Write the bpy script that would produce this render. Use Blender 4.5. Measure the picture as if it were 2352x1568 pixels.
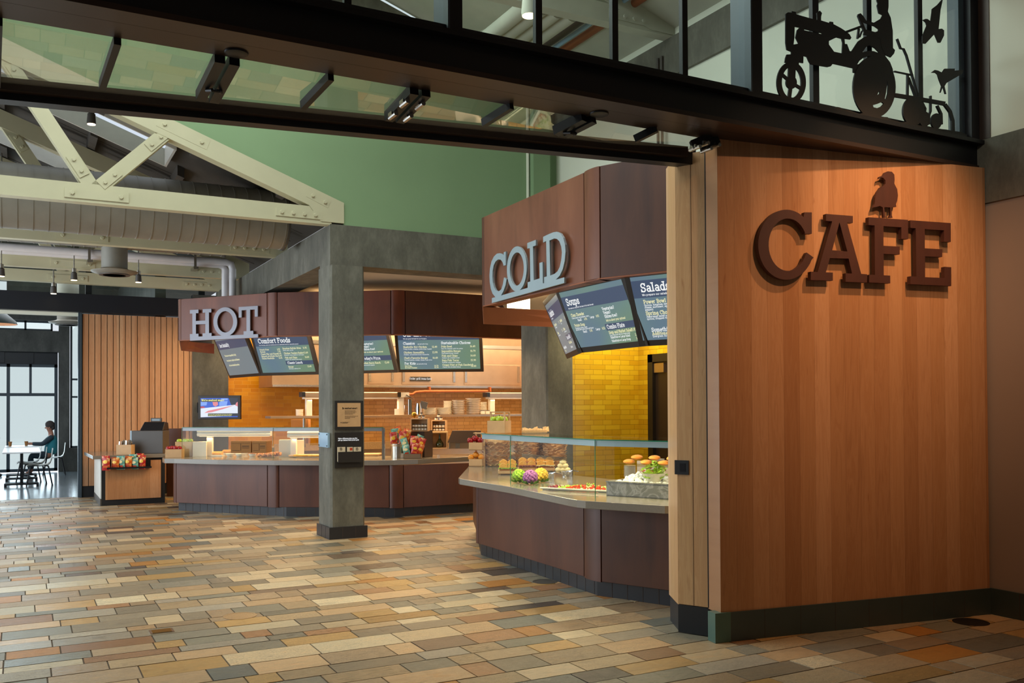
import bpy, bmesh, math, random
from mathutils import Vector, Matrix
import numpy as np
for o in list(bpy.data.objects): bpy.data.objects.remove(o, do_unlink=True)
SC = bpy.context.scene; COL = SC.collection
random.seed(7)
# ------------------------------------------------------------------ camera, world, exposure
F, CX, CY, PITCH, ROLL, TH = 2100., 1176., 906., .0136, .005, math.radians(28.2)
CAM = Vector((0, 0, 1.65))
FWD = Vector((math.sin(TH)*math.cos(PITCH), math.cos(TH)*math.cos(PITCH), math.sin(PITCH)))
_r0 = Vector((math.cos(TH), -math.sin(TH), 0)); _u0 = _r0.cross(FWD)
RGT = math.cos(ROLL)*_r0 - math.sin(ROLL)*_u0; UPV = math.sin(ROLL)*_r0 + math.cos(ROLL)*_u0
cd = bpy.data.cameras.new('camera'); cam = bpy.data.objects.new('camera', cd); COL.objects.link(cam)
cam.matrix_world = Matrix(((RGT.x, UPV.x, -FWD.x, 0), (RGT.y, UPV.y, -FWD.y, 0), (RGT.z, UPV.z, -FWD.z, 1.65), (0, 0, 0, 1)))
cd.sensor_width = 36; cd.lens = F/2352*36; cd.shift_y = (CY-784)/2352; cd.clip_start = .05; cd.clip_end = 200
SC.camera = cam
SC.view_settings.view_transform = 'Standard'; SC.view_settings.look = 'None'
SC.view_settings.exposure = 0.0; SC.view_settings.gamma = 1.0; SC.view_settings.use_curve_mapping = False
W = bpy.data.worlds.new('sky'); SC.world = W; W.use_nodes = True
bg = W.node_tree.nodes['Background']; bg.inputs[0].default_value = (.86, .93, 1, 1); bg.inputs[1].default_value = .86

def area(name, loc, rot, sx, sy, power, color=(1, 1, 1), spread=180):
    d = bpy.data.lights.new(name, 'AREA'); d.shape = 'RECTANGLE'; d.size = sx; d.size_y = sy; d.energy = power; d.color = color
    d.spread = math.radians(spread); o = bpy.data.objects.new(name, d); o.location = loc
    o.rotation_euler = [math.radians(a) for a in rot]; COL.objects.link(o); return o
def spot(name, loc, target, power, color, angle=50, blend=.6, r=.05):
    d = bpy.data.lights.new(name, 'SPOT'); d.energy = power; d.color = color; d.spot_size = math.radians(angle); d.spot_blend = blend; d.shadow_soft_size = r
    o = bpy.data.objects.new(name, d); o.location = loc
    o.rotation_euler = (Vector(target)-Vector(loc)).to_track_quat('-Z', 'Y').to_euler(); COL.objects.link(o); return o
WARM = (1, .56, .24); WARM2 = (1, .68, .36); DAY = (.80, .90, 1)
# daylight through the glazed facade on the left, the roof lights and the dining-room windows
area('facade_daylight', (-4.6, 13.6, 2.3), (0, -90, 0), 4.0, 10.5, 560, DAY)
spot('entry_fill', (3.0, 2.6, 4.7), (6.7, 3.9, 4.3), 110, (1, .93, .80), 80, 1, .2)  # added fill that brightens the upper right wall, not a fixture
area('roof_daylight', (0.5, 7.8, 7.0), (0, 0, 0), 5.5, 3.6, 360, (.86, .95, .90))
area('window_daylight', (-1.2, 27.6, 1.9), (-90, 0, 0), 5.0, 4.2, 260, (.74, .86, 1))
area('dining_fill', (-.5, 21.5, 4.3), (0, 0, 0), 4, 3, 130, (.9, .95, 1))  # added overhead fill so the dining chairs read pale
# warm lamps: the sign wall, the two serving stations, the hall floor
spot('sign_wall_lamp', (5.5, 3.35, 4.6), (5.75, 4.75, 2.3), 250, (1, .55, .28), 70, 1, .05)
spot('sign_wall_lamp', (4.4, 1.6, 4.7), (5.25, 4.85, 2.5), 230, (1, .60, .36), 48, .9, .05)
for i, (x, y) in enumerate([(1.2, 8.0), (2.6, 9.6), (.4, 14.9), (3.4, 7.2), (2.0, 5.6), (4.6, 12.2)]):
    spot('hall_lamp', (x, y, 5.0 if i < 5 else 3.4), (x+.1, y+.1, 0), 88 if i < 5 else 40, (1, .78, .56), 90, .9, .08)
area('hot_canopy_lamp', (4.2, 14.5, 2.98), (0, 0, -33), 2.6, .5, 110, WARM2)
area('hot_canopy_lamp', (6.4, 14.0, 2.98), (0, 0, 0), 2.8, .5, 90, WARM2)
area('kitchen_lamp_and_fill', (5.6, 16.9, 3.3), (0, 0, 0), 5.5, .8, 230, WARM2)
area('kitchen_lamp_and_fill', (9.5, 16.3, 3.3), (0, 0, 0), 3, 1.2, 200, WARM2)
area('tile_wash_lamp', (5.0, 18.4, 3.3), (28, 0, 0), 3.0, .12, 42, (1, .66, .26))
area('cold_canopy_lamp', (6.0, 7.6, 2.95), (0, 0, 0), 1.4, 3.0, 90, (1, .80, .50))
area('cold_tile_lamp', (7.7, 10.9, 2.9), (30, 0, 0), 1.4, .15, 20, (1, .86, .46))
spot('shelf_fill', (7.0, 14.3, 2.95), (7.7, 15.8, 1.6), 70, (1, .78, .5), 70, .9, .05)  # added fill spot, brightens the shelf plates from the front
area('cove_lamp', (6.5, 14.5, 3.43), (180, 0, -10), 4.5, .4, 16, WARM2)
area('kitchen_lamp_and_fill', (8.2, 15.0, 3.3), (0, 0, 0), 3.5, .4, 110, WARM2)  # this one is added fill over the back counter

# ------------------------------------------------------------------ pixel <-> place helpers (2352x1568 frame)
def ray(px, py): return FWD + RGT*((px-CX)/F) - UPV*((py-CY)/F)
def az(px, py, z): r = ray(px, py); return CAM + r*((z-CAM.z)/r.z)
def ax(px, py, x): r = ray(px, py); return CAM + r*(x/r.x)
def ay(px, py, y): r = ray(px, py); return CAM + r*(y/r.y)
def seg(px, py, A, B):
    n = Vector((B[1]-A[1], -(B[0]-A[0]), 0)); r = ray(px, py)
    return CAM + r*(n.dot(Vector((A[0], A[1], 0))-CAM)/n.dot(r))
def zat(px, py, x, y):
    r = ray(px, py); t = Vector((x, y)).length/Vector((r.x, r.y)).length; return 1.65+t*r.z
def mpp(p): return (Vector(p)-CAM).dot(FWD)/F      # metres per pixel there

# ------------------------------------------------------------------ materials
MATS = {}
def lin(c):
    if isinstance(c, str):
        c = [int(c[i:i+2], 16)/255 for i in (0, 2, 4)]
        return tuple((v/12.92 if v <= .04045 else ((v+.055)/1.055)**2.4) for v in c)+(1,)
    return tuple(c)+(1,)
class NT:
    def __init__(s, name):
        s.m = bpy.data.materials.new(name); s.m.use_nodes = True; s.t = s.m.node_tree; s.b = s.t.nodes['Principled BSDF']; s.out = s.t.nodes['Material Output']; MATS[name] = s.m
    def n(s, t, **kw):
        x = s.t.nodes.new(t)
        for k, v in kw.items(): setattr(x, k, v)
        return x
    def l(s, a, b): s.t.links.new(a, b)
    def coord(s, scale=(1, 1, 1), kind='Object', rot=(0, 0, 0)):
        c = s.n('ShaderNodeTexCoord'); m = s.n('ShaderNodeMapping'); m.inputs['Scale'].default_value = scale; m.inputs['Rotation'].default_value = rot
        s.l(c.outputs[kind], m.inputs[0]); return m.outputs[0]
    def noise(s, vec, scale, detail=4, rough=.55, dist=0):
        x = s.n('ShaderNodeTexNoise'); x.inputs['Scale'].default_value = scale; x.inputs['Detail'].default_value = detail; x.inputs['Roughness'].default_value = rough; x.inputs['Distortion'].default_value = dist
        s.l(vec, x.inputs['Vector']); return x.outputs[0]
    def ramp(s, fac, stops):
        r = s.n('ShaderNodeValToRGB'); e = r.color_ramp.elements
        while len(e) < len(stops): e.new(.5)
        for i, (p, c) in enumerate(stops): e[i].position = p; e[i].color = lin(c)
        s.l(fac, r.inputs[0]); return r.outputs[0]
    def mix(s, a, b, fac=.5, mode='MIX'):
        m = s.n('ShaderNodeMix', data_type='RGBA', blend_type=mode)
        for sock, v in ((m.inputs[0], fac), (m.inputs[6], a), (m.inputs[7], b)):
            if hasattr(v, 'node'): s.l(v, sock)
            else: sock.default_value = v if not isinstance(v, (tuple, list)) or len(v) == 4 else tuple(v)+(1,)
        return m.outputs[2]
    def math(s, op, a, b=0):
        m = s.n('ShaderNodeMath', operation=op)
        for sock, v in ((m.inputs[0], a), (m.inputs[1], b)):
            if hasattr(v, 'node'): s.l(v, sock)
            else: sock.default_value = v
        return m.outputs[0]
    def bump(s, h, strength=.2, dist=.01):
        b = s.n('ShaderNodeBump'); b.inputs['Strength'].default_value = strength; b.inputs['Distance'].default_value = dist
        s.l(h, b.inputs['Height']); s.l(b.outputs[0], s.b.inputs['Normal'])
    def fin(s, col=None, rough=.5, metal=0, spec=.5, coat=0):
        if col is not None:
            if hasattr(col, 'node'): s.l(col, s.b.inputs['Base Color'])
            else: s.b.inputs['Base Color'].default_value = lin(col)
        if hasattr(rough, 'node'): s.l(rough, s.b.inputs['Roughness'])
        else: s.b.inputs['Roughness'].default_value = rough
        s.b.inputs['Metallic'].default_value = metal; s.b.inputs['Specular IOR Level'].default_value = spec; s.b.inputs['Coat Weight'].default_value = coat
        return s.m
def plain(name, col, rough=.5, metal=0, var=.08, scale=3, bump=0, spec=.5, coat=0):
    s = NT(name); v = s.coord(); nz = s.noise(v, scale, 4)
    c = lin(col); a = tuple(min(1, x*(1-var)) for x in c[:3]); b = tuple(min(1, x*(1+var)) for x in c[:3])
    colr = s.ramp(nz, [(.3, a), (.7, b)])
    if bump: s.bump(s.noise(v, scale*12, 3), bump, .005)
    return s.fin(colr, rough, metal, spec, coat)
def emis(name, col, strength=1):
    s = NT(name); s.b.inputs['Base Color'].default_value = (0, 0, 0, 1); s.b.inputs['Emission Color'].default_value = lin(col); s.b.inputs['Emission Strength'].default_value = strength; s.b.inputs['Roughness'].default_value = .35; return s.m
def glass(name, tint=(1, 1, 1), refl=1.0, rough=0, haze_refl=0):
    s = NT(name); s.t.nodes.remove(s.b); tr = s.n('ShaderNodeBsdfTransparent'); tr.inputs[0].default_value = lin(tint)
    g = s.n('ShaderNodeBsdfGlossy'); g.inputs['Roughness'].default_value = rough
    lw = s.n('ShaderNodeLayerWeight'); lw.inputs[0].default_value = .5; f = s.math('ADD', .04, s.math('MULTIPLY', s.math('POWER', lw.outputs['Facing'], 4.0), .9)); f = s.math('MINIMUM', s.math('MULTIPLY', f, refl), .95)
    mx = s.n('ShaderNodeMixShader'); s.l(f, mx.inputs[0]); s.l(tr.outputs[0], mx.inputs[1]); s.l(g.outputs[0], mx.inputs[2]); 
    if haze_refl:
        df = s.n('ShaderNodeBsdfDiffuse'); df.inputs[0].default_value = (.62, .62, .54, 1); m2 = s.n('ShaderNodeMixShader'); m2.inputs[0].default_value = haze_refl; s.l(mx.outputs[0], m2.inputs[1]); s.l(df.outputs[0], m2.inputs[2]); mx = m2  # grey-beige film: frosted look plus the floor reflection put in as colour
    s.l(mx.outputs[0], s.out.inputs[0]); return s.m
def brick(name, c1, c2, mortar, axis='x', w=.27, h=.0762, rough=.25, squash=.62, off=.5, mort=.0025, bumpy=.3):
    s = NT(name); c = s.n('ShaderNodeTexCoord'); sp = s.n('ShaderNodeSeparateXYZ'); s.l(c.outputs['Object'], sp.inputs[0])
    cb = s.n('ShaderNodeCombineXYZ'); s.l(sp.outputs[0 if axis == 'x' else 1], cb.inputs[0]); s.l(sp.outputs[2], cb.inputs[1])
    b = s.n('ShaderNodeTexBrick'); s.l(cb.outputs[0], b.inputs['Vector'])
    b.inputs['Scale'].default_value = 1; b.inputs['Brick Width'].default_value = w; b.inputs['Row Height'].default_value = h; b.inputs['Mortar Size'].default_value = mort
    b.inputs['Mortar Smooth'].default_value = .1; b.offset = off; b.squash = squash; b.squash_frequency = 2
    b.inputs['Color1'].default_value = lin(c1); b.inputs['Color2'].default_value = lin(c2); b.inputs['Mortar'].default_value = lin(mortar)
    inv = s.math('SUBTRACT', 1, b.outputs['Fac']); s.bump(inv, bumpy, .004); s.fin(b.outputs[0], rough); return s.m
def planks(name, cols, pw=.14, axis=0, rough=.38, gap=0, dark='2a1a10'):
    s = NT(name); c = s.n('ShaderNodeTexCoord'); sp = s.n('ShaderNodeSeparateXYZ'); s.l(c.outputs['Object'], sp.inputs[0])
    q = s.math('DIVIDE', sp.outputs[axis], pw); fl = s.math('FLOOR', q)
    wn = s.n('ShaderNodeTexWhiteNoise', noise_dimensions='1D'); s.l(fl, wn.inputs['W'])
    base = s.ramp(wn.outputs[0], [(i/(len(cols)-1), cc) for i, cc in enumerate(cols)])
    cb = s.n('ShaderNodeCombineXYZ'); s.l(s.math('MULTIPLY', sp.outputs[axis], 13), cb.inputs[0]); s.l(s.math('MULTIPLY', sp.outputs[2], .9), cb.inputs[2]); s.l(s.math('MULTIPLY', wn.outputs[0], 40), cb.inputs[1])
    g = s.noise(cb.outputs[0], 1.0, 8, .62, 2.2); gr = s.ramp(g, [(.3, (.74, .66, .58)), (.48, (1, 1, 1)), (.56, (.88, .82, .76)), (.75, (1.0, .98, .95))])
    col = s.mix(base, gr, .8, 'MULTIPLY')
    cb2 = s.n('ShaderNodeCombineXYZ'); s.l(s.math('MULTIPLY', sp.outputs[axis], 30), cb2.inputs[0]); s.l(s.math('MULTIPLY', sp.outputs[2], 5), cb2.inputs[2])
    fk = s.noise(cb2.outputs[0], 1.0, 2, .5, .4); sp2 = s.ramp(fk, [(.70, (1, 1, 1)), (.78, (.6, .42, .3))]); col = s.mix(col, sp2, .5, 'MULTIPLY')
    fr = s.math('FRACT', q); e = s.math('LESS_THAN', fr, .012 if not gap else gap); col = s.mix(col, lin(dark), s.math('MULTIPLY', e, .45 if not gap else 1))
    return s.fin(col, rough)
# stone floor: colour of each stone comes from its own face colour
s = NT('stone'); at = s.n('ShaderNodeAttribute', attribute_name='stone_colour')
wn = s.n('ShaderNodeTexWhiteNoise', noise_dimensions='3D'); s.l(at.outputs['Color'], wn.inputs['Vector'])
tc = s.n('ShaderNodeTexCoord'); ad = s.n('ShaderNodeVectorMath', operation='ADD'); sc_ = s.n('ShaderNodeVectorMath', operation='SCALE'); sc_.inputs['Scale'].default_value = 20; s.l(wn.outputs['Color'], sc_.inputs[0]); s.l(tc.outputs['Object'], ad.inputs[0]); s.l(sc_.outputs[0], ad.inputs[1])
mp = s.n('ShaderNodeMapping'); mp.inputs['Scale'].default_value = (1, 2.6, 1); s.l(ad.outputs[0], mp.inputs[0]); v = mp.outputs[0]
n1 = s.noise(v, 4.5, 9, .68, 1.2); n2 = s.noise(ad.outputs[0], 85, 3, .75); n3 = s.noise(v, 14, 6, .7, .5)
cc = s.mix(at.outputs['Color'], s.ramp(n1, [(.28, (.48, .45, .42)), (.42, (.9, .9, .9)), (.56, (1.05, 1.02, .98)), (.72, (1.15, .88, .62))]), .9, 'MULTIPLY')
cc = s.mix(cc, s.ramp(n3, [(.35, (.68, .66, .64)), (.5, (1, 1, 1))]), .6, 'MULTIPLY'); cc = s.mix(cc, s.ramp(n2, [(.36, (.6, .6, .6)), (.5, (1, 1, 1)), (.68, (1.25, 1.22, 1.15))]), wn.outputs[0], 'MULTIPLY')
rr = s.ramp(wn.outputs[0], [(.0, (.16, .16, .16)), (.25, (.30, .30, .30)), (1, (.48, .48, .48))])
hh = s.math('ADD', s.math('MULTIPLY', n2, .35), s.math('MULTIPLY', n3, 1.0)); s.bump(hh, .55, .010); s.fin(cc, rr)
plain('grout', '54473a', .85)
s = NT('polished_concrete'); n1 = s.noise(s.coord(), 1.2, 6, .6); s.fin(s.ramp(n1, [(.3, '6d7a82'), (.7, '98a2a6')]), .16); 
def concrete(name, a, b, c2):
    s = NT(name); n1 = s.noise(s.coord((1, 1, .45)), 3.2, 9, .68, .1); n2 = s.noise(s.coord((1, 1, .5)), 30, 4, .7)
    col = s.ramp(n1, [(.28, a), (.5, b), (.72, c2)]); col = s.mix(col, s.ramp(n2, [(.4, (.8, .8, .8)), (.6, (1, 1, 1))]), .6, 'MULTIPLY'); s.bump(n2, .15, .004); s.fin(col, .7); return s.m
concrete('concrete', '504f45', '666458', '7f7d70'); concrete('concrete_dark', '3c3d3a', '50524e', '62635e')
def steelrust(name, a, b, c2, rough=.42):
    s = NT(name); n1 = s.noise(s.coord((1, 1, .3)), 1.6, 7, .62, .4); n2 = s.noise(s.coord((1, 1, .12)), 7, 5, .6)
    col = s.ramp(n1, [(.25, a), (.5, b), (.75, c2)]); col = s.mix(col, s.ramp(n2, [(.30, (.45, .45, .47)), (.48, (1, 1, 1))]), .45, 'MULTIPLY'); s.fin(col, rough, .08); return s.m
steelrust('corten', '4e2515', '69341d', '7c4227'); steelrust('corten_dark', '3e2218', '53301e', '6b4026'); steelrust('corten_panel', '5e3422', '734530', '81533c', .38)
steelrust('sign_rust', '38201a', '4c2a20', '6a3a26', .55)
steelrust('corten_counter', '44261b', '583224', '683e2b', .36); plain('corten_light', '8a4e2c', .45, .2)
plain('black_steel', '15161a', .42, .1, spec=.4); plain('black_matte', '0e0f11', .6); plain('dark_bronze', '3a2c24', .35, .3)
plain('mullion', '1b2126', .35, .2); plain('blue_steel', '3c4850', .4, .2); plain('navy_paint', '12161f', .45)
planks('maple', ['ad7a50', 'c08e62', 'b68358', 'cb9a70'], .135, 0)
planks('maple_y', ['c09466', 'cfa678', 'c8a070', 'd6b088'], .13, 1)
planks('maple_slat', ['c08e66', 'cb9a72', 'c29068', 'd4a880'], .1063, 0)
plain('birch', 'c9a070', .5, 0, .1, 6)
brick('tile_yellow', 'd89a20', 'bf7c14', 'd0a040', 'x')
brick('tile_lemon', 'd4b024', 'c09416', '8a6c10', 'x'); brick('tile_lemon_y', 'd4b024', 'c09416', '8a6c10', 'y')
brick('tile_orange', 'd4a058', 'c48e48', '7a5428', 'x', .24, .078); brick('tile_orange_y', 'd4a058', 'c48e48', '7a5428', 'y', .24, .078)
plain('base_tile', '25262a', .4); plain('base_tile_green', '3c4743', .35); plain('base_tile_jade', '4d6a5e', .3); plain('tile_grout', '4a3c34', .8)
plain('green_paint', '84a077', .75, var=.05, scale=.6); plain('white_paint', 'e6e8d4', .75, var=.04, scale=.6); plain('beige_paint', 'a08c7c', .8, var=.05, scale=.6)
plain('cream_steel', 'c4bf9e', .5, var=.05, scale=2); plain('duct', '8d897e', .5, .2, var=.1); plain('roof_deck', '4c463f', .8, var=.15); plain('deck_white', 'b9bba9', .8)
plain('white_pipe', 'd8d3d2', .3); plain('white_enamel', 'd9d4c9', .35); plain('plaster', 'c9b89e', .8, var=.03)
plain('counter', '817b70', .14, var=.05, scale=60); plain('speckled', 'a08058', .3, var=.25, scale=90)
plain('steel', 'b3aea6', .25, .95, var=.06); plain('steel_soft', 'b09a84', .34, .9, var=.08); plain('pan_metal', 'c4b8a8', .4, .55); plain('chrome', 'dcdcdc', .08, 1); plain('aluminium', '93a3aa', .45, .35, var=.06)
plain('aluminium_dim', '86858c', .45, .35, var=.06); plain('copper', '9a5630', .5, .5); plain('brass', 'a07a30', .3, .9)
glass('glass', (.93, .97, .95), 1); glass('case_glass', (.96, .99, .96), .5); glass('glass_folding', (.74, .76, .72), 1.9, .02, .2); glass('skylight_pane', (.95, .97, 1), 0); plain('glass_edge', '1f6a4e', .15)
emis('lamp_glow', (1, .78, .45), 9); emis('lamp_soft', (1, .84, .6), 2.2); emis('lamp_bar', (1, .80, .48), 1.5)
s = NT('screen_teal'); s.b.inputs['Base Color'].default_value = (0, 0, 0, 1); s.l(s.ramp(s.noise(s.coord(), .9, 1, .4), [(.38, '5e7686'), (.5, '66837c'), (.62, '6a866e')]), s.b.inputs['Emission Color']); s.b.inputs['Emission Strength'].default_value = 1; s.b.inputs['Roughness'].default_value = .35; emis('screen_navy', '3c4c66', 1.0); emis('screen_white', 'f2f4f4', 1.0); emis('screen_cream', 'f3ecb8', 1.0); emis('screen_slate', '6d7d84', 1.0)
emis('tv_blue', '1f55c8', 1); emis('tv_white', 'dfe6f2', 1); emis('tv_pink', 'e08088', 1); emis('tv_dark', '10142a', 1); emis('tv_light', '7aa0ee', 1); emis('tv_red', 'b83a40', 1); emis('tv_yellow', 'e8e890', 1)
plain('bezel', '1e1712', .45); plain('sign_black', '1a1612', .5); plain('ink', '2a2018', .7); plain('paper', 'd8c8a8', .8); plain('white_plate', 'd9d2c2', .3); plain('kraft', 'dcb27c', .8, var=.2, scale=12); plain('cardboard', '9a6a38', .8)
plain('apple_red', '9c1f24', .2, var=.35, scale=18); plain('apple_green', 'a8c030', .25, var=.15, scale=14); plain('orange_peel', 'e0902c', .45); plain('purple_floret', '9a5a9c', .6, var=.2, scale=40); plain('green_floret', '8ab01e', .6, var=.3, scale=40); plain('yellow_floret', 'e8c03c', .6, var=.15, scale=40)
plain('leaf', '4f7a1e', .5, var=.35, scale=30); plain('leaf_light', '9cc038', .5, var=.3); plain('bread', 'dba040', .6, var=.2, scale=20); plain('crust', 'b8742c', .65, var=.2); plain('meat', 'a05040', .5); plain('tomato', 'c8401c', .3, var=.25, scale=30); plain('berry', '7a1a2a', .35); plain('ice', 'e9ecee', .35, var=.04, scale=40); plain('cheese', 'f0e0a8', .5)

for nm_, c1, c2, c3 in (('bag_red', 'b02226', 'd8602c', 'e8c890'), ('bag_teal', '5aa096', '8cc4b8', 'e8d8a0'), ('bag_orange', 'cc5c24', 'e09040', 'f0d890')):
    s = NT(nm_); n1 = s.noise(s.coord(), 14, 3, .6); s.bump(s.noise(s.coord(), 30, 3, .6), .5, .01); s.fin(s.ramp(n1, [(.30, c1), (.50, c1), (.56, c2), (.62, c3), (.68, c1)]), .25)
s = NT('ice_steel'); n1 = s.noise(s.coord(), 7, 5, .6, 1.5); s.fin(s.ramp(n1, [(.42, '6a6762'), (.50, '8c8986'), (.58, '6e6b66')]), .4, .5)
plain('bag_yellow', 'f0c040', .3, .1)
plain('jar_label', 'dcd2bc', .6); plain('jar_dark', '2a1812', .2); plain('bottle_green', '2a3010', .08, spec=.8); plain('plastic_grey', '48433d', .45); plain('plastic_dark', '1c1c20', .3)
plain('frosted_plate', '8fb0c8', .2); plain('skin_tone', '9a6a55', .6); plain('hair', '3a3230', .8); plain('teal_cloth', '2a7f8c', .85); plain('dark_cloth', '2b3a44', .9); plain('denim', '2c3c58', .9); plain('shoe', '1a1a1c', .6); plain('seat_shell', 'bdb8ac', .35); plain('table_white', 'd9dbdc', .25)
plain('lamp_shade_grey', '3c4a48', .5); plain('shade_inside', 'e0a880', .6)

# ------------------------------------------------------------------ mesh builder
WM = {}
def wm(o): return WM.get(o.name, Matrix.Identity(4)) if o else Matrix.Identity(4)
def tag(o, label=None, cat=None, group=None, kind=None):
    if label: o['label'] = label
    if cat: o['category'] = cat
    if group: o['group'] = group
    if kind: o['kind'] = kind
    return o
def thing(name, label, cat, loc=(0, 0, 0), rz=0, group=None):
    o = bpy.data.objects.new(name, None); COL.objects.link(o); o.location = loc; o.rotation_euler = (0, 0, rz); o.empty_display_size = .1
    WM[o.name] = Matrix.Translation(Vector(loc)) @ Matrix.Rotation(rz, 4, 'Z')
    return tag(o, label, cat, group)
class MB:
    def __init__(s): s.v = []; s.f = []; s.mi = []; s.cur = 0
    def mat(s, i): s.cur = i; return s
    def add(s, vs, fs):
        k = len(s.v); s.v += [Vector(v) for v in vs]; s.f += [tuple(k+i for i in f) for f in fs]; s.mi += [s.cur]*len(fs); return s
    def box(s, x0, x1, y0, y1, z0, z1):
        return s.add([(x0, y0, z0), (x1, y0, z0), (x1, y1, z0), (x0, y1, z0), (x0, y0, z1), (x1, y0, z1), (x1, y1, z1), (x0, y1, z1)], [(0, 3, 2, 1), (4, 5, 6, 7), (0, 1, 5, 4), (1, 2, 6, 5), (2, 3, 7, 6), (3, 0, 4, 7)])
    def obox(s, c, hx, hy, hz):          # half-extent vectors
        c, hx, hy, hz = Vector(c), Vector(hx), Vector(hy), Vector(hz)
        return s.add([c+a*hx+b*hy+d*hz for d in (-1, 1) for a, b in ((-1, -1), (1, -1), (1, 1), (-1, 1))], [(0, 3, 2, 1), (4, 5, 6, 7), (0, 1, 5, 4), (1, 2, 6, 5), (2, 3, 7, 6), (3, 0, 4, 7)])
    def bar(s, a, b, w, h, up=(0, 0, 1)):
        a, b = Vector(a), Vector(b); d = (b-a); u = d.normalized(); up = Vector(up); sd = u.cross(up)
        if sd.length < 1e-4: sd = u.cross(Vector((1, 0, 0)))
        sd.normalize(); up = sd.cross(u); return s.obox((a+b)/2, d/2, sd*w/2, up*h/2)
    def prism(s, poly, z0, z1):
        n = len(poly); vs = [(p[0], p[1], z0) for p in poly]+[(p[0], p[1], z1) for p in poly]
        return s.add(vs, [tuple(range(n))[::-1], tuple(range(n, 2*n))]+[(i, (i+1) % n, n+(i+1) % n, n+i) for i in range(n)])
    def quadslab(s, pts, n, t):          # planar polygon extruded along n
        pts = [Vector(p) for p in pts]; n = Vector(n).normalized()*t; k = len(pts)
        return s.add(pts+[p+n for p in pts], [tuple(range(k))[::-1], tuple(range(k, 2*k))]+[(i, (i+1) % k, k+(i+1) % k, k+i) for i in range(k)])
    def tube(s, pts, r, n=10, caps=True):
        pts = [Vector(p) for p in pts]; rs = r if isinstance(r, (list, tuple)) else [r]*len(pts); k = len(s.v); m = len(pts); ref = None
        for i, p in enumerate(pts):
            d = (pts[min(i+1, m-1)]-pts[max(i-1, 0)]).normalized()
            if ref is None: ref = d.orthogonal().normalized()
            ref = (ref-d*ref.dot(d)); ref = ref.normalized() if ref.length > 1e-5 else d.orthogonal().normalized(); b = d.cross(ref)
            s.v += [p+rs[i]*(math.cos(2*math.pi*j/n)*ref+math.sin(2*math.pi*j/n)*b) for j in range(n)]
        fs = [(k+i*n+j, k+i*n+(j+1) % n, k+(i+1)*n+(j+1) % n, k+(i+1)*n+j) for i in range(m-1) for j in range(n)]
        if caps: fs += [tuple(k+j for j in range(n))[::-1], tuple(k+(m-1)*n+j for j in range(n))]
        s.f += fs; s.mi += [s.cur]*len(fs); return s
    def lathe(s, prof, c=(0, 0, 0), n=20, sx=1, sy=1, caps=True):
        k = len(s.v); c = Vector(c); m = len(prof)
        for r, z in prof: s.v += [c+Vector((r*sx*math.cos(2*math.pi*j/n), r*sy*math.sin(2*math.pi*j/n), z)) for j in range(n)]
        fs = [(k+i*n+j, k+i*n+(j+1) % n, k+(i+1)*n+(j+1) % n, k+(i+1)*n+j) for i in range(m-1) for j in range(n)]
        if caps and prof[0][0] > 1e-6: fs.append(tuple(k+j for j in range(n))[::-1])
        if caps and prof[-1][0] > 1e-6: fs.append(tuple(k+(m-1)*n+j for j in range(n)))
        s.f += fs; s.mi += [s.cur]*len(fs); return s
    def ball(s, c, r, n=12, m=8, jit=0, sc=(1, 1, 1)):
        prof = [(math.sin(math.pi*i/m), -math.cos(math.pi*i/m)) for i in range(m+1)]; k = len(s.v)
        s.lathe([(max(a, 1e-5)*r, b*r) for a, b in prof], (0, 0, 0), n)
        for i in range(k, len(s.v)):
            q = s.v[i]; q = Vector((q.x*sc[0], q.y*sc[1], q.z*sc[2]))
            if jit: q *= 1+random.uniform(-jit, jit)
            s.v[i] = q+Vector(c)
        return s
    def build(s, name, mats, parent=None, smooth=False, local=False, origin=None, bevel=0, **tg):
        vs = s.v
        if parent is not None and not local: inv = wm(parent).inverted(); vs = [inv @ v for v in vs]
        loc = Vector((0, 0, 0))
        if parent is None and origin is not None: loc = Vector(origin); vs = [v-loc for v in vs]
        me = bpy.data.meshes.new(name); me.from_pydata([tuple(v) for v in vs], [], s.f)
        ml = mats if isinstance(mats, (list, tuple)) else [mats]
        for m in ml: me.materials.append(MATS[m])
        for p, i in zip(me.polygons, s.mi): p.material_index = i; p.use_smooth = smooth
        bm = bmesh.new(); bm.from_mesh(me); bmesh.ops.recalc_face_normals(bm, faces=bm.faces); bm.to_mesh(me); bm.free()
        o = bpy.data.objects.new(name, me); COL.objects.link(o); o.location = loc
        if parent is not None: o.parent = parent; WM[o.name] = wm(parent)
        else: WM[o.name] = Matrix.Translation(loc)
        if bevel:
            b = o.modifiers.new('bevel', 'BEVEL'); b.width = bevel; b.segments = 2; b.limit_method = 'ANGLE'; b.angle_limit = math.radians(40)
        if smooth: 
            try: me.set_sharp_from_angle(angle=math.radians(40))
            except Exception: pass
        tag(o, **tg) if tg else None
        return o
def B(*a): return MB().box(*a)
def struct(name, mb, mats, parent=None, **k):
    o = mb.build(name, mats, parent, **k)
    if parent is None: o['kind'] = 'structure'
    return o
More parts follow.
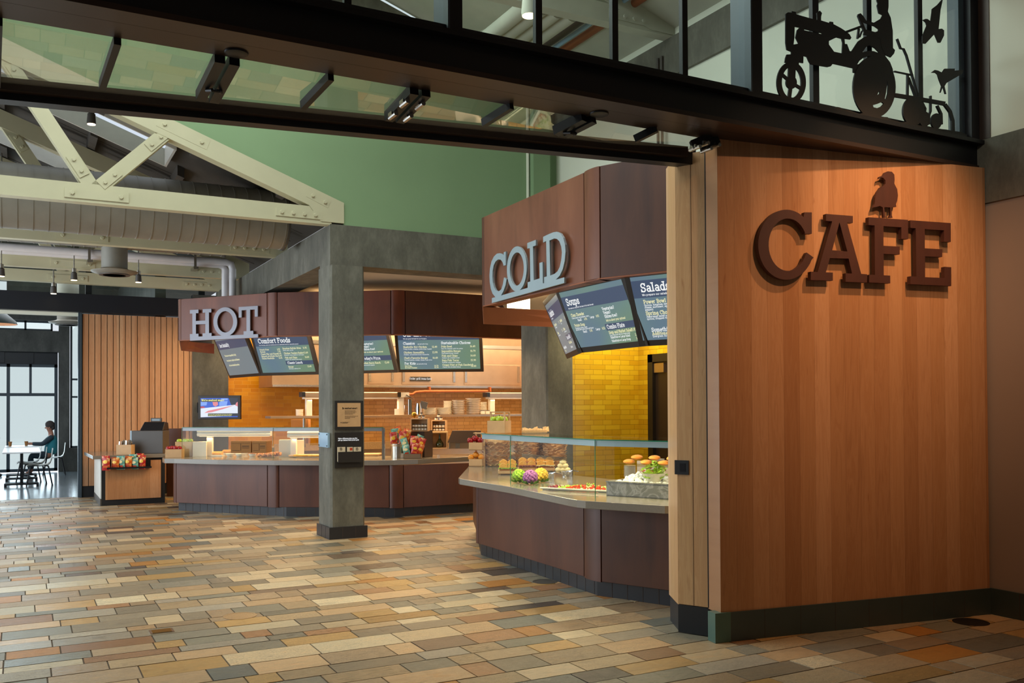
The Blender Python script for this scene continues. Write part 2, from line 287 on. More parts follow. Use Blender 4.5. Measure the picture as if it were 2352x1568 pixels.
def plate_mesh(name, mat, polys, O, ux, uz, nrm, thick, parent=None, bevel=0):
    """polys: closed 2-D outlines (holes by even-odd); extruded sheet in the frame O,ux,uz,nrm"""
    cu = bpy.data.curves.new(name, 'CURVE'); cu.dimensions = '2D'; cu.fill_mode = 'BOTH'; cu.extrude = thick/2
    for p in polys:
        sp = cu.splines.new('POLY'); sp.points.add(len(p)-1); sp.use_cyclic_u = True
        for i, q in enumerate(p): sp.points[i].co = (q[0], q[1], 0, 1)
    t = bpy.data.objects.new(name, cu); COL.objects.link(t); dg = bpy.context.evaluated_depsgraph_get(); me = bpy.data.meshes.new_from_object(t.evaluated_get(dg)); bpy.data.objects.remove(t, do_unlink=True)
    mb = MB(); O, ux, uz, nrm = Vector(O), Vector(ux), Vector(uz), Vector(nrm)
    mb.add([O+ux*v.co.x+uz*v.co.y+nrm*(v.co.z+thick/2) for v in me.vertices], [tuple(p.vertices) for p in me.polygons]); bpy.data.meshes.remove(me)
    return mb
def copy_tree(o, parent=None, **kw):
    c = o.copy(); COL.objects.link(c)
    if parent: c.parent = parent
    for k, v in kw.items(): c[k] = v
    for ch in list(o.children): copy_tree(ch, c)
    return c
# ------------------------------------------------------------------ slab-serif stroke lettering (strokes: l = polyline, a = arc cx cy rx ry a0 a1; s = serif centre points)
G = {
'A': (.86, 'l .12 0 .43 1 .74 0;l .24 .34 .62 .34', '.12 0 .74 0 .40 1'), 'B': (.74, 'l .16 0 .16 1;l .1 1 .4 1;a .4 .76 .22 .24 90 -90;l .4 .52 .16 .52;a .42 .26 .24 .26 90 -90;l .42 0 .1 0', '.16 0 .16 1'),
'C': (.80, 'a .44 .5 .34 .5 42 318;l .72 .68 .72 .98', ''), 'D': (.84, 'l .16 0 .16 1;l .1 1 .38 1;a .38 .5 .36 .5 90 -90;l .38 0 .1 0', '.16 0 .16 1'),
'E': (.74, 'l .64 .8 .64 1 .16 1 .16 0 .66 0 .66 .22;l .16 .52 .48 .52', '.16 0 .16 1'), 'F': (.70, 'l .64 .78 .64 1 .16 1 .16 0;l .16 .52 .48 .52', '.16 0 .16 1'),
'G': (.86, 'a .44 .5 .34 .5 42 318;l .72 .68 .72 .98;l .5 .44 .76 .44 .76 .08', ''), 'H': (.88, 'l .18 0 .18 1;l .70 0 .70 1;l .18 .5 .7 .5', '.18 0 .18 1 .70 0 .70 1'),
'I': (.40, 'l .2 0 .2 1', '.2 0 .2 1'), 'J': (.6, 'l .42 1 .42 .25;a .24 .22 .18 .22 0 -180', '.42 1'), 'K': (.84, 'l .18 0 .18 1;l .68 1 .2 .45;l .34 .6 .70 0', '.18 0 .18 1 .68 1 .70 0'),
'L': (.70, 'l .18 1 .18 0 .64 0 .64 .26', '.18 1 .18 0'), 'M': (1.0, 'l .16 0 .16 1 .5 .35 .84 1 .84 0', '.16 0 .84 0 .14 1 .86 1'), 'N': (.88, 'l .18 0 .18 1 .70 0 .70 1', '.18 0 .70 1 .14 1'),
'O': (.88, 'a .44 .5 .34 .5 0 360', ''), 'P': (.72, 'l .16 0 .16 1;l .1 1 .4 1;a .4 .72 .24 .28 90 -90;l .4 .44 .16 .44', '.16 0 .16 1'), 'Q': (.88, 'a .44 .5 .34 .5 0 360;l .5 .2 .8 -.08', ''),
'R': (.82, 'l .16 0 .16 1;l .1 1 .4 1;a .4 .74 .22 .26 90 -90;l .4 .48 .16 .48;l .42 .48 .68 0', '.16 0 .16 1 .70 0'), 'S': (.70, 'a .35 .74 .24 .26 30 270;a .35 .25 .25 .25 90 -150;l .60 .74 .60 .98;l .09 .02 .09 .26', ''),
'T': (.80, 'l .1 .76 .1 1 .7 1 .7 .76;l .4 1 .4 0', '.4 0'), 'U': (.86, 'l .16 1 .16 .34;a .43 .34 .27 .34 180 360;l .70 .34 .70 1', '.16 1 .70 1'), 'V': (.84, 'l .12 1 .42 0 .72 1', '.12 1 .72 1'),
'W': (1.16, 'l .12 1 .36 0 .58 .9 .80 0 1.04 1', '.12 1 1.04 1 .58 .98'), 'X': (.8, 'l .12 0 .68 1;l .12 1 .68 0', '.12 0 .68 0 .12 1 .68 1'), 'Y': (.8, 'l .12 1 .4 .48 .68 1;l .4 .48 .4 0', '.4 0 .12 1 .68 1'), 'Z': (.7, 'l .12 .78 .12 1 .58 1 .12 0 .60 0 .60 .22', ''),
'a': (.66, 'a .32 .46 .20 .22 160 0;l .52 .46 .52 .0;a .30 .18 .20 .18 0 360', '.56 .0'), 'b': (.68, 'l .14 1 .14 0;a .36 .34 .22 .33 0 360', '.10 1'), 'c': (.58, 'a .34 .34 .23 .33 45 315;l .52 .46 .52 .66', ''),
'd': (.68, 'l .54 1 .54 0;a .32 .34 .22 .33 0 360', '.5 1 .58 0'), 'e': (.60, 'a .33 .34 .23 .33 0 315;l .1 .36 .56 .36', ''), 'f': (.44, 'l .2 0 .2 .8;a .34 .8 .14 .2 180 60;l .06 .66 .38 .66', '.2 0'),
'g': (.64, 'a .30 .36 .2 .28 0 360;l .52 .66 .52 -.06;a .32 -.08 .2 .2 0 -150', ''), 'h': (.70, 'l .16 0 .16 1;a .36 .42 .19 .24 180 0;l .55 .42 .55 0', '.16 0 .12 1 .55 0'), 'i': (.36, 'l .18 0 .18 .64;l .18 .86 .18 .98', '.18 0 .13 .64'),
'j': (.36, 'l .2 .64 .2 -.1;a .08 -.1 .12 .16 0 -120;l .2 .86 .2 .98', '.15 .64'), 'k': (.66, 'l .16 0 .16 1;l .50 .64 .2 .3;l .3 .4 .54 0', '.16 0 .12 1 .52 .64 .55 0'), 'l': (.36, 'l .18 0 .18 1', '.18 0 .13 1'),
'm': (1.02, 'l .16 0 .16 .66;a .34 .44 .17 .22 180 0;l .51 .44 .51 0;a .69 .44 .17 .22 180 0;l .86 .44 .86 0', '.16 0 .51 0 .86 0 .12 .66'), 'n': (.70, 'l .16 0 .16 .66;a .36 .42 .19 .24 180 0;l .55 .42 .55 0', '.16 0 .55 0 .12 .66'),
'o': (.64, 'a .32 .34 .23 .33 0 360', ''), 'p': (.68, 'l .14 .66 .14 -.28;a .36 .34 .22 .33 0 360', '.10 .66 .14 -.28'), 'q': (.68, 'l .54 .66 .54 -.28;a .32 .34 .22 .33 0 360', '.54 -.28'),
'r': (.52, 'l .16 0 .16 .66;a .36 .42 .19 .24 180 50', '.16 0 .12 .66'), 's': (.54, 'a .27 .50 .17 .17 30 270;a .27 .17 .18 .17 90 -150;l .45 .5 .45 .66;l .08 .02 .08 .18', ''), 't': (.44, 'l .2 .9 .2 .18;a .34 .18 .14 .18 180 300;l .06 .66 .38 .66', ''),
'u': (.70, 'l .14 .66 .14 .24;a .33 .24 .19 .24 180 360;l .53 .66 .53 0', '.10 .66 .48 .66 .58 0'), 'v': (.64, 'l .1 .66 .32 0 .54 .66', '.1 .66 .54 .66'), 'w': (.9, 'l .1 .66 .26 0 .44 .6 .62 0 .78 .66', '.1 .66 .78 .66'),
'x': (.62, 'l .1 0 .5 .66;l .1 .66 .5 0', '.1 0 .5 0 .1 .66 .5 .66'), 'y': (.64, 'l .1 .66 .33 .02;l .54 .66 .28 -.28 .1 -.28', '.1 .66 .54 .66'), 'z': (.56, 'l .1 .66 .46 .66 .1 0 .48 0', ''),
'0': (.66, 'a .33 .5 .22 .5 0 360', ''), '1': (.5, 'l .1 .8 .26 1 .26 0', '.26 0'), '2': (.62, 'a .3 .72 .21 .28 170 -30;l .48 .58 .1 0 .54 0 .54 .2', ''), '3': (.62, 'a .28 .75 .21 .25 150 -90;a .28 .26 .24 .26 90 -150', ''), '4': (.66, 'l .46 0 .46 1 .08 .3 .6 .3', '.46 0'),
'5': (.62, 'l .5 1 .14 1 .12 .56;a .28 .3 .24 .3 110 -150', ''), '6': (.64, 'a .32 .3 .22 .3 0 360;a .42 .5 .32 .5 180 90', ''), '7': (.6, 'l .08 .8 .08 1 .52 1 .24 0', ''), '8': (.64, 'a .32 .74 .19 .25 0 360;a .32 .26 .23 .26 0 360', ''), '9': (.64, 'a .32 .7 .22 .3 0 360;a .22 .5 .32 .5 0 -90', ''),
'.': (.28, 'l .14 0 .14 .1', ''), ',': (.28, 'l .16 .1 .1 -.14', ''), '?': (.56, 'a .27 .76 .2 .24 160 -60;l .30 .5 .28 .28;l .28 0 .28 .1', ''), "'": (.24, 'l .12 1 .12 .75', ''), '-': (.44, 'l .08 .4 .36 .4', ''), '!': (.3, 'l .15 1 .15 .28;l .15 0 .15 .1', ''), ' ': (.34, '', ''), ':': (.3, 'l .15 0 .15 .1;l .15 .5 .15 .6', '')}
def slab(mb, text, size, O, ux, uz, nrm, bold=.13, serif=True, align='l', cond=1.0):
    O, ux, uz, nrm = Vector(O), Vector(ux), Vector(uz), Vector(nrm); wd = sum(G.get(c, G[' '])[0]+.05 for c in text)*size*cond
    x0 = {'l': 0, 'c': -wd/2, 'r': -wd}[align]; lift = nrm*.0015
    def quad(p, q, w, ext=True):
        d = (q-p); L = d.length
        if L < 1e-6: return
        d /= L; e = d*w/2*(.8 if ext else .12); m = Vector((-d.y, d.x))*w/2; cs = [p-e-m, q+e-m, q+e+m, p-e+m]
        mb.add([O+lift+ux*((x0+c.x*size*cond))+uz*(c.y*size) for c in cs], [(0, 1, 2, 3)])
    pen = 0
    for ch in text:
        w, st, sf = G.get(ch, G[' ']); off = Vector((pen, 0))
        for part in st.split(';'):
            t = part.split()
            if not t: continue
            v = [float(a) for a in t[1:]]
            if t[0] == 'l':
                P = [Vector((v[i], v[i+1])) for i in range(0, len(v), 2)]
                for a, b in zip(P, P[1:]): quad(off+a, off+b, bold, True)
            else:
                k = max(5, int(abs(v[5]-v[4])/24)); P = [Vector((v[0]+v[2]*math.cos(math.radians(v[4]+(v[5]-v[4])*i/k)), v[1]+v[3]*math.sin(math.radians(v[4]+(v[5]-v[4])*i/k)))) for i in range(k+1)]
                for a, b in zip(P, P[1:]): quad(off+a, off+b, bold, False)
        if serif:
            v = [float(a) for a in sf.split()]
            for i in range(0, len(v), 2):
                c = off+Vector((v[i], v[i+1])); quad(c-Vector((.13, 0)), c+Vector((.13, 0)), .13)
        pen += w+.05
    return wd
# ================================================================== THE SETTING
# stone floor laid in courses along x
def stone_floor():
    pal = [('b39a76', 5), ('a58d6e', 5), ('c6b08c', 4), ('bb965e', 3.5), ('b8803f', 1.8), ('8f826c', 4), ('84806f', 3.6), ('96907e', 3.4), ('cfbe9c', 3), ('776350', 1.8), ('544c46', 1), ('9c7450', 2), ('aa9f8b', 3.4), ('74776f', 1.8), ('c4a47c', 3)]
    cs = [p for p, w in pal]; ws = [w for p, w in pal]; rnd = random.Random(11)
    v = []; f = []; cols = []; y = -2.0; fc = []
    while y < 19.06:
        h = rnd.choice([.15, .2, .22, .22, .28, .3]); h = min(h, 19.07-y) if y+h > 19.0 else h
        x = -4.3+rnd.random()*.4
        while x < 8:
            L = rnd.choice([.2, .27, .33, .4, .46, .52, .6]); g = .0048; z = rnd.uniform(-.0012, .0012); k = len(v)
            x0, x1, y0, y1 = x+g, x+L-g, y+g, y+h-g
            v += [(x0, y0, z), (x1, y0, z), (x1, y1, z), (x0, y1, z), (x0, y0, -.008), (x1, y0, -.008), (x1, y1, -.008), (x0, y1, -.008)]
            f += [(k, k+1, k+2, k+3), (k+4, k+5, k+1, k), (k+5, k+6, k+2, k+1), (k+6, k+7, k+3, k+2), (k+7, k+4, k, k+3)]
            c = lin(rnd.choices(cs, ws)[0]); b = rnd.uniform(.70, 1.02); c = (c[0]*b, c[1]*b, c[2]*b, 1); cols += [c]*5; fc += [0]*5; x += L
        y += h
    k = len(v); v += [(-4.4, -2.1, -.006), (8.4, -2.1, -.006), (8.4, 19.1, -.006), (-4.4, 19.1, -.006), (-4.4, -2.1, -.05), (8.4, -2.1, -.05), (8.4, 19.1, -.05), (-4.4, 19.1, -.05)]
    nf = [(k, k+1, k+2, k+3), (k+4, k+5, k+1, k), (k+5, k+6, k+2, k+1), (k+6, k+7, k+3, k+2), (k+7, k+4, k, k+3), (k+7, k+6, k+5, k+4)]; f += nf; cols += [(0, 0, 0, 1)]*6; fc += [1]*6
    me = bpy.data.meshes.new('floor'); me.from_pydata(v, [], f); me.materials.append(MATS['stone']); me.materials.append(MATS['grout'])
    a = me.color_attributes.new('stone_colour', 'FLOAT_COLOR', 'CORNER'); arr = []
    for p in me.polygons: arr += list(cols[p.index])*p.loop_total
    a.data.foreach_set('color', arr)
    for p, m in zip(me.polygons, fc): p.material_index = m
    o = bpy.data.objects.new('floor', me); COL.objects.link(o); o['kind'] = 'structure'
stone_floor()
struct('floor', B(-9, 2.2, 19.1, 27.4, -.05, 0), 'polished_concrete')
struct('floor', B(2.2, 14, 19.1, 20.5, -.05, 0), 'polished_concrete')
# side wall (x = 6.76): plaster, two concrete bands, tiled base
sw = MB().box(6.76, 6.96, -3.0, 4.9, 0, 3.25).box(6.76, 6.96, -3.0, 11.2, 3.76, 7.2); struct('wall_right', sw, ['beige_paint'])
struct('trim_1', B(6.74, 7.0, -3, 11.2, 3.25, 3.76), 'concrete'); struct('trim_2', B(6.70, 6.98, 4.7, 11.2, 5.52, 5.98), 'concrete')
mb = MB().box(6.735, 6.76, -3, 4.6, 0, .205); 
for i in range(20): mb.mat(1).box(6.733, 6.7345, 4.35-i*.3, 4.354-i*.3, 0, .205)
struct('baseboard_right', mb, ['base_tile_green', 'tile_grout'])
# shade the wall above the band is whiter: its own slab in front of the plaster
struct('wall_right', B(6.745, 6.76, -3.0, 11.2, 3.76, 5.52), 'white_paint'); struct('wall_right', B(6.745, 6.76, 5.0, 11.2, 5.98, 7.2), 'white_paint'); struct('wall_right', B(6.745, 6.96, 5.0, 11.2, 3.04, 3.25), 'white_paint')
# wall behind the camera and its roof, left facade mullions out of view
struct('wall_behind', B(-4.6, 6.96, -3.2, -3.0, 0, 7.2), 'beige_paint')
struct('ceiling', B(-5, 7.0, -3.2, 4.6, 4.9, 5.1), 'beige_paint')
fw = MB().box(-5.0, -4.8, -3.2, 19.1, 4.4, 7.4)
for i in range(9): fw.box(-4.98, -4.86, -3.2+i*2.78, -3.06+i*2.78, 0, 4.4)
fw.box(-4.98, -4.86, -3.2, 7.5, 0, 4.4); struct('wall_left', fw.box(-4.98, -4.86, -3.2, 19.1, 0, .25), 'mullion')  # solid front stretch added out of view to hold back daylight

# sign wall: maple panel, local x along the wall
A0, A1 = (4.31, 4.965), (6.735, 4.60); wd = Vector((A1[0]-A0[0], A1[1]-A0[1], 0)); WL = wd.length; wu = wd.normalized(); wn = Vector((wu.y, -wu.x, 0)); wang = math.atan2(wu.y, wu.x)
sg = MB().box(0, WL, 0, .16, .20, 3.53).build('wall_front', 'maple', None); sg.location = (A0[0], A0[1], 0); sg.rotation_euler = (0, 0, wang); sg['kind'] = 'structure'
mb = MB().box(.075, WL, -.012, .1, 0, .205)
for i in range(9): mb.mat(1).box(.05+.305*(i+1)-.003, .05+.305*(i+1), -.0135, -.0118, 0, .205)
mb.mat(1).box(.072, .076, -.0135, -.011, 0, .205).mat(2).box(-.055, .072, -.016, .08, 0, .207)
o = mb.build('baseboard_front', ['base_tile_green', 'tile_grout', 'base_tile_jade'], None, bevel=.006); o.location = (A0[0], A0[1], 0); o.rotation_euler = (0, 0, wang); o['kind'] = 'structure'
# pier: faces measured on plan
Pp = [(4.40, 5.66), (4.235, 5.34), (4.345, 5.13), (4.31, 4.965)]
pier = Pp+[(4.55, 5.0), (4.62, 5.75)]
struct('wall_pier', MB().prism(pier, .20, 3.49), 'maple_y')
struct('baseboard_pier', MB().prism([(4.41, 5.66), (4.25, 5.35), (4.36, 5.14), (4.325, 4.99), (4.55, 5.02), (4.6, 5.7)], 0, .2), 'base_tile')
t = thing('pocket_door', 'flat maple door leaf slid into the pier, with a black recessed pull', 'door', (4.29, 5.23, 0))
d0, d1 = Vector((Pp[1][0]-.003, Pp[1][1]-.006, 0)), Vector((Pp[2][0]-.006, Pp[2][1]-.006, 0)); dd = (d1-d0).normalized(); dn = Vector((dd.y, -dd.x, 0))
MB().obox((d0+d1)/2+Vector((0, 0, 1.85)), (d1-d0)/2, dn*.006, (0, 0, 1.64)).build('door_leaf', 'maple_y', t)
MB().obox((d0+d1)/2+Vector((0, 0, .105)), (d1-d0)/2, dn*.007, (0, 0, .10)).build('kick_plate', 'black_matte', t, label='black kick plate')
MB().obox(d1+Vector((0, 0, 1.85))+dn*.004, dd*.004, dn*.006, (0, 0, 1.64)).build('edge_gap', 'black_matte', t); MB().obox(d0+(d1-d0)*.52+Vector((0, 0, 1.85))+dn*.0065, dd*.0012, dn*.001, (0, 0, 1.64)).build('seam', 'dark_bronze', t)
pc = seg(1567, 1073, d0, d1); k = mpp(pc)
h = MB().obox(pc+dn*.006, dd*.055, dn*.006, (0, 0, .052)).build('pull_handle', 'black_matte', t, label='black recessed pull')
MB().obox(pc+dn*.0125+dd*.008, dd*.022, dn*.001, (0, 0, .03)).build('pull_recess', 'plastic_dark', h)

# column line at y = 11.21: two columns, concrete beams, green wall over the beam and over the lower roof
def column(label, x0, x1, y0, y1, z1, base=True):
    t = thing('concrete_column', label, 'column', ((x0+x1)/2, (y0+y1)/2, 0)); c = .025
    MB().prism([(x0+c, y0), (x1-c, y0), (x1, y0+c), (x1, y1), (x0, y1), (x0, y0+c)], 0, z1).build('shaft', 'concrete', t)
    if base:
        m = MB().box(x0-.025, x1+.025, y0-.025, y1+.025, 0, .15)
        for i in range(1, 3): m.mat(1).box(x0-.025+i*.17, x0-.021+i*.17, y0-.027, y0-.024, 0, .151)
        for i in range(1, 3): m.mat(1).box(x0-.027, x0-.024, y0-.025+i*.17, y0-.021+i*.17, 0, .151)
        m.build('tile_base', ['base_tile', 'tile_grout'], t, label='dark tiled foot')
    return t
column('tall board-marked concrete column standing free in front of the hot food counter', 3.42, 3.87, 11.21, 11.72, 3.46)
column('concrete column beside the yellow tiles, seen through the cold food station', 6.57, 7.02, 11.21, 11.95, 3.46, False)
struct('trim_3', MB().box(3.42, 12.0, 11.21, 11.66, 3.46, 3.97), 'concrete')
struct('trim_4', B(3.42, 3.87, 11.66, 18.9, 3.50, 3.97), 'concrete')
struct('wall_green', MB().quadslab([(3.60, 11.22, 3.97), (6.76, 11.22, 3.97), (6.76, 11.22, 6.0), (3.2, 11.22, 6.88), (-4.8, 11.22, 9.4), (-4.8, 11.22, 7.35), (3.60, 11.22, 4.24)], (0, 1, 0), .12), 'green_paint')
struct('trim_5', MB().quadslab([(6.76, 11.20, 5.78), (6.76, 11.20, 6.05), (2.0, 11.20, 7.58), (2.0, 11.20, 7.2)], (0, -1, 0), .06), 'concrete')
t = thing('pilaster', 'green painted pilaster at the right end of the green wall', 'pilaster', (6.5, 11.15, 3.97)); MB().box(6.30, 6.57, 11.08, 11.219, 3.98, 6.0).build('post', 'green_paint', t); MB().box(6.262, 6.28, 11.17, 11.219, 3.98, 6.0).build('conduit', 'white_paint', t)
# hall roof (over y 4.9 - 11.2), sloping down to the side wall, with a skylight slot
def rz(x): return 6.08+.335*(6.76-x)
def slab_slope(x0, x1, y0, y1, zf, th=.08):
    return [(x0, y0, zf(x0)), (x1, y0, zf(x1)), (x1, y1, zf(x1)), (x0, y1, zf(x0))]
rf = MB()
for (x0, x1, y0, y1) in [(3.9, 6.9, 4.9, 11.2), (-4.9, 3.9, 9.3, 11.2), (-4.9, 3.9, 4.9, 6.2), (-4.9, 1.3, 6.2, 9.3)]: rf.quadslab(slab_slope(x0, x1, y0, y1, rz), (.1, 0, .3), .1)
struct('ceiling', rf, 'deck_white')
t = thing('skylight', 'white skylight well in the hall roof, glimpsed through the clerestory glass', 'skylight', (2.6, 7.7, 7.4))
m = MB()
for (x0, x1, y0, y1) in [(1.3, 3.9, 6.14, 6.2), (1.3, 3.9, 9.3, 9.36), (1.24, 1.3, 6.14, 9.36), (3.9, 3.96, 6.14, 9.36)]: m.add([(x0, y0, rz(x0)-.18), (x1, y0, rz(x1)-.18), (x1, y1, rz(x1)-.18), (x0, y1, rz(x0)-.18), (x0, y0, rz(x0)+.5), (x1, y0, rz(x1)+.5), (x1, y1, rz(x1)+.5), (x0, y1, rz(x0)+.5)], [(0, 3, 2, 1), (4, 5, 6, 7), (0, 1, 5, 4), (1, 2, 6, 5), (2, 3, 7, 6), (3, 0, 4, 7)])
m.build('curb', 'deck_white', t); MB().quadslab([(1.3, 6.2, rz(1.3)+.45), (3.9, 6.2, rz(3.9)+.45), (3.9, 9.3, rz(3.9)+.45), (1.3, 9.3, rz(1.3)+.45)], (0, 0, 1), .01).build('pane', 'skylight_pane', t)
# lower roof over the dining side (y 11.3 - 19): dark deck, rafters, two skylight slots
def rl(x): return 4.42+.37*(3.57-x)
sk = [(-1.2, 1.75, 12.35, 13.3), (-1.2, .7, 15.1, 16.0)]
rf = MB()
for (x0, x1, y0, y1) in [(-4.9, 3.9, 11.3, 12.35), (-4.9, 3.9, 13.3, 15.1), (-4.9, 3.9, 16.0, 19.0), (-4.9, -1.2, 12.35, 13.3), (1.75, 3.9, 12.35, 13.3), (-4.9, -1.2, 15.1, 16.0), (.7, 3.9, 15.1, 16.0), (-4.9, 3.9, 19.0, 27.2)]: rf.quadslab(slab_slope(x0, x1, y0, y1, rl), (.1, 0, .3), .1)
for x in [3.0, 1.9, .8, -.3, -1.4]:
    for y0, y1 in [(11.4, 12.3), (13.35, 15.05), (16.05, 18.8)]: rf.add([(x, y0, rl(x)-.14), (x+.09, y0, rl(x+.09)-.14), (x+.09, y1, rl(x+.09)-.14), (x, y1, rl(x)-.14), (x, y0, rl(x)), (x+.09, y0, rl(x+.09)), (x+.09, y1, rl(x+.09)), (x, y1, rl(x))], [(0, 3, 2, 1), (4, 5, 6, 7), (0, 1, 5, 4), (1, 2, 6, 5), (2, 3, 7, 6), (3, 0, 4, 7)])
for y in [12.1, 13.9, 14.6, 15.2, 17.2, 18.0]: rf.quadslab([(-4.9, y, rl(-4.9)-.006), (3.8, y, rl(3.8)-.006), (3.8, y+.02, rl(3.8)-.006), (-4.9, y+.02, rl(-4.9)-.006)], (0, 0, 1), .01)
struct('ceiling', rf, 'roof_deck')
for i, (x0, x1, y0, y1) in enumerate(sk):
    t = thing('skylight', ['long skylight slot above the first roof truss, beside the spotlight', 'second, smaller skylight slot deeper in the dark roof'][i], 'skylight', ((x0+x1)/2, (y0+y1)/2, rl((x0+x1)/2)))
    m = MB()
    for (a, b, c, d) in [(x0, x1, y0+.003, y0+.03), (x0, x1, y1-.03, y1-.003), (x0+.003, x0+.03, y0, y1), (x1-.03, x1-.003, y0, y1)]: m.add([(a, c, rl(a)-.12), (b, c, rl(b)-.12), (b, d, rl(b)-.12), (a, d, rl(a)-.12), (a, c, rl(a)+.12), (b, c, rl(b)+.12), (b, d, rl(b)+.12), (a, d, rl(a)+.12)], [(0, 3, 2, 1), (4, 5, 6, 7), (0, 1, 5, 4), (1, 2, 6, 5), (2, 3, 7, 6), (3, 0, 4, 7)])
    m.build('curb', 'white_enamel', t); MB().quadslab([(x0, y0, rl(x0)+.11), (x1, y0, rl(x1)+.11), (x1, y1, rl(x1)+.11), (x0, y1, rl(x0)+.11)], (0, 0, 1), .01).build('pane', 'skylight_pane', t)
# kitchen ceiling and walls
struct('ceiling', B(3.87, 12.2, 11.66, 19.0, 3.60, 3.7), 'plaster')
struct('wall_back', B(3.65, 12.2, 18.9, 19.1, 0, 3.6), 'tile_yellow'); struct('wall_kitchen', B(5.6, 11.3, 18.86, 18.9, 0, 2.4), 'tile_orange')
struct('wall_kitchen', B(11.3, 11.4, 13, 18.9, 0, 3.6), 'tile_orange_y')
struct('wall_back', B(2.97, 3.65, 18.84, 19.05, 0, 3.9), 'concrete_dark')
# boards wall: separate boards on a black backing, double board in the middle
m = MB().mat(1).box(.99, 3.0, 18.93, 19.06, 0, 3.44).mat(0); x = 1.0; i = 0
while x < 2.96:
    w = .1063 if i != 9 else .2126; m.box(x+.006, x+w-.006, 18.90, 18.93, .21, 3.44); x += w; i += 1
m.mat(1).box(1.0, 2.98, 18.895, 18.93, 0, .2)
struct('wall_slats', m, ['maple_slat', 'black_matte'])
struct('trim_6', MB().box(.955, .99, 18.86, 19.1, 0, 3.46).box(.93, .955, 18.92, 19.1, 0, 3.46), 'blue_steel')
struct('trim_7', MB().box(-4.9, 2.95, 18.78, 19.15, 3.46, 3.80), 'navy_paint')
# glazed strip above the navy beam
t = MB()
for x in [1.05, 3.1, -1.3]: t.box(x, x+.11, 18.92, 19.02, 3.8, 5.8)
w = struct('window_1', t, 'mullion'); w2 = MB().box(-4.8, 3.1, 18.96, 18.97, 3.8, 5.6).build('window_pane', 'glass', w)
# dining-room far wall with openings
m = MB()
m.box(.86, 1.12, 26.97, 27.3, 0, 4.0).box(-9, .86, 26.97, 27.3, 3.16, 3.72).box(-9, 1.12, 26.97, 27.3, 3.98, 4.6).box(1.12, 1.7, 26.97, 27.3, 0, .62).box(1.5, 2.6, 26.97, 27.3, 0, 4.6)
m.box(-.35, 2.6, 26.97, 27.3, 4.6, 8.0).box(-9, -.35, 26.97, 27.3, 5.0, 8.0); struct('wall_far', m, 'concrete_dark'); struct('wall_far', B(2.3, 2.5, 19.1, 27.2, 0, 5.5), 'concrete_dark')
def grid_window(name, x0, x1, z0, z1, xs, zs, w=.07, y=27.12):
    m = MB().box(x0, x1, y, y+.07, z0, z0+w).box(x0, x1, y, y+.07, z1-w, z1).box(x0, x0+w, y, y+.07, z0, z1).box(x1-w, x1, y, y+.07, z0, z1)
    for x in xs: m.box(x-w/2, x+w/2, y, y+.07, z0, z1)
    for z in zs: m.box(x0, x1, y-.005, y+.075, z-w/2, z+w/2)
    o = struct(name, m, 'blue_steel'); MB().box(x0, x1, y+.03, y+.035, z0, z1).build('window_pane', 'glass', o); return o
o = grid_window('window_2', -3.2, .84, .02, 2.84, [-.31, -1.6], [2.04], .08); MB().box(.17, .23, 27.12, 27.19, 2.04, 2.84).box(-1.0, -.94, 27.12, 27.19, 2.04, 2.84).build('glazing_bar', 'blue_steel', o)
grid_window('window_3', -4.5, .72, 3.72, 3.98, [.08, -1.2], [], .05)
grid_window('window_4', 1.14, 1.6, .62, 3.95, [], [2.45, 1.98], .05)
tt = MB().box(-3.2, .84, 27.1, 27.2, 2.84, 3.16)
for x in (-.45, .22): tt.box(x-.05, x+.05, 27.06, 27.1, 2.86, 3.14)
struct('trim_8', tt, 'plain_grey' if 'plain_grey' in MATS else 'mullion'); 
m = MB().box(-.2, .0, 26.9, 26.96, 2.2, 2.9)
# lit white header under navy beam
struct('trim_9', B(-4.9, .955, 18.95, 19.1, 3.40, 3.46), 'white_paint')
# cold station alcove: tiled back, tiled side with the door
struct('wall_alcove', B(7.02, 9.3, 11.6, 11.7, 0, 3.3), 'tile_lemon'); DX = 8.45
struct('wall_alcove', MB().box(DX, DX+.1, 11.30, 11.6, 0, 3.3).box(DX, DX+.1, 8, 11.3, 2.42, 3.3), 'tile_lemon_y')
dr = struct('door_1', MB().box(DX-.03, DX+.08, 11.20, 11.32, 0, 2.44).box(DX-.03, DX+.08, 10.1, 11.32, 2.32, 2.44).box(DX-.03, DX+.08, 10.0, 10.12, 0, 2.44), 'bezel')
MB().box(DX+.03, DX+.06, 10.12, 11.2, 0, 2.32).build('door_leaf', 'dark_bronze', dr); MB().box(DX-.01, DX+.04, 10.95, 11.19, 2.16, 2.3).build('door_closer', 'steel_soft', dr)
struct('ceiling', MB().prism([(4.6, 9.05), (4.6, 6.6), (4.85, 5.9), (8.5, 5.5), (8.5, 11.6), (6.0, 11.2), (5.68, 10.8)], 2.98, 3.04), 'plaster')
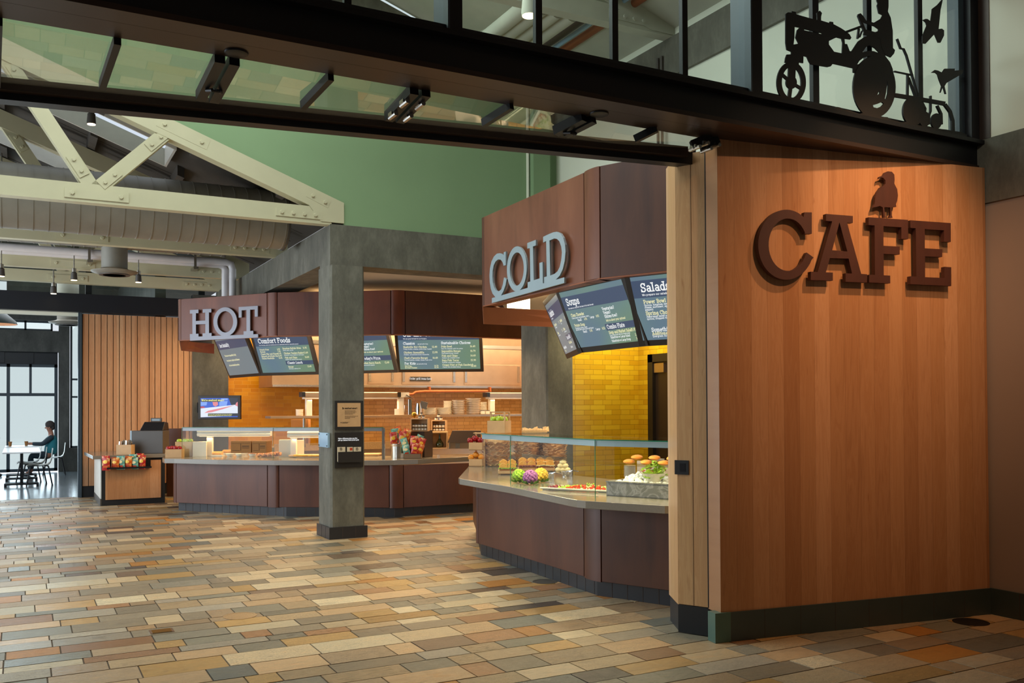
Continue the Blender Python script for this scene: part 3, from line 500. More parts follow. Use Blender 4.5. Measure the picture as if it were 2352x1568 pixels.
# ================================================================== STEEL BEAM, CLERESTORY, FOLDED GLASS PARTITION
t = thing('steel_beam', 'long black steel channel beam spanning the whole opening above the maple sign wall', 'beam', (2, 4.8, 3.53))
MB().box(-4.8, 6.74, 4.665, 4.75, 3.56, 3.72).build('web', 'black_steel', t)
MB().box(-4.8, 6.74, 4.65, 4.80, 3.53, 3.56).box(-4.8, 6.74, 4.802, 5.0, 3.53, 3.56).build('bottom_flange', 'dark_bronze', t)
MB().box(-4.8, 6.74, 4.60, 4.95, 3.72, 3.75).build('top_flange', 'black_steel', t)
MB().box(-4.8, 6.74, 4.94, 5.0, 3.56, 3.74).build('back_plate', 'black_steel', t)
for i, (px, py) in enumerate([(543, 121), (1376, 261)]):
    p = az(px, py, 3.528); o = MB().lathe([(.045, -.012), (.06, -.006), (.062, .002)], (p.x, p.y, 3.527), 24).build('ceiling_sensor', 'black_steel', None, True, origin=p)
    tag(o, ['round black sensor under the steel beam, left one, over the serving counters', 'round black sensor under the steel beam, right one, near the sign wall'][i], 'sensor')
w = struct('window_5', MB().box(-4.8, 6.74, 4.67, 4.73, 3.75, 3.80).box(-4.8, 6.74, 4.66, 4.74, 5.93, 6.0), 'mullion')
for px, hw in [(797, .02), (1235, .022), (1410, .022), (1570, .022), (1870, .03), (1993, .026), (2110, .026)]:
    x = ay(px, 200, 4.70).x; MB().box(x-hw, x+hw, 4.68, 4.715, 3.8, 5.94).build('mullion', 'black_steel', w)
for px, hw in [(1026, .055), (1716, .065)]:
    x = ay(px, 200, 4.70).x; MB().box(x-hw*.1, x+hw*1.3, 4.64, 4.76, 3.75, 6.3).build('post', 'black_steel', w); MB().box(x-hw*.1-.012, x-hw*.1, 4.64, 4.84, 3.75, 6.3).build('post_lit_side', 'blue_steel', w)  # left side in paler steel: the daylight on it is in the colour
MB().box(6.64, 6.735, 4.64, 4.76, 3.75, 6.3).build('post', 'black_steel', w); MB().box(6.575, 6.64, 4.70, 4.80, 3.75, 6.3).build('post_lit_side', 'blue_steel', w)  # corner post, daylit left side again coloured paler
MB().box(-4.8, 6.6, 4.697, 4.703, 3.8, 5.94).build('window_pane', 'glass', w)
MB().box(6.737, 6.76, 4.55, 4.72, 3.76, 6.3).build('corner_trim', 'dark_bronze', w)
# glazed partition folded up flat under the beam: four leaves hinged together, far rail
RA, RB = Vector((-1.2, 6.12, 3.45)), Vector((4.22, 5.27, 3.45)); ru = (RB-RA).normalized()
def onrail(px, py): p = az(px, py, 3.455); return p
t = thing('glazed_partition', 'black framed glass partition hanging flat under the ceiling behind the steel beam', 'partition', (2, 5.4, 3.45))
MB().bar(RA, RB+ru*.1, .10, .09).build('far_rail', 'black_steel', t); MB().bar(RA+Vector((0, -.075, .03)), RB+Vector((0, -.075, .03)), .06, .07).build('inner_rail', 'dark_bronze', t)
near = lambda x: Vector((x, 5.02, 3.53))
def cross(px0, py0, px1, py1): return az(px0, py0, 3.52), az(px1, py1, 3.47)
edges = []
for (a, b, c, d, w_, nm) in [(270, 92, 237, 190, .035, 'glazing_bar'), (760, 175, 700, 238, .035, 'glazing_bar'), (1175, 242, 1115, 280, .035, 'glazing_bar'), (1508, 295, 1462, 318, .035, 'glazing_bar')]:
    p, q = cross(a, b, c, d); q = p+(q-p)*1.08; MB().bar(p, q, w_, .05).build(nm, 'black_steel', t); edges.append(p)
for i, (a, b, c, d) in enumerate([(522, 135, 478, 220), (965, 208, 908, 268), (1352, 270, 1290, 302), (1640, 318, 1600, 335), (-30, 40, -30, 180)]):
    p, q = cross(a, b, c, d); q = p+(q-p)*1.05
    for sgn in (-1, 1): MB().bar(p+Vector((sgn*.038, 0, 0)), q+Vector((sgn*.038, 0, 0)), .055, .06).build('stile', 'black_steel', t)
    if i in (1, 3):
        for f in (.3, .75):
            c0 = p+(q-p)*f-Vector((0, 0, .035)); m = MB()
            for sgn in (-1, 1): m.tube([c0+Vector((sgn*.05, -.06, 0)), c0+Vector((sgn*.05, .05, -.0))], .014, 10).box(c0.x+sgn*.05-.02, c0.x+sgn*.05+.02, c0.y-.03, c0.y+.03, c0.z+.0, c0.z+.02)
            m.build('hinge', 'steel', t)
    if i in (0, 2):
        c0 = p+(q-p)*.6-Vector((0, 0, .04)); MB().tube([c0+Vector((-.04, .03, 0)), c0+Vector((-.02, -.02, -.01)), c0+Vector((.02, -.02, -.01)), c0+Vector((.04, .03, 0))], .01, 8).build('latch', 'black_steel', t)
MB().add([(-1.2, 5.0, 3.555), (4.25, 5.0, 3.555), (RB.x, RB.y, 3.475), (RA.x, RA.y, 3.475)], [(0, 1, 2, 3)]).build('glass', 'glass_folding', t)

# ================================================================== CUT-OUT SILHOUETTES ON THE BEAM
def Z3(pts): return [(1650+x/3.3504, y/3.3504) for x, y in pts]
YS = 4.628; SILN = [0]
def S2(pts): out = [];  return [(lambda p: (p.x, p.z))(ay(x, y, YS)) for x, y in Z3(pts)]
def ell(cx, cy, rx, ry, a0=0, a1=360, n=40, rev=False): return [(cx+rx*math.cos(math.radians(a0+(a1-a0)*i/n)), cy-ry*math.sin(math.radians(a0+(a1-a0)*i/n))) for i in range(n if a1-a0 == 360 else n+1)]
def thick(pts, w):
    out = []; L = []; R = []
    for i, p in enumerate(pts):
        a = Vector(pts[max(i-1, 0)]); b = Vector(pts[min(i+1, len(pts)-1)]); d = (b-a).normalized(); n = Vector((-d.y, d.x))*w/2; L.append((p[0]+n.x, p[1]+n.y)); R.append((p[0]-n.x, p[1]-n.y))
    return L+R[::-1]
def sil(polysets):
    mb = MB(); SILN[0] += 1
    for i, ps in enumerate(polysets):
        m = plate_mesh('s', None, [S2(p) for p in ps], (0, YS, 0), (1, 0, 0), (0, 0, 1), (0, -1, 0), .006+.0012*(SILN[0] % 8)+.00012*i)
        mb.add(m.v, m.f)
    return mb
tr = thing('tractor_cutout', 'flat black cut-out of a farmer driving a tractor with a plough on the beam', 'sculpture', (5.7, YS, 3.75))
body = [(512, 110), (530, 97), (560, 100), (560, 88), (592, 95), (592, 112), (700, 143), (755, 156), (755, 130), (752, 103), (775, 84), (792, 103), (785, 130), (785, 160), (850, 180), (852, 168), (878, 172), (880, 188), (940, 220), (985, 250), (1005, 268), (1018, 292), (1010, 306), (965, 300), (968, 340), (985, 342), (1005, 395), (1018, 398), (1070, 320), (1120, 285), (1180, 268), (1240, 285), (1250, 330), (1280, 435), (1315, 480), (1335, 530), (1345, 585), (1300, 620), (1030, 560), (1030, 527), (875, 492), (860, 512), (835, 518), (705, 497), (690, 475), (675, 440), (650, 432), (648, 488), (615, 482), (612, 515), (505, 482), (510, 450), (520, 422), (555, 420), (555, 400), (520, 385), (512, 330)]
h1 = [(582, 208), (620, 215), (600, 235), (588, 290), (612, 338), (573, 345), (580, 290)]; h2 = [(655, 226), (790, 258), (790, 266), (655, 235)]; h3 = [(845, 318), (905, 290), (942, 300), (950, 330), (946, 413), (885, 400), (845, 345)]
h7 = [(1063, 497), (1080, 470), (1110, 448), (1150, 434), (1190, 434), (1240, 452), (1285, 500), (1268, 500), (1225, 464), (1185, 448), (1150, 448), (1110, 464), (1078, 495)]; h8 = [(1105, 403), (1130, 365), (1160, 350), (1200, 375), (1235, 412), (1190, 396), (1150, 393)]
sil([[body, h1, h2, h3, h7, h8]]).build('tractor_body', 'black_matte', tr)
driver = [(1222, -20), (1213, 5), (1222, 30), (1215, 45), (1228, 105), (1258, 118), (1245, 145), (1190, 178), (1130, 160), (1110, 128), (1088, 105), (1068, 112), (1066, 132), (1085, 150), (1120, 178), (1195, 205), (1225, 225), (1225, 240), (1200, 250), (1150, 235), (1118, 228), (1110, 270), (1140, 275), (1190, 272), (1240, 300), (1250, 370), (1280, 425), (1320, 444), (1345, 415), (1353, 388), (1337, 372), (1335, 240), (1320, 140), (1298, 92), (1303, 55), (1303, 10), (1300, -20)]
sil([[driver]]).build('driver', 'black_matte', tr)
fw = [ell(555, 637, 112, 160), ell(555, 637, 74, 118)]; sp = [thick([(555, 637), q], w) for q, w in [((562, 500), 56), ((484, 575), 22), ((632, 684), 22), ((538, 765), 26)]]
sil([fw, [ell(555, 637, 42, 50)]]+[[q] for q in sp]).build('front_wheel', 'black_matte', tr)
rw = [ell(1192, 672, 164, 238)]; ho = [(1287, 620), (1298, 660), (1296, 720), (1282, 772), (1272, 762), (1282, 715), (1288, 665)]; ho2 = [(1180, 812), (1215, 802), (1250, 788), (1265, 800), (1245, 822), (1212, 835), (1185, 828)]; ho3 = [(1236, 700), (1234, 722), (1212, 737), (1222, 716)]
sil([rw+[ho, ho2, ho3]]).build('rear_wheel', 'black_matte', tr)
lug = []
sil([[thick([(975, 250), (1098, 205)], 18)], [thick([(1072, 120), (1118, 240)], 18)], [thick([(1075, 225), (1065, 300)], 12)], [thick([(1100, 240), (1080, 290)], 8)]]).build('steering_wheel', 'black_matte', tr)
plow = [[thick([(1368, 302), (1395, 375), (1418, 380), (1440, 430), (1530, 745)], 11)], [thick([(1345, 552), (1490, 582)], 9)], [thick([(1450, 570), (1448, 740)], 13)], [thick([(1456, 600), (1510, 745)], 14)], [thick([(1350, 735), (1540, 765), (1735, 800)], 30)], [ell(1492, 858, 82, 112)], [ell(1578, 920, 42, 58)], [ell(1668, 935, 40, 60)], [thick([(1560, 790), (1585, 840), (1580, 870)], 12)], [thick([(1735, 805), (1775, 860), (1795, 930), (1798, 1018)], 22)], [thick([(1625, 740), (1625, 860), (1614, 890), (1612, 960)], 11)], [thick([(1675, 815), (1706, 880), (1708, 960)], 16)]]
sil(plow).build('plough', 'black_matte', tr)
g = [(322, 725), (372, 722), (400, 732), (440, 738), (480, 748), (505, 768), (560, 772), (610, 782), (640, 795), (700, 802), (740, 800), (770, 808), (830, 820), (860, 838), (880, 842), (900, 826), (930, 832), (955, 855), (980, 848), (1020, 862), (1075, 880), (1110, 870), (1200, 900), (1290, 905), (1310, 925), (1400, 945), (1430, 940), (1520, 965), (1640, 985), (1690, 995), (1740, 1000), (1860, 1020), (1900, 1040), (1900, 1060), (1500, 985), (1000, 885), (600, 800), (322, 745)]
sil([[g]]).build('ground_strip', 'black_matte', tr)
b1 = [(1568, 155), (1590, 147), (1605, 148), (1628, 165), (1637, 100), (1640, 70), (1680, 40), (1715, 0), (1722, 0), (1705, 80), (1700, 130), (1690, 225), (1715, 222), (1732, 235), (1732, 275), (1705, 330), (1685, 330), (1658, 265), (1590, 338), (1565, 335), (1565, 280), (1585, 230), (1598, 200), (1590, 175)]
b2 = [(1633, 560), (1660, 540), (1685, 545), (1715, 560), (1735, 530), (1815, 530), (1812, 545), (1882, 540), (1870, 570), (1750, 640), (1735, 665), (1748, 725), (1738, 725), (1722, 670), (1705, 715), (1700, 712), (1712, 665), (1690, 610), (1680, 575), (1665, 562)]
for b, l in ((b1, 'black metal cut-out of a gull climbing with raised wing, mounted before the glass'), (b2, 'smaller black metal cut-out of a gull gliding with wings swept back')):
    p = S2([b[5]])[0]; tag(sil([[b]]).build('bird_cutout', 'black_matte', None, origin=(p[0], YS, p[1])), l, 'sculpture')

# ================================================================== LETTERS
def letter_sign(mats, polys, conv, A, B_, thick_, off, root=None, name='letter', lab=None, cat='letter', bevel=.003, group=None):
    d = Vector((B_[0]-A[0], B_[1]-A[1], 0)).normalized(); n = Vector((d.y, -d.x, 0)); O = Vector((A[0], A[1], 0))
    P = []
    for p in polys:
        q = []
        for x, y in p:
            w_ = seg(*conv(x, y), (A[0]+n.x*off, A[1]+n.y*off), (B_[0]+n.x*off, B_[1]+n.y*off)); q.append(((w_-O).dot(d), w_.z))
        P.append(q)
    m = plate_mesh(name, None, P, O+n*(off-thick_), d, Vector((0, 0, 1)), n, thick_)
    if root: return m.build(name, mats, root)
    cx = sum(q[0] for q in P[0])/len(P[0]); org = O+d*cx+n*off; org.z = min(q[1] for q in P[0])
    o = m.build(name, mats, None, origin=org); return tag(o, lab, cat, group)
cz = lambda x, y: (1500+x/2.7606, 340+y/2.7606)
Cc = [(960, 407), (1007, 407), (1007, 543), (962, 543)]+ell(855, 612, 122, 166, 30, 340, 30)[0:]+[(975, 662), (1018, 693)]+ell(845, 612, 178, 222, -26, -308, 40)
Cc = [(960, 407), (1007, 407), (1007, 543), (962, 543)]+ell(855, 612, 122, 166, 28, 338, 34)+[(975, 662), (1018, 693)]+[(845+178*math.cos(math.radians(a)), 612-222*math.sin(math.radians(a))) for a in range(334, 50, -6)]
letter_sign('sign_rust', [Cc], cz, A0, A1, .035, .06, name='letter_c', lab='large rusted steel slab-serif letter C on the maple wall')
letter_sign('sign_rust', [[(1097, 417), (1267, 430), (1267, 474), (1230, 472), (1320, 797), (1358, 800), (1356, 852), (1221, 847), (1221, 793), (1262, 795), (1240, 700), (1121, 697), (1096, 787), (1140, 789), (1140, 840), (1000, 836), (1000, 783), (1044, 785), (1136, 464), (1097, 461)], [(1182, 470), (1232, 655), (1136, 647)]], cz, A0, A1, .035, .06, name='letter_a', lab='large rusted steel slab-serif letter A on the maple wall')
letter_sign('sign_rust', [[(1367, 438), (1617, 455), (1617, 577), (1575, 574), (1575, 502), (1461, 494), (1461, 619), (1564, 624), (1564, 674), (1462, 670), (1463, 806), (1504, 808), (1504, 857), (1370, 851), (1370, 802), (1407, 803), (1405, 490), (1367, 487)]], cz, A0, A1, .035, .06, name='letter_f', lab='large rusted steel letter F on the maple wall, with a gull standing on it')
letter_sign('sign_rust', [[(1632, 457), (1888, 475), (1888, 595), (1845, 592), (1845, 521), (1723, 513), (1723, 635), (1835, 641), (1834, 690), (1725, 686), (1725, 818), (1848, 823), (1848, 752), (1891, 755), (1891, 874), (1632, 862), (1632, 812), (1670, 814), (1666, 508), (1632, 505)]], cz, A0, A1, .035, .06, name='letter_e', lab='large rusted steel letter E, last on the maple wall')
gull = [(1432, 195), (1436, 182), (1460, 172), (1470, 155), (1490, 147), (1515, 150), (1530, 168), (1532, 200), (1530, 225), (1548, 260), (1553, 300), (1548, 335), (1540, 355), (1543, 372), (1528, 372), (1512, 376), (1513, 425), (1520, 441), (1498, 441), (1505, 425), (1505, 376), (1470, 374), (1466, 377), (1472, 428), (1478, 440), (1462, 440), (1457, 376), (1440, 366), (1420, 372), (1396, 376), (1405, 355), (1407, 340), (1410, 310), (1420, 280), (1440, 250), (1465, 237), (1474, 225), (1474, 205), (1460, 188), (1445, 186)]
g_ = letter_sign('sign_rust', [gull], cz, A0, A1, .02, .05, name='gull_cutout', lab='rusted steel gull cut-out standing on top of the letter F', cat='sculpture')

# ================================================================== TRUSSES, DUCTS, PIPES
def make_truss(label):
    y = 11.21; t = thing('roof_truss', label, 'truss', (0, y, 4.0)); TH_ = .15; m_ = 'cream_steel'; tc = lambda x: 4.29+.37*(3.50-x)
    MB().box(-4.8, 3.44, y, y+TH_, 3.96, 4.17).build('bottom_chord', m_, t)
    MB().quadslab([(3.60, y-.01, 3.99), (3.60, y-.01, 4.25), (-4.8, y-.01, tc(-4.8)), (-4.8, y-.01, tc(-4.8)-.24), (3.15, y-.01, tc(3.15)-.24), (3.3, y-.01, 3.99)], (0, 1, 0), TH_+.02).build('top_chord', m_, t)
    def web(x0, z0, x1, z1, dx):
        p, q = Vector((x0, y+.07, z0)), Vector((x1, y+.07, z1)); MB().bar(p, q, TH_-.02, .155, (1, 0, 0)).build('web_member', m_, t)
        d = (q-p).normalized(); pl = []
        for f in (.17, .80):
            c = p+(q-p)*f; o = MB().obox(c+Vector((0, -.071, 0)), d*.13, (0, .006, 0), d.cross(Vector((0, 1, 0)))*.055).build('gusset_plate', m_, t)
            for e in (-.07, .07): cc = c+d*e+Vector((0, -.078, 0)); MB().tube([cc, cc+Vector((0, -.018, 0))], [.024, .02], 6).build('bolt', m_, o)
    for x0 in (.72,):
        web(x0+.02, 4.12, x0+.80, tc(x0+.80)-.12, 1); web(x0-.02, 4.12, x0-.95, tc(x0-.95)-.12, -1)
    web(-2.2, 4.12, -1.25, tc(-1.25)-.12, 1)
    def plate(c, hx, hz, bolts, a=0):
        d = Vector((math.cos(a), 0, math.sin(a))); u = Vector((-math.sin(a), 0, math.cos(a))); c = Vector((c[0], y-.005, c[1]))
        o = MB().obox(c, d*hx, (0, .008, 0), u*hz).build('gusset_plate', m_, t)
        for b in bolts: cc = c+d*b+Vector((0, -.008, 0)); MB().tube([cc, cc+Vector((0, -.02, 0))], [.026, .021], 6).build('bolt', m_, o)
    plate((.74, 4.05), .33, .055, (-.25, .25)); plate((3.03, 4.06), .29, .05, (-.22, -.08, .06, .2)); plate((3.27, 4.27), .15, .05, (-.08, .09), -.40); plate((1.66, tc(1.66)-.10), .30, .06, (-.22, .22), -.355)
    return t
tl = ['cream bolted roof truss nearest the camera, ending on the concrete column', 'second roof truss, just behind the big spiral duct', 'third roof truss, carrying the pair of white pipes', 'fourth and farthest roof truss, against the glazed strip']
t1 = make_truss(tl[0])
for lab, y in zip(tl[1:], (14.0, 16.7, 18.55)):
    c = copy_tree(t1); c.location = (0, y, 4.0); c['label'] = lab
def duct(y, zc, r, x1, lab, seams=.17):
    t = thing('spiral_duct', lab, 'duct', (x1, y, zc)); MB().tube([(-4.7, y, zc), (x1, y, zc)], r, 36).build('pipe', 'duct', t, True)
    m = MB(); x = x1-.02
    while x > -1.0: m.tube([(x, y, zc), (x-.012, y, zc)], r+.006, 36); x -= seams
    m.build('seams', 'duct', t, True); MB().tube([(x1, y, zc), (x1+.03, y, zc)], r+.015, 36).build('end_cap', 'plastic_grey', t, True); return t
duct(12.75, 4.27, .40, 3.2, 'large grey spiral duct running behind the nearest roof truss')
duct(15.4, 4.50, .36, 2.9, 'grey spiral duct between the second and third trusses, with the round diffuser')
def diffuser(px, py, y, r, ztop, lab):
    p = ay(px, py, y); t = thing('air_diffuser', lab, 'diffuser', p); z = p.z
    MB().lathe([(r, z+.06), (r, ztop)], (p.x, y, 0), 28).build('neck', 'duct', t, True)
    MB().lathe([(r*.35, z+.005), (r*1.2, z-.005), (r*1.75, z+.03), (r*1.8, z+.045), (r*1.2, z+.07), (r*.9, z+.1)], (p.x, y, 0), 32).build('cone', 'duct', t, True)
    m = MB()
    for k in (.5, .8, 1.1): m.lathe([(r*k, z-.016), (r*k+.015, z-.016), (r*k+.015, z+.0)], (p.x, y, 0), 28)
    m.build('rings', 'plastic_grey', t, True)
diffuser(263, 630, 15.4, .19, 4.3, 'round air diffuser hanging from the second duct, above the boards wall')
diffuser(156, 745, 20.5, .20, 5.42, 'round air diffuser in the dining room beside the narrow window')
t = thing('white_pipes', 'pair of glossy white insulated pipes turning down at the concrete beam', 'pipes', (3.3, 16.5, 3.8))
for i, dy in enumerate((0, .14)):
    MB().tube([(-4.8, 16.5+dy, 4.22-.03*i), (3.16-.1*i, 16.5+dy, 4.22-.03*i), (3.24-.1*i, 16.5+dy, 4.19-.03*i), (3.27-.1*i, 16.5+dy, 4.1), (3.27-.1*i, 16.5+dy, 3.42)], .062, 16).build('pipe', 'white_pipe', t, True)
for px in (205, 448):
    p = ay(px, 600, 16.42); m = MB()
    m.box(p.x-.02, p.x+.02, 16.38, 16.40, 4.05, 4.38).box(p.x-.03, p.x+.05, 16.36, 16.72, 4.05, 4.09).build('pipe_clamp', 'steel', t)
def onroof(px, py, off): r = ray(px, py); tt_ = (4.42-off+.37*3.57-1.65)/(r.z+.37*r.x); return CAM+r*tt_
a, b = onroof(20, 278, .12), onroof(325, 402, .12); tag(MB().tube([a, b], .022, 10).build('copper_pipe', 'copper', None, True, origin=a), 'thin copper pipe running down under the dark roof deck behind the first truss', 'pipe')
def track(px, py, y, lab):
    p = ay(px, py, y); s_ = .055; t = thing('spotlight', lab, 'spotlight', p)
    MB().lathe([(.05, .0), (.052, .02), (.045, .10), (.045, .12)], p, 18).build('housing', 'plastic_grey', t, True); MB().lathe([(.02, .12), (.035, .13), (.035, .19), (.01, .2), (.01, max(.42, 4.42+.37*(3.57-p.x)-p.z-.02))], p, 16).build('stem', 'steel', t, True)
    MB().lathe([(.001, -.006), (.046, -.006), (.046, 0)], p, 18).build('lens', 'lamp_glow', t)
track(210, 285, 12.0, 'lit spotlight hanging under the first roof skylight'); 
for (px, py, y, l) in [(170, 643, 16.5, 'lit spotlight left of the round diffuser'), (318, 648, 16.5, 'lit spotlight right of the round diffuser'), (3, 634, 16.5, 'lit spotlight cut by the left picture edge'), (123, 674, 18.3, 'lit spotlight just above the navy beam')]: track(px, py, y, l)
p = ay(1216, 36, 7.2); t = thing('spotlight', 'lit round lamp seen through the clerestory glass near the roof', 'spotlight', p); MB().lathe([(.07, .0), (.075, .03), (.06, .2)], p, 20).build('housing', 'deck_white', t, True); MB().lathe([(.001, -.006), (.065, -.006), (.065, 0)], p, 20).build('lens', 'lamp_glow', t)
# roof-space pipes seen through the clerestory
for i, (px, py) in enumerate(((1116, 88), (1148, 92), (1181, 98), (1214, 104))):
    a = az(px, py, 6.06); b = Vector((a.x, 8.67, a.z)); tag(MB().tube([a, b], .088, 20).tube([a-Vector((0, .03, 0)), a+Vector((0, .04, 0))], .10, 20).build('roof_conduit', 'deck_white', None, True, origin=a), 'fat white round tube under the roof, %s of the row of four' % ['first from the left', 'second from the left', 'third from the left', 'rightmost'][i], 'tube', 'white tubes under the hall roof')
for px, py, mt, nm, r, l in [(1246, 110, 'dark_bronze', 'brown_pipe', .045, 'dark brown pipe under the hall roof'), (1263, 117, 'frosted_plate', 'blue_pipe', .03, 'pale blue pipe between the brown and the orange pipes'), (1281, 124, 'copper', 'orange_pipe', .05, 'orange copper-coloured pipe under the hall roof')]:
    a = az(px, py, 6.26); tag(MB().tube([a, Vector((a.x, 5.2, a.z))], r, 14).build(nm, mt, None, True, origin=a), l, 'pipe')
m = MB(); y = 8.5
t = thing('roof_truss', 'white roof truss high in the hall, its bolted end seen through the clerestory', 'truss', (5, y, 6.0))
MB().box(-4.8, 6.74, y, y+.15, 5.98, 6.19).build('bottom_chord', 'deck_white', t); MB().quadslab([(6.74, y-.01, 6.0), (6.74, y-.01, 6.2), (-2, y-.01, 9.0), (-2, y-.01, 8.75), (6.4, y-.01, 6.0)], (0, 1, 0), .17).build('top_chord', 'deck_white', t)
for xx in (5.9, 6.03, 6.16, 6.29): MB().tube([(xx, y, 6.08), (xx, y-.03, 6.08)], [.028, .022], 6).build('bolt', 'deck_white', t)
MB().box(5.82, 6.37, y-.012, y, 6.03, 6.14).build('gusset_plate', 'deck_white', t)
for px in (1512, 1521):
    a = ax(px, 140, 6.69); tag(MB().tube([(6.68, a.y, 4.3), (6.68, a.y, 5.8)], .018, 10).build('wall_conduit', 'plastic_grey', None, True, origin=(6.68, a.y, 4.3)), 'thin grey conduit running up the side wall, %s of the pair' % ('left' if px < 1515 else 'right'), 'conduit')
# ================================================================== SERVING STATIONS
def P2(v): return Vector((v[0], v[1], 0))
def fascia_run(t, path, z0, z1, th, mats_, name='panel', gap=.024):
    """path: list of (a, b, material) vertical panels, thickness inward (left of a->b is outward)"""
    for a, b, mt in path:
        a, b = P2(a), P2(b); d = (b-a).normalized(); n = Vector((-d.y, d.x, 0)); a2, b2 = a+d*gap/2, b-d*gap/2
        MB().obox((a2+b2)/2+n*(th/2)+Vector((0, 0, (z0+z1)/2)), (b2-a2)/2, n*th/2, (0, 0, (z1-z0)/2)).build(name, mt, t, bevel=.003)
        MB().obox((a+b)/2+n*(th+.004)+Vector((0, 0, (z0+z1)/2)), (b-a)/2, n*.004, (0, 0, (z1-z0)/2-.004)).build('backing', 'black_matte', t)
def bulge(t, a, b, z0, z1, out, mt, name='pilaster'):
    a, b = P2(a), P2(b); d = (b-a); L = d.length; d.normalize(); n = Vector((d.y, -d.x, 0)); pts = []
    for i in range(9): s_ = i/8; pts.append(a+d*L*s_+n*(out*math.sin(math.pi*s_)**.6 if 0 < s_ < 1 else 0))
    pts += [b-n*.04, a-n*.04]; MB().prism([(p.x, p.y) for p in pts], z0, z1).build(name, mt, t, True)
def toe(t, path, z1=.14, inset=.0):
    for a, b in zip(path, path[1:]):
        a, b = P2(a), P2(b); d = (b-a).normalized(); n = Vector((-d.y, d.x, 0)); L = (b-a).length
        m = MB().obox((a+b)/2+n*.02+Vector((0, 0, z1/2)), (b-a)/2, n*.02, (0, 0, z1/2))
        k = int(L/.152)
        for i in range(1, k+1): c = a+d*(i*.152)-n*.001; m.mat(1).obox(c+Vector((0, 0, z1/2)), d*.0025, n*.001, (0, 0, z1/2))
        m.build('toe_tile', ['base_tile', 'tile_grout'], t)
# ---------- cold station
cold = thing('serving_counter', 'nearer cold food counter of dark brown panels with a pale grey worktop', 'counter', (4.9, 7.8, 0))
K0, K1, K2, K3 = (4.47, 9.16), (4.41, 6.88), (4.41, 6.62), (4.70, 5.98)
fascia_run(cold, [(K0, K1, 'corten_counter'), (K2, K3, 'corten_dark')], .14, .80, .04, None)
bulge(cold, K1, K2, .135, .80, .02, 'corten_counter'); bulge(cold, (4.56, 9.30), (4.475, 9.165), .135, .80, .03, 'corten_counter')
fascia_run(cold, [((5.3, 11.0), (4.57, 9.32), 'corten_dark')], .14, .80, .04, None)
toe(cold, [(5.32, 10.95), (4.53, 9.2), (4.44, 6.72), (4.80, 5.9)])
ct = [az(px, py, .86) for px, py in [(1078, 1069), (1053, 1097), (1056, 1099), (1173, 1118), (1285, 1140.5), (1305, 1144.5), (1325, 1148), (1345, 1150), (1527, 1161)]]
poly = [(p.x, p.y) for p in ct]+[(4.95, 5.62), (5.75, 6.2), (5.6, 9.4), (5.9, 10.6)]
MB().prism(poly, .795, .86).build('worktop', 'counter', cold, bevel=.004, label='pale grey solid worktop')
# canopy
can = thing('canopy', 'nearer rusted steel canopy that carries the COLD lettering', 'canopy', (4.9, 7.8, 2.76))
FZ0, FZ1 = 2.765, 3.74; k0, k1, k2, k3 = (4.47, 8.98), (4.42, 6.86), (4.42, 6.62), (4.78, 5.80)
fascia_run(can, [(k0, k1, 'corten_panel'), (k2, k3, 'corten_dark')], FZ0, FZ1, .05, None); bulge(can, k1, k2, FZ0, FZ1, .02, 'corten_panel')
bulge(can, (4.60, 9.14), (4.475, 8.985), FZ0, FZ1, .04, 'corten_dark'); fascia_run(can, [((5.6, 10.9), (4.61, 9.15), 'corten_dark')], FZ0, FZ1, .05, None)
m = MB()
for a, b in [((4.62, 9.13), k0), (k0, k1), (k1, k2), (k2, k3)]:
    a, b = P2(a), P2(b); d = (b-a).normalized(); n = Vector((-d.y, d.x, 0)); m.obox((a+b)/2+n*.055+Vector((0, 0, FZ0-.006)), (b-a)/2+d*.01, n*.062, (0, 0, .006))
m.build('bottom_lip', 'corten_light', can)
mb = MB().quadslab([(4.47, 9.0, 2.755), (4.56, 9.16, 2.58), (6.2, 9.16, 2.58), (6.2, 9.06, 2.755)], (0, 1, .3), .015).build('end_board', 'corten_light', can)  # end board in paler rust, its lit look put into the colour
MB().prism([(4.52, 9.0), (4.47, 6.85), (4.47, 6.64), (4.83, 5.85), (6.76, 5.6), (6.76, 9.2), (5.6, 10.8)], FZ1-.12, FZ1-.08).build('top_deck', 'corten_dark', can)
p = az(1191, 711, 2.80); t = thing('ceiling_lamp', 'glowing square lamp in the cold station ceiling, just under the COLD lettering', 'lamp', p); k = mpp(p)
MB().box(p.x-.10, p.x+.10, p.y-.10, p.y+.10, 2.80, 2.96).build('shade', 'lamp_glow', t); MB().box(p.x-.105, p.x+.105, p.y-.105, p.y+.105, 2.78, 2.80).build('rim', 'shade_inside', t)
# lettering COLD and HOT
cc_ = lambda x, y: (1090+x/6.032, 500+y/6.032)
pth = lambda *a: list(a)
sgn = thing('lettering', 'pale blue-grey metal letters COLD joined by a bar on the nearer canopy', 'sign', (4.4, 8, 2.8))
Ccold = [(432, 466), (432, 655), (400, 664), (396, 640), (385, 610), (360, 580), (325, 576), (290, 606), (264, 660), (250, 740), (247, 820), (253, 900), (268, 960), (293, 1003), (333, 1021), (370, 990), (392, 920), (408, 826), (443, 850), (430, 930), (402, 1010), (365, 1078), (290, 1100), (248, 1050), (224, 980), (210, 890), (206, 800), (213, 700), (234, 605), (268, 535), (310, 496), (350, 490), (385, 503), (403, 520), (403, 478)]
Oo = [(585+137*math.cos(a), 707-312*math.sin(a)-.10*137*math.cos(a)) for a in [i*math.pi/24 for i in range(48)]]; Oi = [(585+96*math.cos(a), 710-230*math.sin(a)-.13*96*math.cos(a)) for a in [i*math.pi/24 for i in range(48)]]
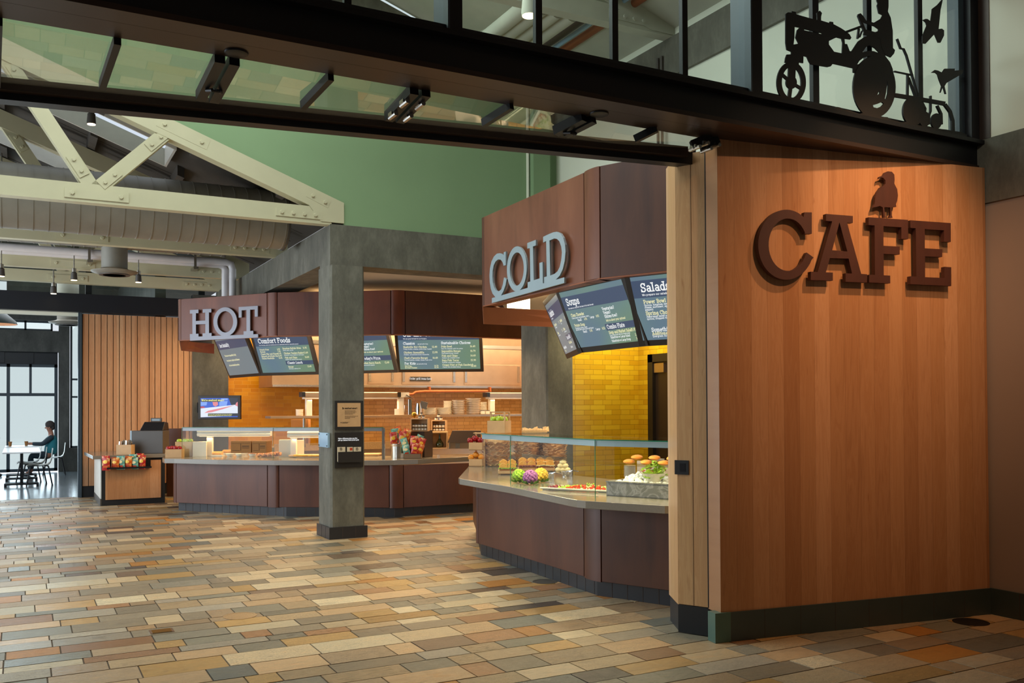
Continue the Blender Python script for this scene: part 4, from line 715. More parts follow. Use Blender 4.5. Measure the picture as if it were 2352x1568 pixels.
Lc = [(730, 350), (848, 305), (848, 382), (808, 398), (820, 865), (902, 838), (898, 625), (942, 612), (947, 925), (735, 990), (735, 893), (772, 882), (765, 420), (730, 427)]
Dc = [(950, 263), (1030, 225), (1090, 200), (1140, 193), (1190, 215), (1228, 275), (1253, 370), (1260, 470), (1248, 600), (1222, 710), (1180, 800), (1122, 860), (1130, 900), (965, 948), (962, 823), (1000, 812), (992, 322), (950, 342)]; Dh = [(1037, 315), (1100, 287), (1140, 292), (1175, 325), (1200, 400), (1210, 480), (1200, 590), (1180, 680), (1150, 740), (1110, 775), (1048, 800)]
FA, FB = (4.47, 8.98), (4.42, 6.86)
for nm, ps in (('letter_c', [Ccold]), ('letter_o', [Oo, Oi]), ('letter_l', [Lc]), ('letter_d', [Dc, Dh]), ('base_bar', [[(240, 1112), (1243, 823), (1243, 902), (240, 1180)]])): letter_sign('aluminium', ps, cc_, FA, FB, .02, .055 if nm != 'base_bar' else .0555, sgn, nm)
ch = lambda x, y: (420+x/10.69, 680+y/10.69); HA, HB = (2.27, 15.62), (3.33, 14.23)
sgn = thing('lettering', 'dull grey metal letters HOT joined by a bar on the farther canopy', 'sign', (2.8, 14.9, 2.8))
Hh = [(172, 340), (382, 328), (382, 415), (318, 418), (318, 608), (550, 597), (550, 403), (487, 407), (487, 320), (697, 308), (697, 395), (637, 400), (640, 905), (703, 903), (703, 985), (485, 995), (485, 912), (552, 910), (552, 685), (318, 693), (320, 922), (383, 920), (383, 1005), (172, 1015), (172, 930), (235, 927), (232, 425), (172, 428)]
Th = [(1370, 265), (1838, 235), (1838, 500), (1765, 503), (1765, 325), (1650, 332), (1650, 852), (1728, 850), (1728, 945), (1490, 955), (1490, 862), (1562, 858), (1560, 340), (1442, 347), (1442, 522), (1370, 525)]
for nm, ps in (('letter_h', [Hh]), ('letter_o', [ell(1040, 628, 291, 356, n=48), ell(1040, 628, 195, 262, n=48)]), ('letter_t', [Th]), ('base_bar', [[(175, 1000), (1845, 930), (1845, 1015), (175, 1092)]])): letter_sign('aluminium_dim', ps, ch, HA, HB, .02, .05 if nm != 'base_bar' else .0505, sgn, nm)
# ---------- hot station
hot = thing('serving_counter', 'farther hot food counter of dark brown panels curving behind the concrete column', 'counter', (4.3, 14, 0))
H0, H1, H2, H3, H4 = (2.19, 15.56), (3.33, 14.16), (3.46, 14.02), (4.90, 13.06), (5.08, 12.97)
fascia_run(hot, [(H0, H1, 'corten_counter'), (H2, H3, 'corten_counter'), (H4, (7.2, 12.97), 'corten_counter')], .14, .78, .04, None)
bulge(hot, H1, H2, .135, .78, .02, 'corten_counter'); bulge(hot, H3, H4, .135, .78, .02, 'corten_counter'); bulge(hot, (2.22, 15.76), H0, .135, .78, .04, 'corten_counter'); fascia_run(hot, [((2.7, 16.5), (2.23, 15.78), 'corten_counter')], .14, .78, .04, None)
toe(hot, [(2.75, 16.4), (2.25, 15.68), (3.56, 13.94), (4.97, 13.04), (7.2, 13.04)])
hp = [(373, 1046), (373, 1051), (378, 1052.8), (400, 1053), (500, 1055.5), (630, 1057), (740, 1057.5), (870, 1057), (905, 1056.5), (960, 1054.5), (1078, 1048.2), (1200, 1042)]
hv = [az(px, py, .86) for px, py in hp]; poly = [(p.x, p.y) for p in hv]+[(7.6, 14.1), (5.4, 14.1), (4.1, 14.9), (2.75, 16.6)]
MB().prism(poly, .785, .86).build('worktop', 'counter', hot, bevel=.004, label='pale grey solid worktop')
can = thing('canopy', 'farther rusted steel canopy that carries the HOT lettering', 'canopy', (4.3, 14, 2.76)); Z0, Z1 = 2.765, 3.43
J1, J2, J3, J4 = (3.34, 14.21), (3.45, 14.07), (4.93, 13.05), (5.12, 12.98)
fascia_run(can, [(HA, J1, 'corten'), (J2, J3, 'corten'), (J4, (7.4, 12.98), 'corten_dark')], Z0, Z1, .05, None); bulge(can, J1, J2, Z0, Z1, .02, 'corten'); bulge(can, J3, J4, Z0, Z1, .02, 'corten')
bulge(can, (2.33, 15.80), HA, Z0, Z1, .05, 'corten_panel'); fascia_run(can, [((2.9, 16.7), (2.34, 15.82), 'corten_dark')], Z0, Z1, .05, None)  # left nose in lighter rust: side light put into its colour
m = MB()
for a, b in [(HA, J1), (J1, J2), (J2, J3), (J3, J4), (J4, (7.4, 12.98))]:
    a, b = P2(a), P2(b); d = (b-a).normalized(); n = Vector((-d.y, d.x, 0)); m.obox((a+b)/2+n*.055+Vector((0, 0, Z0-.006)), (b-a)/2+d*.01, n*.062, (0, 0, .006))
m.build('bottom_lip', 'corten_light', can)
q0, q1 = seg(418, 805, (2.36, 15.82), (3.0, 16.3)), seg(492, 812, (2.36, 15.82), (3.0, 16.3))
MB().quadslab([(2.27, 15.66, 2.755), q0, q1, (q1.x, q1.y, 2.76)], (-.3, .5, 0), .02).build('end_board', 'corten', can)
MB().prism([(2.33, 15.7), (3.4, 14.25), (5.0, 13.1), (7.3, 13.05), (7.3, 14.6), (5.6, 14.7), (3.0, 16.8)], 3.02, 3.06).build('canopy_ceiling', 'plaster', can)
MB().prism([(2.33, 15.7), (3.4, 14.25), (5.0, 13.1), (7.3, 13.05), (7.3, 14.6), (5.6, 14.7), (3.0, 16.8)], 3.36, 3.40).build('top_deck', 'corten_dark', can)
# ---------- menu screens
def screen(lab, TL, TR, z, h, tilt, draw, body='screen_teal', rim=.055, cat='screen', zbot=None):
    a, b = P2(TL), P2(TR); d = (b-a).normalized(); n = Vector((-d.y, d.x, 0))      # n = inward
    a.z = b.z = z; dn = n*math.sin(tilt)-Vector((0, 0, math.cos(tilt))); w_ = (b-a).length; out = d.cross(dn); out = -out if out.dot(n) > 0 else out
    t = thing('menu_screen', lab, cat, (a+b)/2+dn*h)
    MB().obox((a+b)/2+dn*h/2-out*.03, d*w_/2, dn*h/2, out*.03).build('bezel', 'bezel', t, bevel=.004)
    O = a+d*rim+dn*rim+out*.0012; W_, H_ = w_-2*rim, h-2*rim
    def rect(x0, y0, x1, y1, mt, nm, lift):
        q = [O+d*(x*W_)+dn*(y*H_)+out*lift for x, y in ((x0, y0), (x1, y0), (x1, y1), (x0, y1))]; return MB().add(q, [(0, 1, 2, 3)])
    rect(0, 0, 1, 1, body, 'display', 0).build('display', body, t)
    bars = MB(); wt = MB(); ye = MB()
    for it in draw:
        if it[0] == 'bar': 
            q = [O+d*(x*W_)+dn*(y*H_)+out*.001 for x, y in ((it[1], it[2]), (it[3], it[2]), (it[3], it[4]), (it[1], it[4]))]; bars.add(q, [(0, 1, 2, 3)])
        else:
            _, x, y, sz, txt = it[:5]; al = it[5] if len(it) > 5 else 'l'; m_ = wt if it[0] == 'w' else ye
            slab(m_, txt, sz*H_, O+d*(x*W_)+dn*(y*H_), d, -dn, out*1.6, .16 if sz > .04 else .15, sz > .033, al, it[6] if len(it) > 6 else 1.0)
    if bars.v: bars.build('title_band', 'screen_navy', t)
    if wt.v: wt.build('white_lettering', 'screen_white', t)
    if ye.v: ye.build('cream_lettering', 'screen_cream', t)
    return t
T23 = math.radians(23)
soups = [('bar', 0, .09, 1, .33), ('w', .065, .245, .115, 'Soups'), ('w', .065, .31, .025, 'We make our soup with the best of the local harvest'), ('y', .065, .445, .048, 'Clam Chowder'), ('w', .065, .485, .026, 'Clams, bacon and potatoes, cream'), ('w', .15, .535, .036, 'Small'), ('y', .26, .535, .036, '6.95'), ('w', .36, .52, .036, 'Large'), ('y', .46, .52, .036, '8.95'), ('y', .065, .625, .045, 'Potato Soup'), ('w', .065, .665, .026, 'Potatoes, onions, cream'), ('w', .065, .695, .026, 'Served with green onion and bacon'), ('w', .17, .745, .036, 'Small'), ('y', .28, .745, .036, '5.95'), ('w', .385, .735, .036, 'Large'), ('y', .485, .735, .036, '8.25'),
 ('w', .585, .425, .048, 'Vegetarian?'), ('w', .585, .49, .048, 'Vegan?'), ('w', .585, .555, .048, 'Gluten-free?'), ('y', .585, .615, .034, 'Ask us about your options!'), ('bar', .545, .655, 1, .765), ('w', .565, .74, .066, 'Combo Plate'), ('y', .565, .825, .046, 'Soup and Market Salad'), ('y', .90, .825, .042, '15.95'), ('w', .565, .86, .024, 'Cup of soup and half-size market salad'), ('w', .565, .905, .036, 'Substitute w Large Salad'), ('y', .93, .905, .036, '2.49'), ('w', .565, .965, .036, 'Substitute w Large Soup'), ('y', .93, .965, .036, '2.49')]
screen('Soups menu screen, middle one hanging under the cold station canopy', (4.545, 7.60), (4.535, 6.44), 2.80, .68, T23, soups)
sand = [('bar', 0, .09, 1, .33), ('w', .08, .245, .105, 'Sandwiches', 'l', .8), ('w', .08, .30, .024, 'Made fresh daily'), ('y', .08, .44, .045, 'Turkey Pesto'), ('y', .45, .44, .042, '12'), ('w', .08, .48, .024, 'Pesto and greens'), ('y', .08, .60, .045, 'Italian'), ('y', .45, .60, .042, '12'), ('w', .08, .64, .024, 'Salami and cheese'), ('y', .56, .44, .045, 'Roast Beef'), ('y', .92, .44, .042, '13'), ('w', .56, .48, .024, 'Onions'), ('y', .56, .60, .045, 'Chicken'), ('y', .92, .60, .042, '12'), ('w', .56, .64, .024, 'Walnut and apples'), ('bar', .5, .69, 1, .79), ('w', .54, .77, .06, 'Cup and Half'), ('y', .56, .86, .04, 'Half and Soup'), ('w', .56, .94, .036, 'Add a cup'), ('w', .08, .90, .045, 'Sandwich Bar'), ('y', .1, .96, .036, 'Half')]
screen('Sandwiches menu screen, leftmost under the cold station canopy', (5.03, 8.66), (4.555, 7.61), 2.80, .68, T23, sand, 'screen_slate')
sal = [('bar', 0, .06, 1, .33), ('w', .08, .235, .125, 'Salads'), ('w', .08, .30, .032, 'We prepare our salads with fresh, local produce'), ('y', .08, .42, .055, 'Power Bowl'), ('w', .08, .46, .03, 'Quinoa, tomatoes, beets, sweet potato,'), ('w', .08, .495, .03, 'cheese, sunflower, egg, chickpeas,'), ('w', .08, .53, .03, 'peppers'), ('y', .08, .60, .055, 'Spring Chopped'), ('w', .08, .64, .03, 'Asparagus, sweet peas, cheese,'), ('w', .08, .675, .03, 'quinoa, chopped romaine'), ('w', .10, .865, .058, 'Something extra'), ('y', .10, .92, .045, 'Additional Chicken'), ('w', .10, .955, .03, 'Evergreen Acres Farms')]
screen('Salads menu screen, right one under the cold station canopy, cut by the maple pier', (4.53, 6.43), (5.0, 5.38), 2.80, .68, T23, sal)
# hot screens: bottoms measured, tops behind the canopy
def hot_screen(lab, pl, pr_, draw, body='screen_teal', zb=2.21, h=.825):
    a, b = az(*pl, zb), az(*pr_, zb); d = P2(b)-P2(a); w_ = d.length; d.normalize(); n = Vector((-d.y, d.x, 0)); up = -n*math.sin(T23)*h; TL = P2(a)+up; TR = P2(b)+up
    draw = [it if it[0] == 'bar' else (it[0], it[1], it[2], it[3]*.86)+tuple(it[4:]) for it in draw]; return screen(lab, (TL.x, TL.y), (TR.x, TR.y), zb+h*math.cos(T23), h, T23, draw, body)
hot_screen('grey Savor Sustainability screen, leftmost under the hot station canopy', (527.6, 868.6), (600, 863), [('bar', 0, .06, 1, .30), ('w', .08, .235, .10, 'Savor Sustainability', 'l', .62), ('y', .12, .49, .05, 'We source our ingredients locally', 'l', .9), ('y', .12, .62, .05, 'from farmers, ranchers and fishermen', 'l', .9), ('y', .14, .75, .05, 'who use sustainable practices.', 'l', .9)], 'screen_slate')
cf = [('bar', 0, .05, 1, .33), ('w', .07, .25, .125, 'Comfort Foods'), ('w', .07, .31, .025, 'Your first stop, where we carefully source our sustainable food from responsible growers'), ('y', .06, .43, .042, 'French Fries'), ('y', .06, .485, .042, 'Pretzel'), ('y', .06, .54, .042, 'Classic Mac and Cheese'), ('y', .06, .595, .042, 'Spinach Artichoke Dip'), ('y', .06, .65, .042, 'Italian Meatballs')]
for i, s_ in enumerate(['6.95', '7.95', '11.95', '12.95', '14.95']): cf.append(('y', .45, .43+i*.055, .042, s_, 'r'))
cf += [('y', .50, .42, .046, 'Boneless Buffalo Bites'), ('y', .95, .42, .046, '11.95', 'r'), ('w', .50, .46, .026, 'Ranch, celery, carrots'), ('y', .50, .54, .046, 'Chicken Tenders Basket'), ('y', .95, .54, .046, '13.49', 'r'), ('w', .50, .58, .026, 'Buttermilk, honey mustard or ranch sauce'), ('y', .50, .65, .046, 'Fish and Chips'), ('y', .95, .65, .046, '14.49', 'r'), ('w', .50, .69, .026, 'Alaskan cod, coleslaw, tartar sauce'), ('bar', .49, .71, 1, .81), ('w', .52, .785, .062, 'Classic Lunch'), ('y', .52, .88, .044, 'Burger'), ('y', .95, .88, .044, '12.49', 'r'), ('w', .52, .92, .024, 'Add cheese, additional 1.00')]
hot_screen('Comfort Foods menu screen left of the concrete column', (600, 863), (733, 860), cf)
pz = [('bar', 0, .06, 1, .33), ('w', .55, .42, .048, 'Vegetarian?'), ('w', .55, .48, .048, 'Vegan?'), ('w', .55, .54, .048, 'Gluten-free?'), ('y', .55, .60, .036, 'Ask us about your options!'), ('bar', .45, .67, 1, .78), ('w', .50, .755, .066, "Today's Pizza"), ('y', .46, .85, .045, 'Chicken Bacon Ranch'), ('y', .95, .85, .045, '12.49', 'r'), ('w', .46, .89, .026, 'Tomato and bell peppers')]
hot_screen('Pizza menu screen, half hidden by the concrete column', (772, 859), (913, 855.5), pz, zb=2.235, h=.90)
gr = [('bar', 0, .06, 1, .33), ('w', .06, .245, .125, 'On the Grill'), ('w', .065, .31, .026, 'We use grass fed beef for our burgers.'), ('w', .06, .43, .062, 'Classics'), ('w', .24, .43, .026, 'served with fries')]
for i, (n_, d_, p_) in enumerate([('Nashville Hot Chicken', 'Crispy chicken, coleslaw, pickle chips, toasted', '12.49'), ('Chicken Quesadilla', 'Cheddar, caramelized onions, mozzarella,', '13.99'), ("Chef's Favorite Burger", 'Two beef patties, cheddar cheese, fresh onion', '16.49')]): gr += [('y', .06, .505+i*.125, .045, n_), ('y', .48, .505+i*.125, .045, p_, 'r'), ('w', .06, .545+i*.125, .026, d_)]
gr += [('w', .06, .885, .056, 'For Kids'), ('w', .21, .885, .026, 'served with fries'), ('y', .06, .935, .036, 'Hot Dog'), ('y', .48, .935, .036, '10.79', 'r'), ('y', .06, .975, .036, 'Grilled Cheese'), ('y', .48, .975, .036, '10.79', 'r'), ('w', .53, .425, .062, 'Sustainable Choices')]
for i, (n_, d_, p_) in enumerate([('Poke Bowl', 'Raw Ahi, seaweed, wild rice, ponzu', '16.49'), ('Impossible Burger', 'Plant-based burger, tomato', '16.79'), ('Fish and Chips', 'Alaskan cod, coleslaw, tartar', '14.49'), ('Baja Fish Tacos', 'Rockfish, guacamole, coleslaw', '15.99'), ('Crispy Filet of Fish Sandwich', 'Alaskan cod, shredded lettuce', '14.49')]): gr += [('y', .53, .50+i*.105, .045, n_), ('y', .95, .50+i*.105+(.03 if i == 4 else 0), .045, p_, 'r'), ('w', .53, .54+i*.105, .026, d_)]
hot_screen('Grill menu screen with Classics and Sustainable Choices, right of the concrete column', (913, 855), (1111, 853.5), gr, zb=2.27, h=.92)
# wall television
pl, pr_ = ay(455, 963, 18.3), ay(552, 962, 18.3); d = Vector((math.cos(-TH), math.sin(-TH), 0)); n = Vector((d.y, -d.x, 0)); k = mpp(pl)
t = thing('television', 'wall television showing a fish fillet, between the boards wall and the yellow tiles', 'television', pl); W_, H_ = 97*k, 55*k; O = Vector(pl)
MB().obox(O+d*W_/2+Vector((0, 0, H_/2))-n*.04, d*W_/2, n*.04, (0, 0, H_/2)).build('bezel', 'bezel', t, bevel=.004); MB().bar(O+d*W_*.4+Vector((0, 0, H_/2))-n*.08, (O.x+.1, 18.84, O.z+H_/2), .06, .2).build('bracket', 'black_steel', t)
def tv(pts, mt, nm, l): q = [O+d*(.06+.88*x)*W_+Vector((0, 0, 1))*(1-(.11+.80*y))*H_+n*l for x, y in pts]; return MB().add(q, [tuple(range(len(q)))]).build(nm, mt, t)
tv([(0, 0), (1, 0), (1, 1), (0, 1)], 'tv_blue', 'display', .001); tv([(.75, 0), (1, 0), (1, .42), (.82, .36)], 'tv_dark', 'picture_shadow', .0015); tv([(0, .2), (.18, .2), (.16, .38), (0, .4)], 'tv_light', 'picture_sleeve', .0017); tv([(.5, .16), (.73, .16), (.7, .4), (.5, .42)], 'tv_light', 'picture_apron', .0017); tv([(.55, .02), (.73, .02), (.73, .12), (.56, .12)], 'tv_light', 'picture_highlight', .0017)
tv([(0, .54), (1, .34), (1, .92), (0, 1)], 'tv_white', 'picture_board', .002); tv([(.32, .2), (.46, .2), (.47, .36), (.40, .44), (.34, .38)], 'tv_pink', 'picture_hand', .0025); tv([(.93, .38), (.96, .25), (1, .2), (1, .45)], 'tv_pink', 'picture_glove', .0025); tv([(0, .44), (.08, .43), (.13, .5), (0, .53)], 'tv_red', 'picture_mitt', .0025)
tv([(.1, .78), (.2, .66), (.6, .5), (.92, .38), (.6, .58), (.3, .74)], 'tv_pink', 'picture_fish', .003); tv([(.02, .06), (.53, .06), (.53, .2), (.02, .2)], 'tv_dark', 'caption_box', .0035); tv([(.2, .8), (1, .8), (1, .95), (.2, .95)], 'tv_dark', 'caption_box', .0035)
m = MB(); slab(m, "We're seafood smart", .075*H_, O+d*.08*W_+Vector((0, 0, (1-.235)*H_))+n*.0045, d, (0, 0, 1), n, .2, True, 'l', 1.05); slab(m, 'We work with local fishermen to source only seafood', .038*H_, O+d*.25*W_+Vector((0, 0, (1-.81)*H_))+n*.0045, d, (0, 0, 1), n, .16, False, 'l', .82); slab(m, 'identified as Best Choices by the seafood program', .038*H_, O+d*.25*W_+Vector((0, 0, (1-.86)*H_))+n*.0045, d, (0, 0, 1), n, .16, False, 'l', .85); m.build('caption', 'tv_yellow', t)
# ================================================================== DISPLAY CASES
CT = .861
def case(label, pts, zt, depth, seams, left_end=True, right_post=False, bar_mt='aluminium', inner=True):
    pts = [P2(p) for p in pts]; t = thing('display_case', label, 'display case', (pts[0].x, pts[0].y, CT)); ns = []
    for a, b in zip(pts, pts[1:]): d = (b-a).normalized(); ns.append((d, Vector((-d.y, d.x, 0))))
    backs = [pts[0]+ns[0][1]*depth]+[pts[i]+(ns[i-1][1]+ns[i][1]).normalized()*depth*1.03 for i in range(1, len(pts)-1)]+[pts[-1]+ns[-1][1]*depth]
    MB().prism([(p.x, p.y) for p in pts]+[(p.x, p.y) for p in backs[::-1]], zt, zt+.008).build('top_glass', 'case_glass', t)
    e = MB()
    for (a, b), (d, n) in zip(zip(pts, pts[1:]), ns): e.obox((a+b)/2+Vector((0, 0, zt+.004))-n*.002, (b-a)/2, n*.0025, (0, 0, .005))
    e.build('glass_edge', 'glass_edge', t)
    for (a, b), (d, n) in zip(zip(pts, pts[1:]), ns):
        MB().add([a+n*.006+Vector((0, 0, CT)), b+n*.006+Vector((0, 0, CT)), b+n*.006+Vector((0, 0, zt)), a+n*.006+Vector((0, 0, zt))], [(0, 1, 2, 3)]).build('front_glass', 'case_glass', t)
        MB().obox((a+b)/2+Vector((0, 0, zt-.026))+n*.02, (b-a)/2, n*.012, (0, 0, .024)).build('top_rail', bar_mt, t)
    for i, s_ in seams: a, b = pts[i], pts[i+1]; c = a+(b-a)*s_; MB().obox(c+Vector((0, 0, (CT+zt)/2)), ns[i][0]*.0018, ns[i][1]*.003, (0, 0, (zt-CT)/2)).build('glass_joint', 'glass_edge', t)
    if left_end:
        a, b = pts[0], backs[0]; MB().add([a+Vector((0, 0, CT)), b+Vector((0, 0, CT)), b+Vector((0, 0, zt)), a+Vector((0, 0, zt))], [(0, 1, 2, 3)]).build('end_glass', 'case_glass', t)
    if right_post:
        a, b = pts[-1], backs[-1]; MB().obox(a+Vector((0, 0, (CT+zt)/2)), ns[-1][0]*.02, ns[-1][1]*.02, (0, 0, (zt-CT)/2)).build('end_post', 'steel', t)
        MB().add([a+Vector((0, 0, CT)), b+Vector((0, 0, CT)), b+Vector((0, 0, zt)), a+Vector((0, 0, zt))], [(0, 1, 2, 3)]).build('end_glass', 'case_glass', t)
    # inner shelf glass line and back posts
    if inner:
        for (a, b), (d, n) in zip(zip(pts, pts[1:]), ns): MB().obox((a+b)/2+n*.30+Vector((0, 0, zt-.22)), (b-a)/2*.96, n*.16, (0, 0, .003)).build('glass_shelf', 'case_glass', t)
    return t, pts, backs, ns
G0, G1 = az(1106, 1104, CT), az(1367.5, 1145, CT); gd = (P2(K3)-P2(K2)).normalized(); G2 = P2(G1)+gd*1.15; zt = zat(1363.5, 1011, G1.x, G1.y)
tc, cp, cb, cn = case('long glass display case on the nearer, cold food counter', [G0, G1, G2], zt, .62, [(0, .30), (0, 1)])
lb = (cp[0]+cp[1])/2+cn[0][1]*.06; o = MB().bar(cp[0]+cn[0][1]*.06+Vector((0, 0, zt-.04)), cp[1]+cn[0][1]*.06+Vector((0, 0, zt-.04)), .03, .02).build('light_bar', 'lamp_soft', tc)
ang = math.degrees(math.atan2((cp[1]-cp[0]).y, (cp[1]-cp[0]).x)); area('case_light', (lb.x+.1, lb.y, zt-.06), (0, 0, ang), (cp[1]-cp[0]).length*.9, .04, 15, (1, .80, .46))
lb2 = (cp[1]+cp[2])/2+cn[1][1]*.10; area('case_light', (lb2.x, lb2.y, zt-.06), (0, 0, math.degrees(math.atan2(gd.y, gd.x))), 1.0, .04, 8, (1, .80, .46))
gh = [az(px, py, CT) for px, py in [(418, 1049.5), (627, 1052.5), (740, 1053.5), (881, 1053.5)]]; zh = zat(418, 982, gh[0].x, gh[0].y)
th_, hp_, hb, hn = case('long glass display case on the farther, hot food counter', gh, zh, .60, [(0, 0), (0, 1)], True, True, 'aluminium_dim', False)

# ---------- small builders; local x = picture right, y = away, z = up
def at(px, py, z=CT, lift=0): p = az(px, py, z); p.z += lift; return p
def here(name, label, cat, p, da=0, group=None): return thing(name, label, cat, p, -TH+da, group)
def lb_(m, name, mt, t, smooth=False, bevel=0, **k): return m.build(name, mt, t, smooth, local=True, bevel=bevel, **k)
def crate(t, w, d, h, th=.012, mt='birch', nm='box', slats=0):
    m = MB().box(-w/2, w/2, 0, th, 0, h).box(-w/2, w/2, d-th, d, 0, h).box(-w/2, -w/2+th, th, d-th, 0, h).box(w/2-th, w/2, th, d-th, 0, h).box(-w/2+th, w/2-th, th, d-th, 0, th); return lb_(m, nm, mt, t)
def fruit(kind, p, r, label, group, i):
    mt = {'apple': 'apple_red', 'green_apple': 'apple_green', 'orange': 'orange_peel'}[kind]; t = thing(kind, label, kind.replace('_', ' '), p, random.uniform(0, 6), group)
    m = MB().lathe([(.001, -.82*r), (.45*r, -.93*r), (.85*r, -.6*r), (1.0*r, 0), (.93*r, .5*r), (.55*r, .86*r), (.25*r, .84*r), (.001, .62*r)] if kind != 'orange' else [(.001, -r), (.5*r, -.87*r), (.87*r, -.5*r), (r, 0), (.87*r, .5*r), (.5*r, .87*r), (.001, r)], (0, 0, 0), 16); lb_(m, 'flesh', mt, t, True)
    m = MB().tube([(0, 0, .6*r), (.1*r, 0, 1.15*r)], .07*r, 5); lb_(m, 'stem', 'ink', t); return t
def plates(t, r, n, mt, z0=0, step=.012, sq=False, nm='plate'):
    for i in range(n):
        z = z0+i*step; m = MB()
        if sq: m.box(-r, r, -r, r, z, z+step*.72).box(-r*.96, r*.96, -r*.96, r*.96, z+step*.7, z+step)
        else: m.lathe([(r*.82, z), (r*.86, z+step*.5), (r, z+step*.75), (r, z+step*.95), (r*.9, z+step*.95), (.001, z+step*.8)], (0, 0, 0), 22)
        lb_(m, nm, mt, t, not sq)
# ---------- fruit stands by the cold counter
def stand(p, tiers, w, d, label, arch):
    t = here('fruit_stand', label, 'stand', p, math.radians(-18))
    for z0, h in tiers:
        m = MB().box(-w/2, w/2, 0, .012, z0, z0+h).box(-w/2, w/2, d-.012, d, z0, z0+h).box(-w/2, -w/2+.012, .012, d-.012, z0, z0+h).box(w/2-.012, w/2, .012, d-.012, z0, z0+h).box(-w/2, w/2, .0, d, z0+.0, z0+.012); lb_(m, 'box', 'birch', t)
    zt_ = arch; m = MB().box(-w*.3, -w*.3+.02, d-.02, d, 0, zt_).box(w/2, w/2+.02, d*.4, d*.4+.03, 0, zt_).box(-w*.3, w/2+.02, d*.4, d*.4+.03, zt_-.02, zt_).box(-w*.3, -w*.3+.02, d*.4, d, zt_-.02, zt_); lb_(m, 'frame', 'birch', t); return t
p = at(1092, 1071); k = mpp(p); fs = stand(p, [(0, 17*k), (37*k, 18*k)], 32*k, .16, 'two-tier pale wooden fruit stand on the left end of the cold counter', 78*k)
M_ = WM[fs.name]
for i, (x, y, z, kd) in enumerate([(-.09, .05, 59, 'apple'), (-.03, .07, 64, 'apple'), (.05, .06, 60, 'apple'), (.0, .12, 60, 'apple')]): q = M_ @ Vector((x, y, z*k)); fruit('apple', q, .042, ['red apple far left in the upper box of the two-tier stand', 'topmost red apple in the upper box of the two-tier stand', 'red apple at the right of the upper box of the two-tier stand', 'red apple at the back of the upper box of the two-tier stand'][i], 'red apples on the fruit stand', i)
for i, (x, y, z) in enumerate([(-.08, .05, 20), (-.02, .07, 26), (.06, .06, 21)]): q = M_ @ Vector((x, y, z*k)); fruit('orange', q, .042, ['leftmost orange in the lower box of the two-tier stand', 'topmost orange in the lower box of the two-tier stand', 'right-hand orange in the lower box of the two-tier stand'][i], 'oranges on the fruit stand', i)
p = az(1140, 994, zt+.009); k = mpp(p); gs = here('fruit_box', 'pale wooden apple box with an arched frame, on top of the cold glass case', 'box', p, math.radians(-18))
crate(gs, 44*k, .2, 28*k); m = MB().box(-.10, -.085, .08, .1, 0, 49*k).box(.085, .10, -.004, .02, 0, 49*k).box(.085, .1, .16, .18, 0, 49*k).box(-.1, .1, .08, .1, 49*k-.012, 49*k).box(.085, .1, 0, .18, 49*k-.012, 49*k); lb_(m, 'frame', 'birch', gs)
M_ = WM[gs.name]
for i, (x, y, z) in enumerate([(-.05, .06, 30), (.02, .05, 31), (.06, .1, 30), (-.01, .12, 32)]): fruit('green_apple', M_ @ Vector((x, y, z*k)), .04, ['green apple at the left in the box on the cold glass case', 'front green apple in the box on the cold glass case', 'green apple at the right in the box on the cold glass case', 'green apple at the back in the box on the cold glass case'][i], 'green apples on the cold case', i)
p = az(1228, 993, zt+.009); k = mpp(p); t = here('paper_tray', 'shallow tray of crumpled brown paper on top of the cold glass case', 'tray', p)
rnd = random.Random(3); m = MB().box(-29*k, 29*k, 0, .12, 0, 5*k); lb_(m, 'tray', 'kraft', t); m = MB()
for i in range(9): x = -28*k+i*6.6*k; m.add([(x, .0, 3*k), (x+9*k, .02, 2*k), (x+8*k+rnd.uniform(-2, 2)*k, .04, rnd.uniform(8, 15)*k), (x+rnd.uniform(-2, 2)*k, .05, rnd.uniform(7, 13)*k)], [(0, 1, 2, 3)])
lb_(m, 'paper', 'kraft', t)
# brown paper stacks behind the glass
def paper_stack(p, w, h, lab, seed):
    rnd = random.Random(seed); t = here('paper_liner_stack', lab, 'paper stack', p); m = MB(); c = Vector((0, w*.45, 0)); m.lathe([(w*.42, 0), (w*.42, h)], c, 12)
    for i in range(int(h/.022)):
        for j in range(13):
            a = j*2*math.pi/13+rnd.uniform(-.2, .2); z = i*.022; u = Vector((math.cos(a), math.sin(a), 0)); v = Vector((-u.y, u.x, 0)); r0 = w*.40; q = c+u*r0+Vector((0, 0, z)); e = w*rnd.uniform(.10, .2); sz = w*rnd.uniform(.10, .19); up_ = Vector((0, 0, rnd.uniform(.006, .045)))
            m.add([q-v*sz, q+u*e*.6-v*sz*.3+up_*.3, q+u*e+up_+v*rnd.uniform(-.02, .02), q+u*e*.5+v*sz+up_*.6, q+v*sz], [(0, 1, 2), (0, 2, 4), (4, 2, 3)])
    lb_(m, 'sheets', 'kraft', t)
paper_stack(at(1140, 1071), .36, .35, 'left stack of crumpled brown paper liners inside the cold glass case', 1); paper_stack(at(1215, 1071), .38, .35, 'middle stack of crumpled brown paper liners inside the cold glass case', 2); paper_stack(at(1273, 1072), .34, .34, 'right stack of brown paper liners in the cold glass case, beside the column', 5)
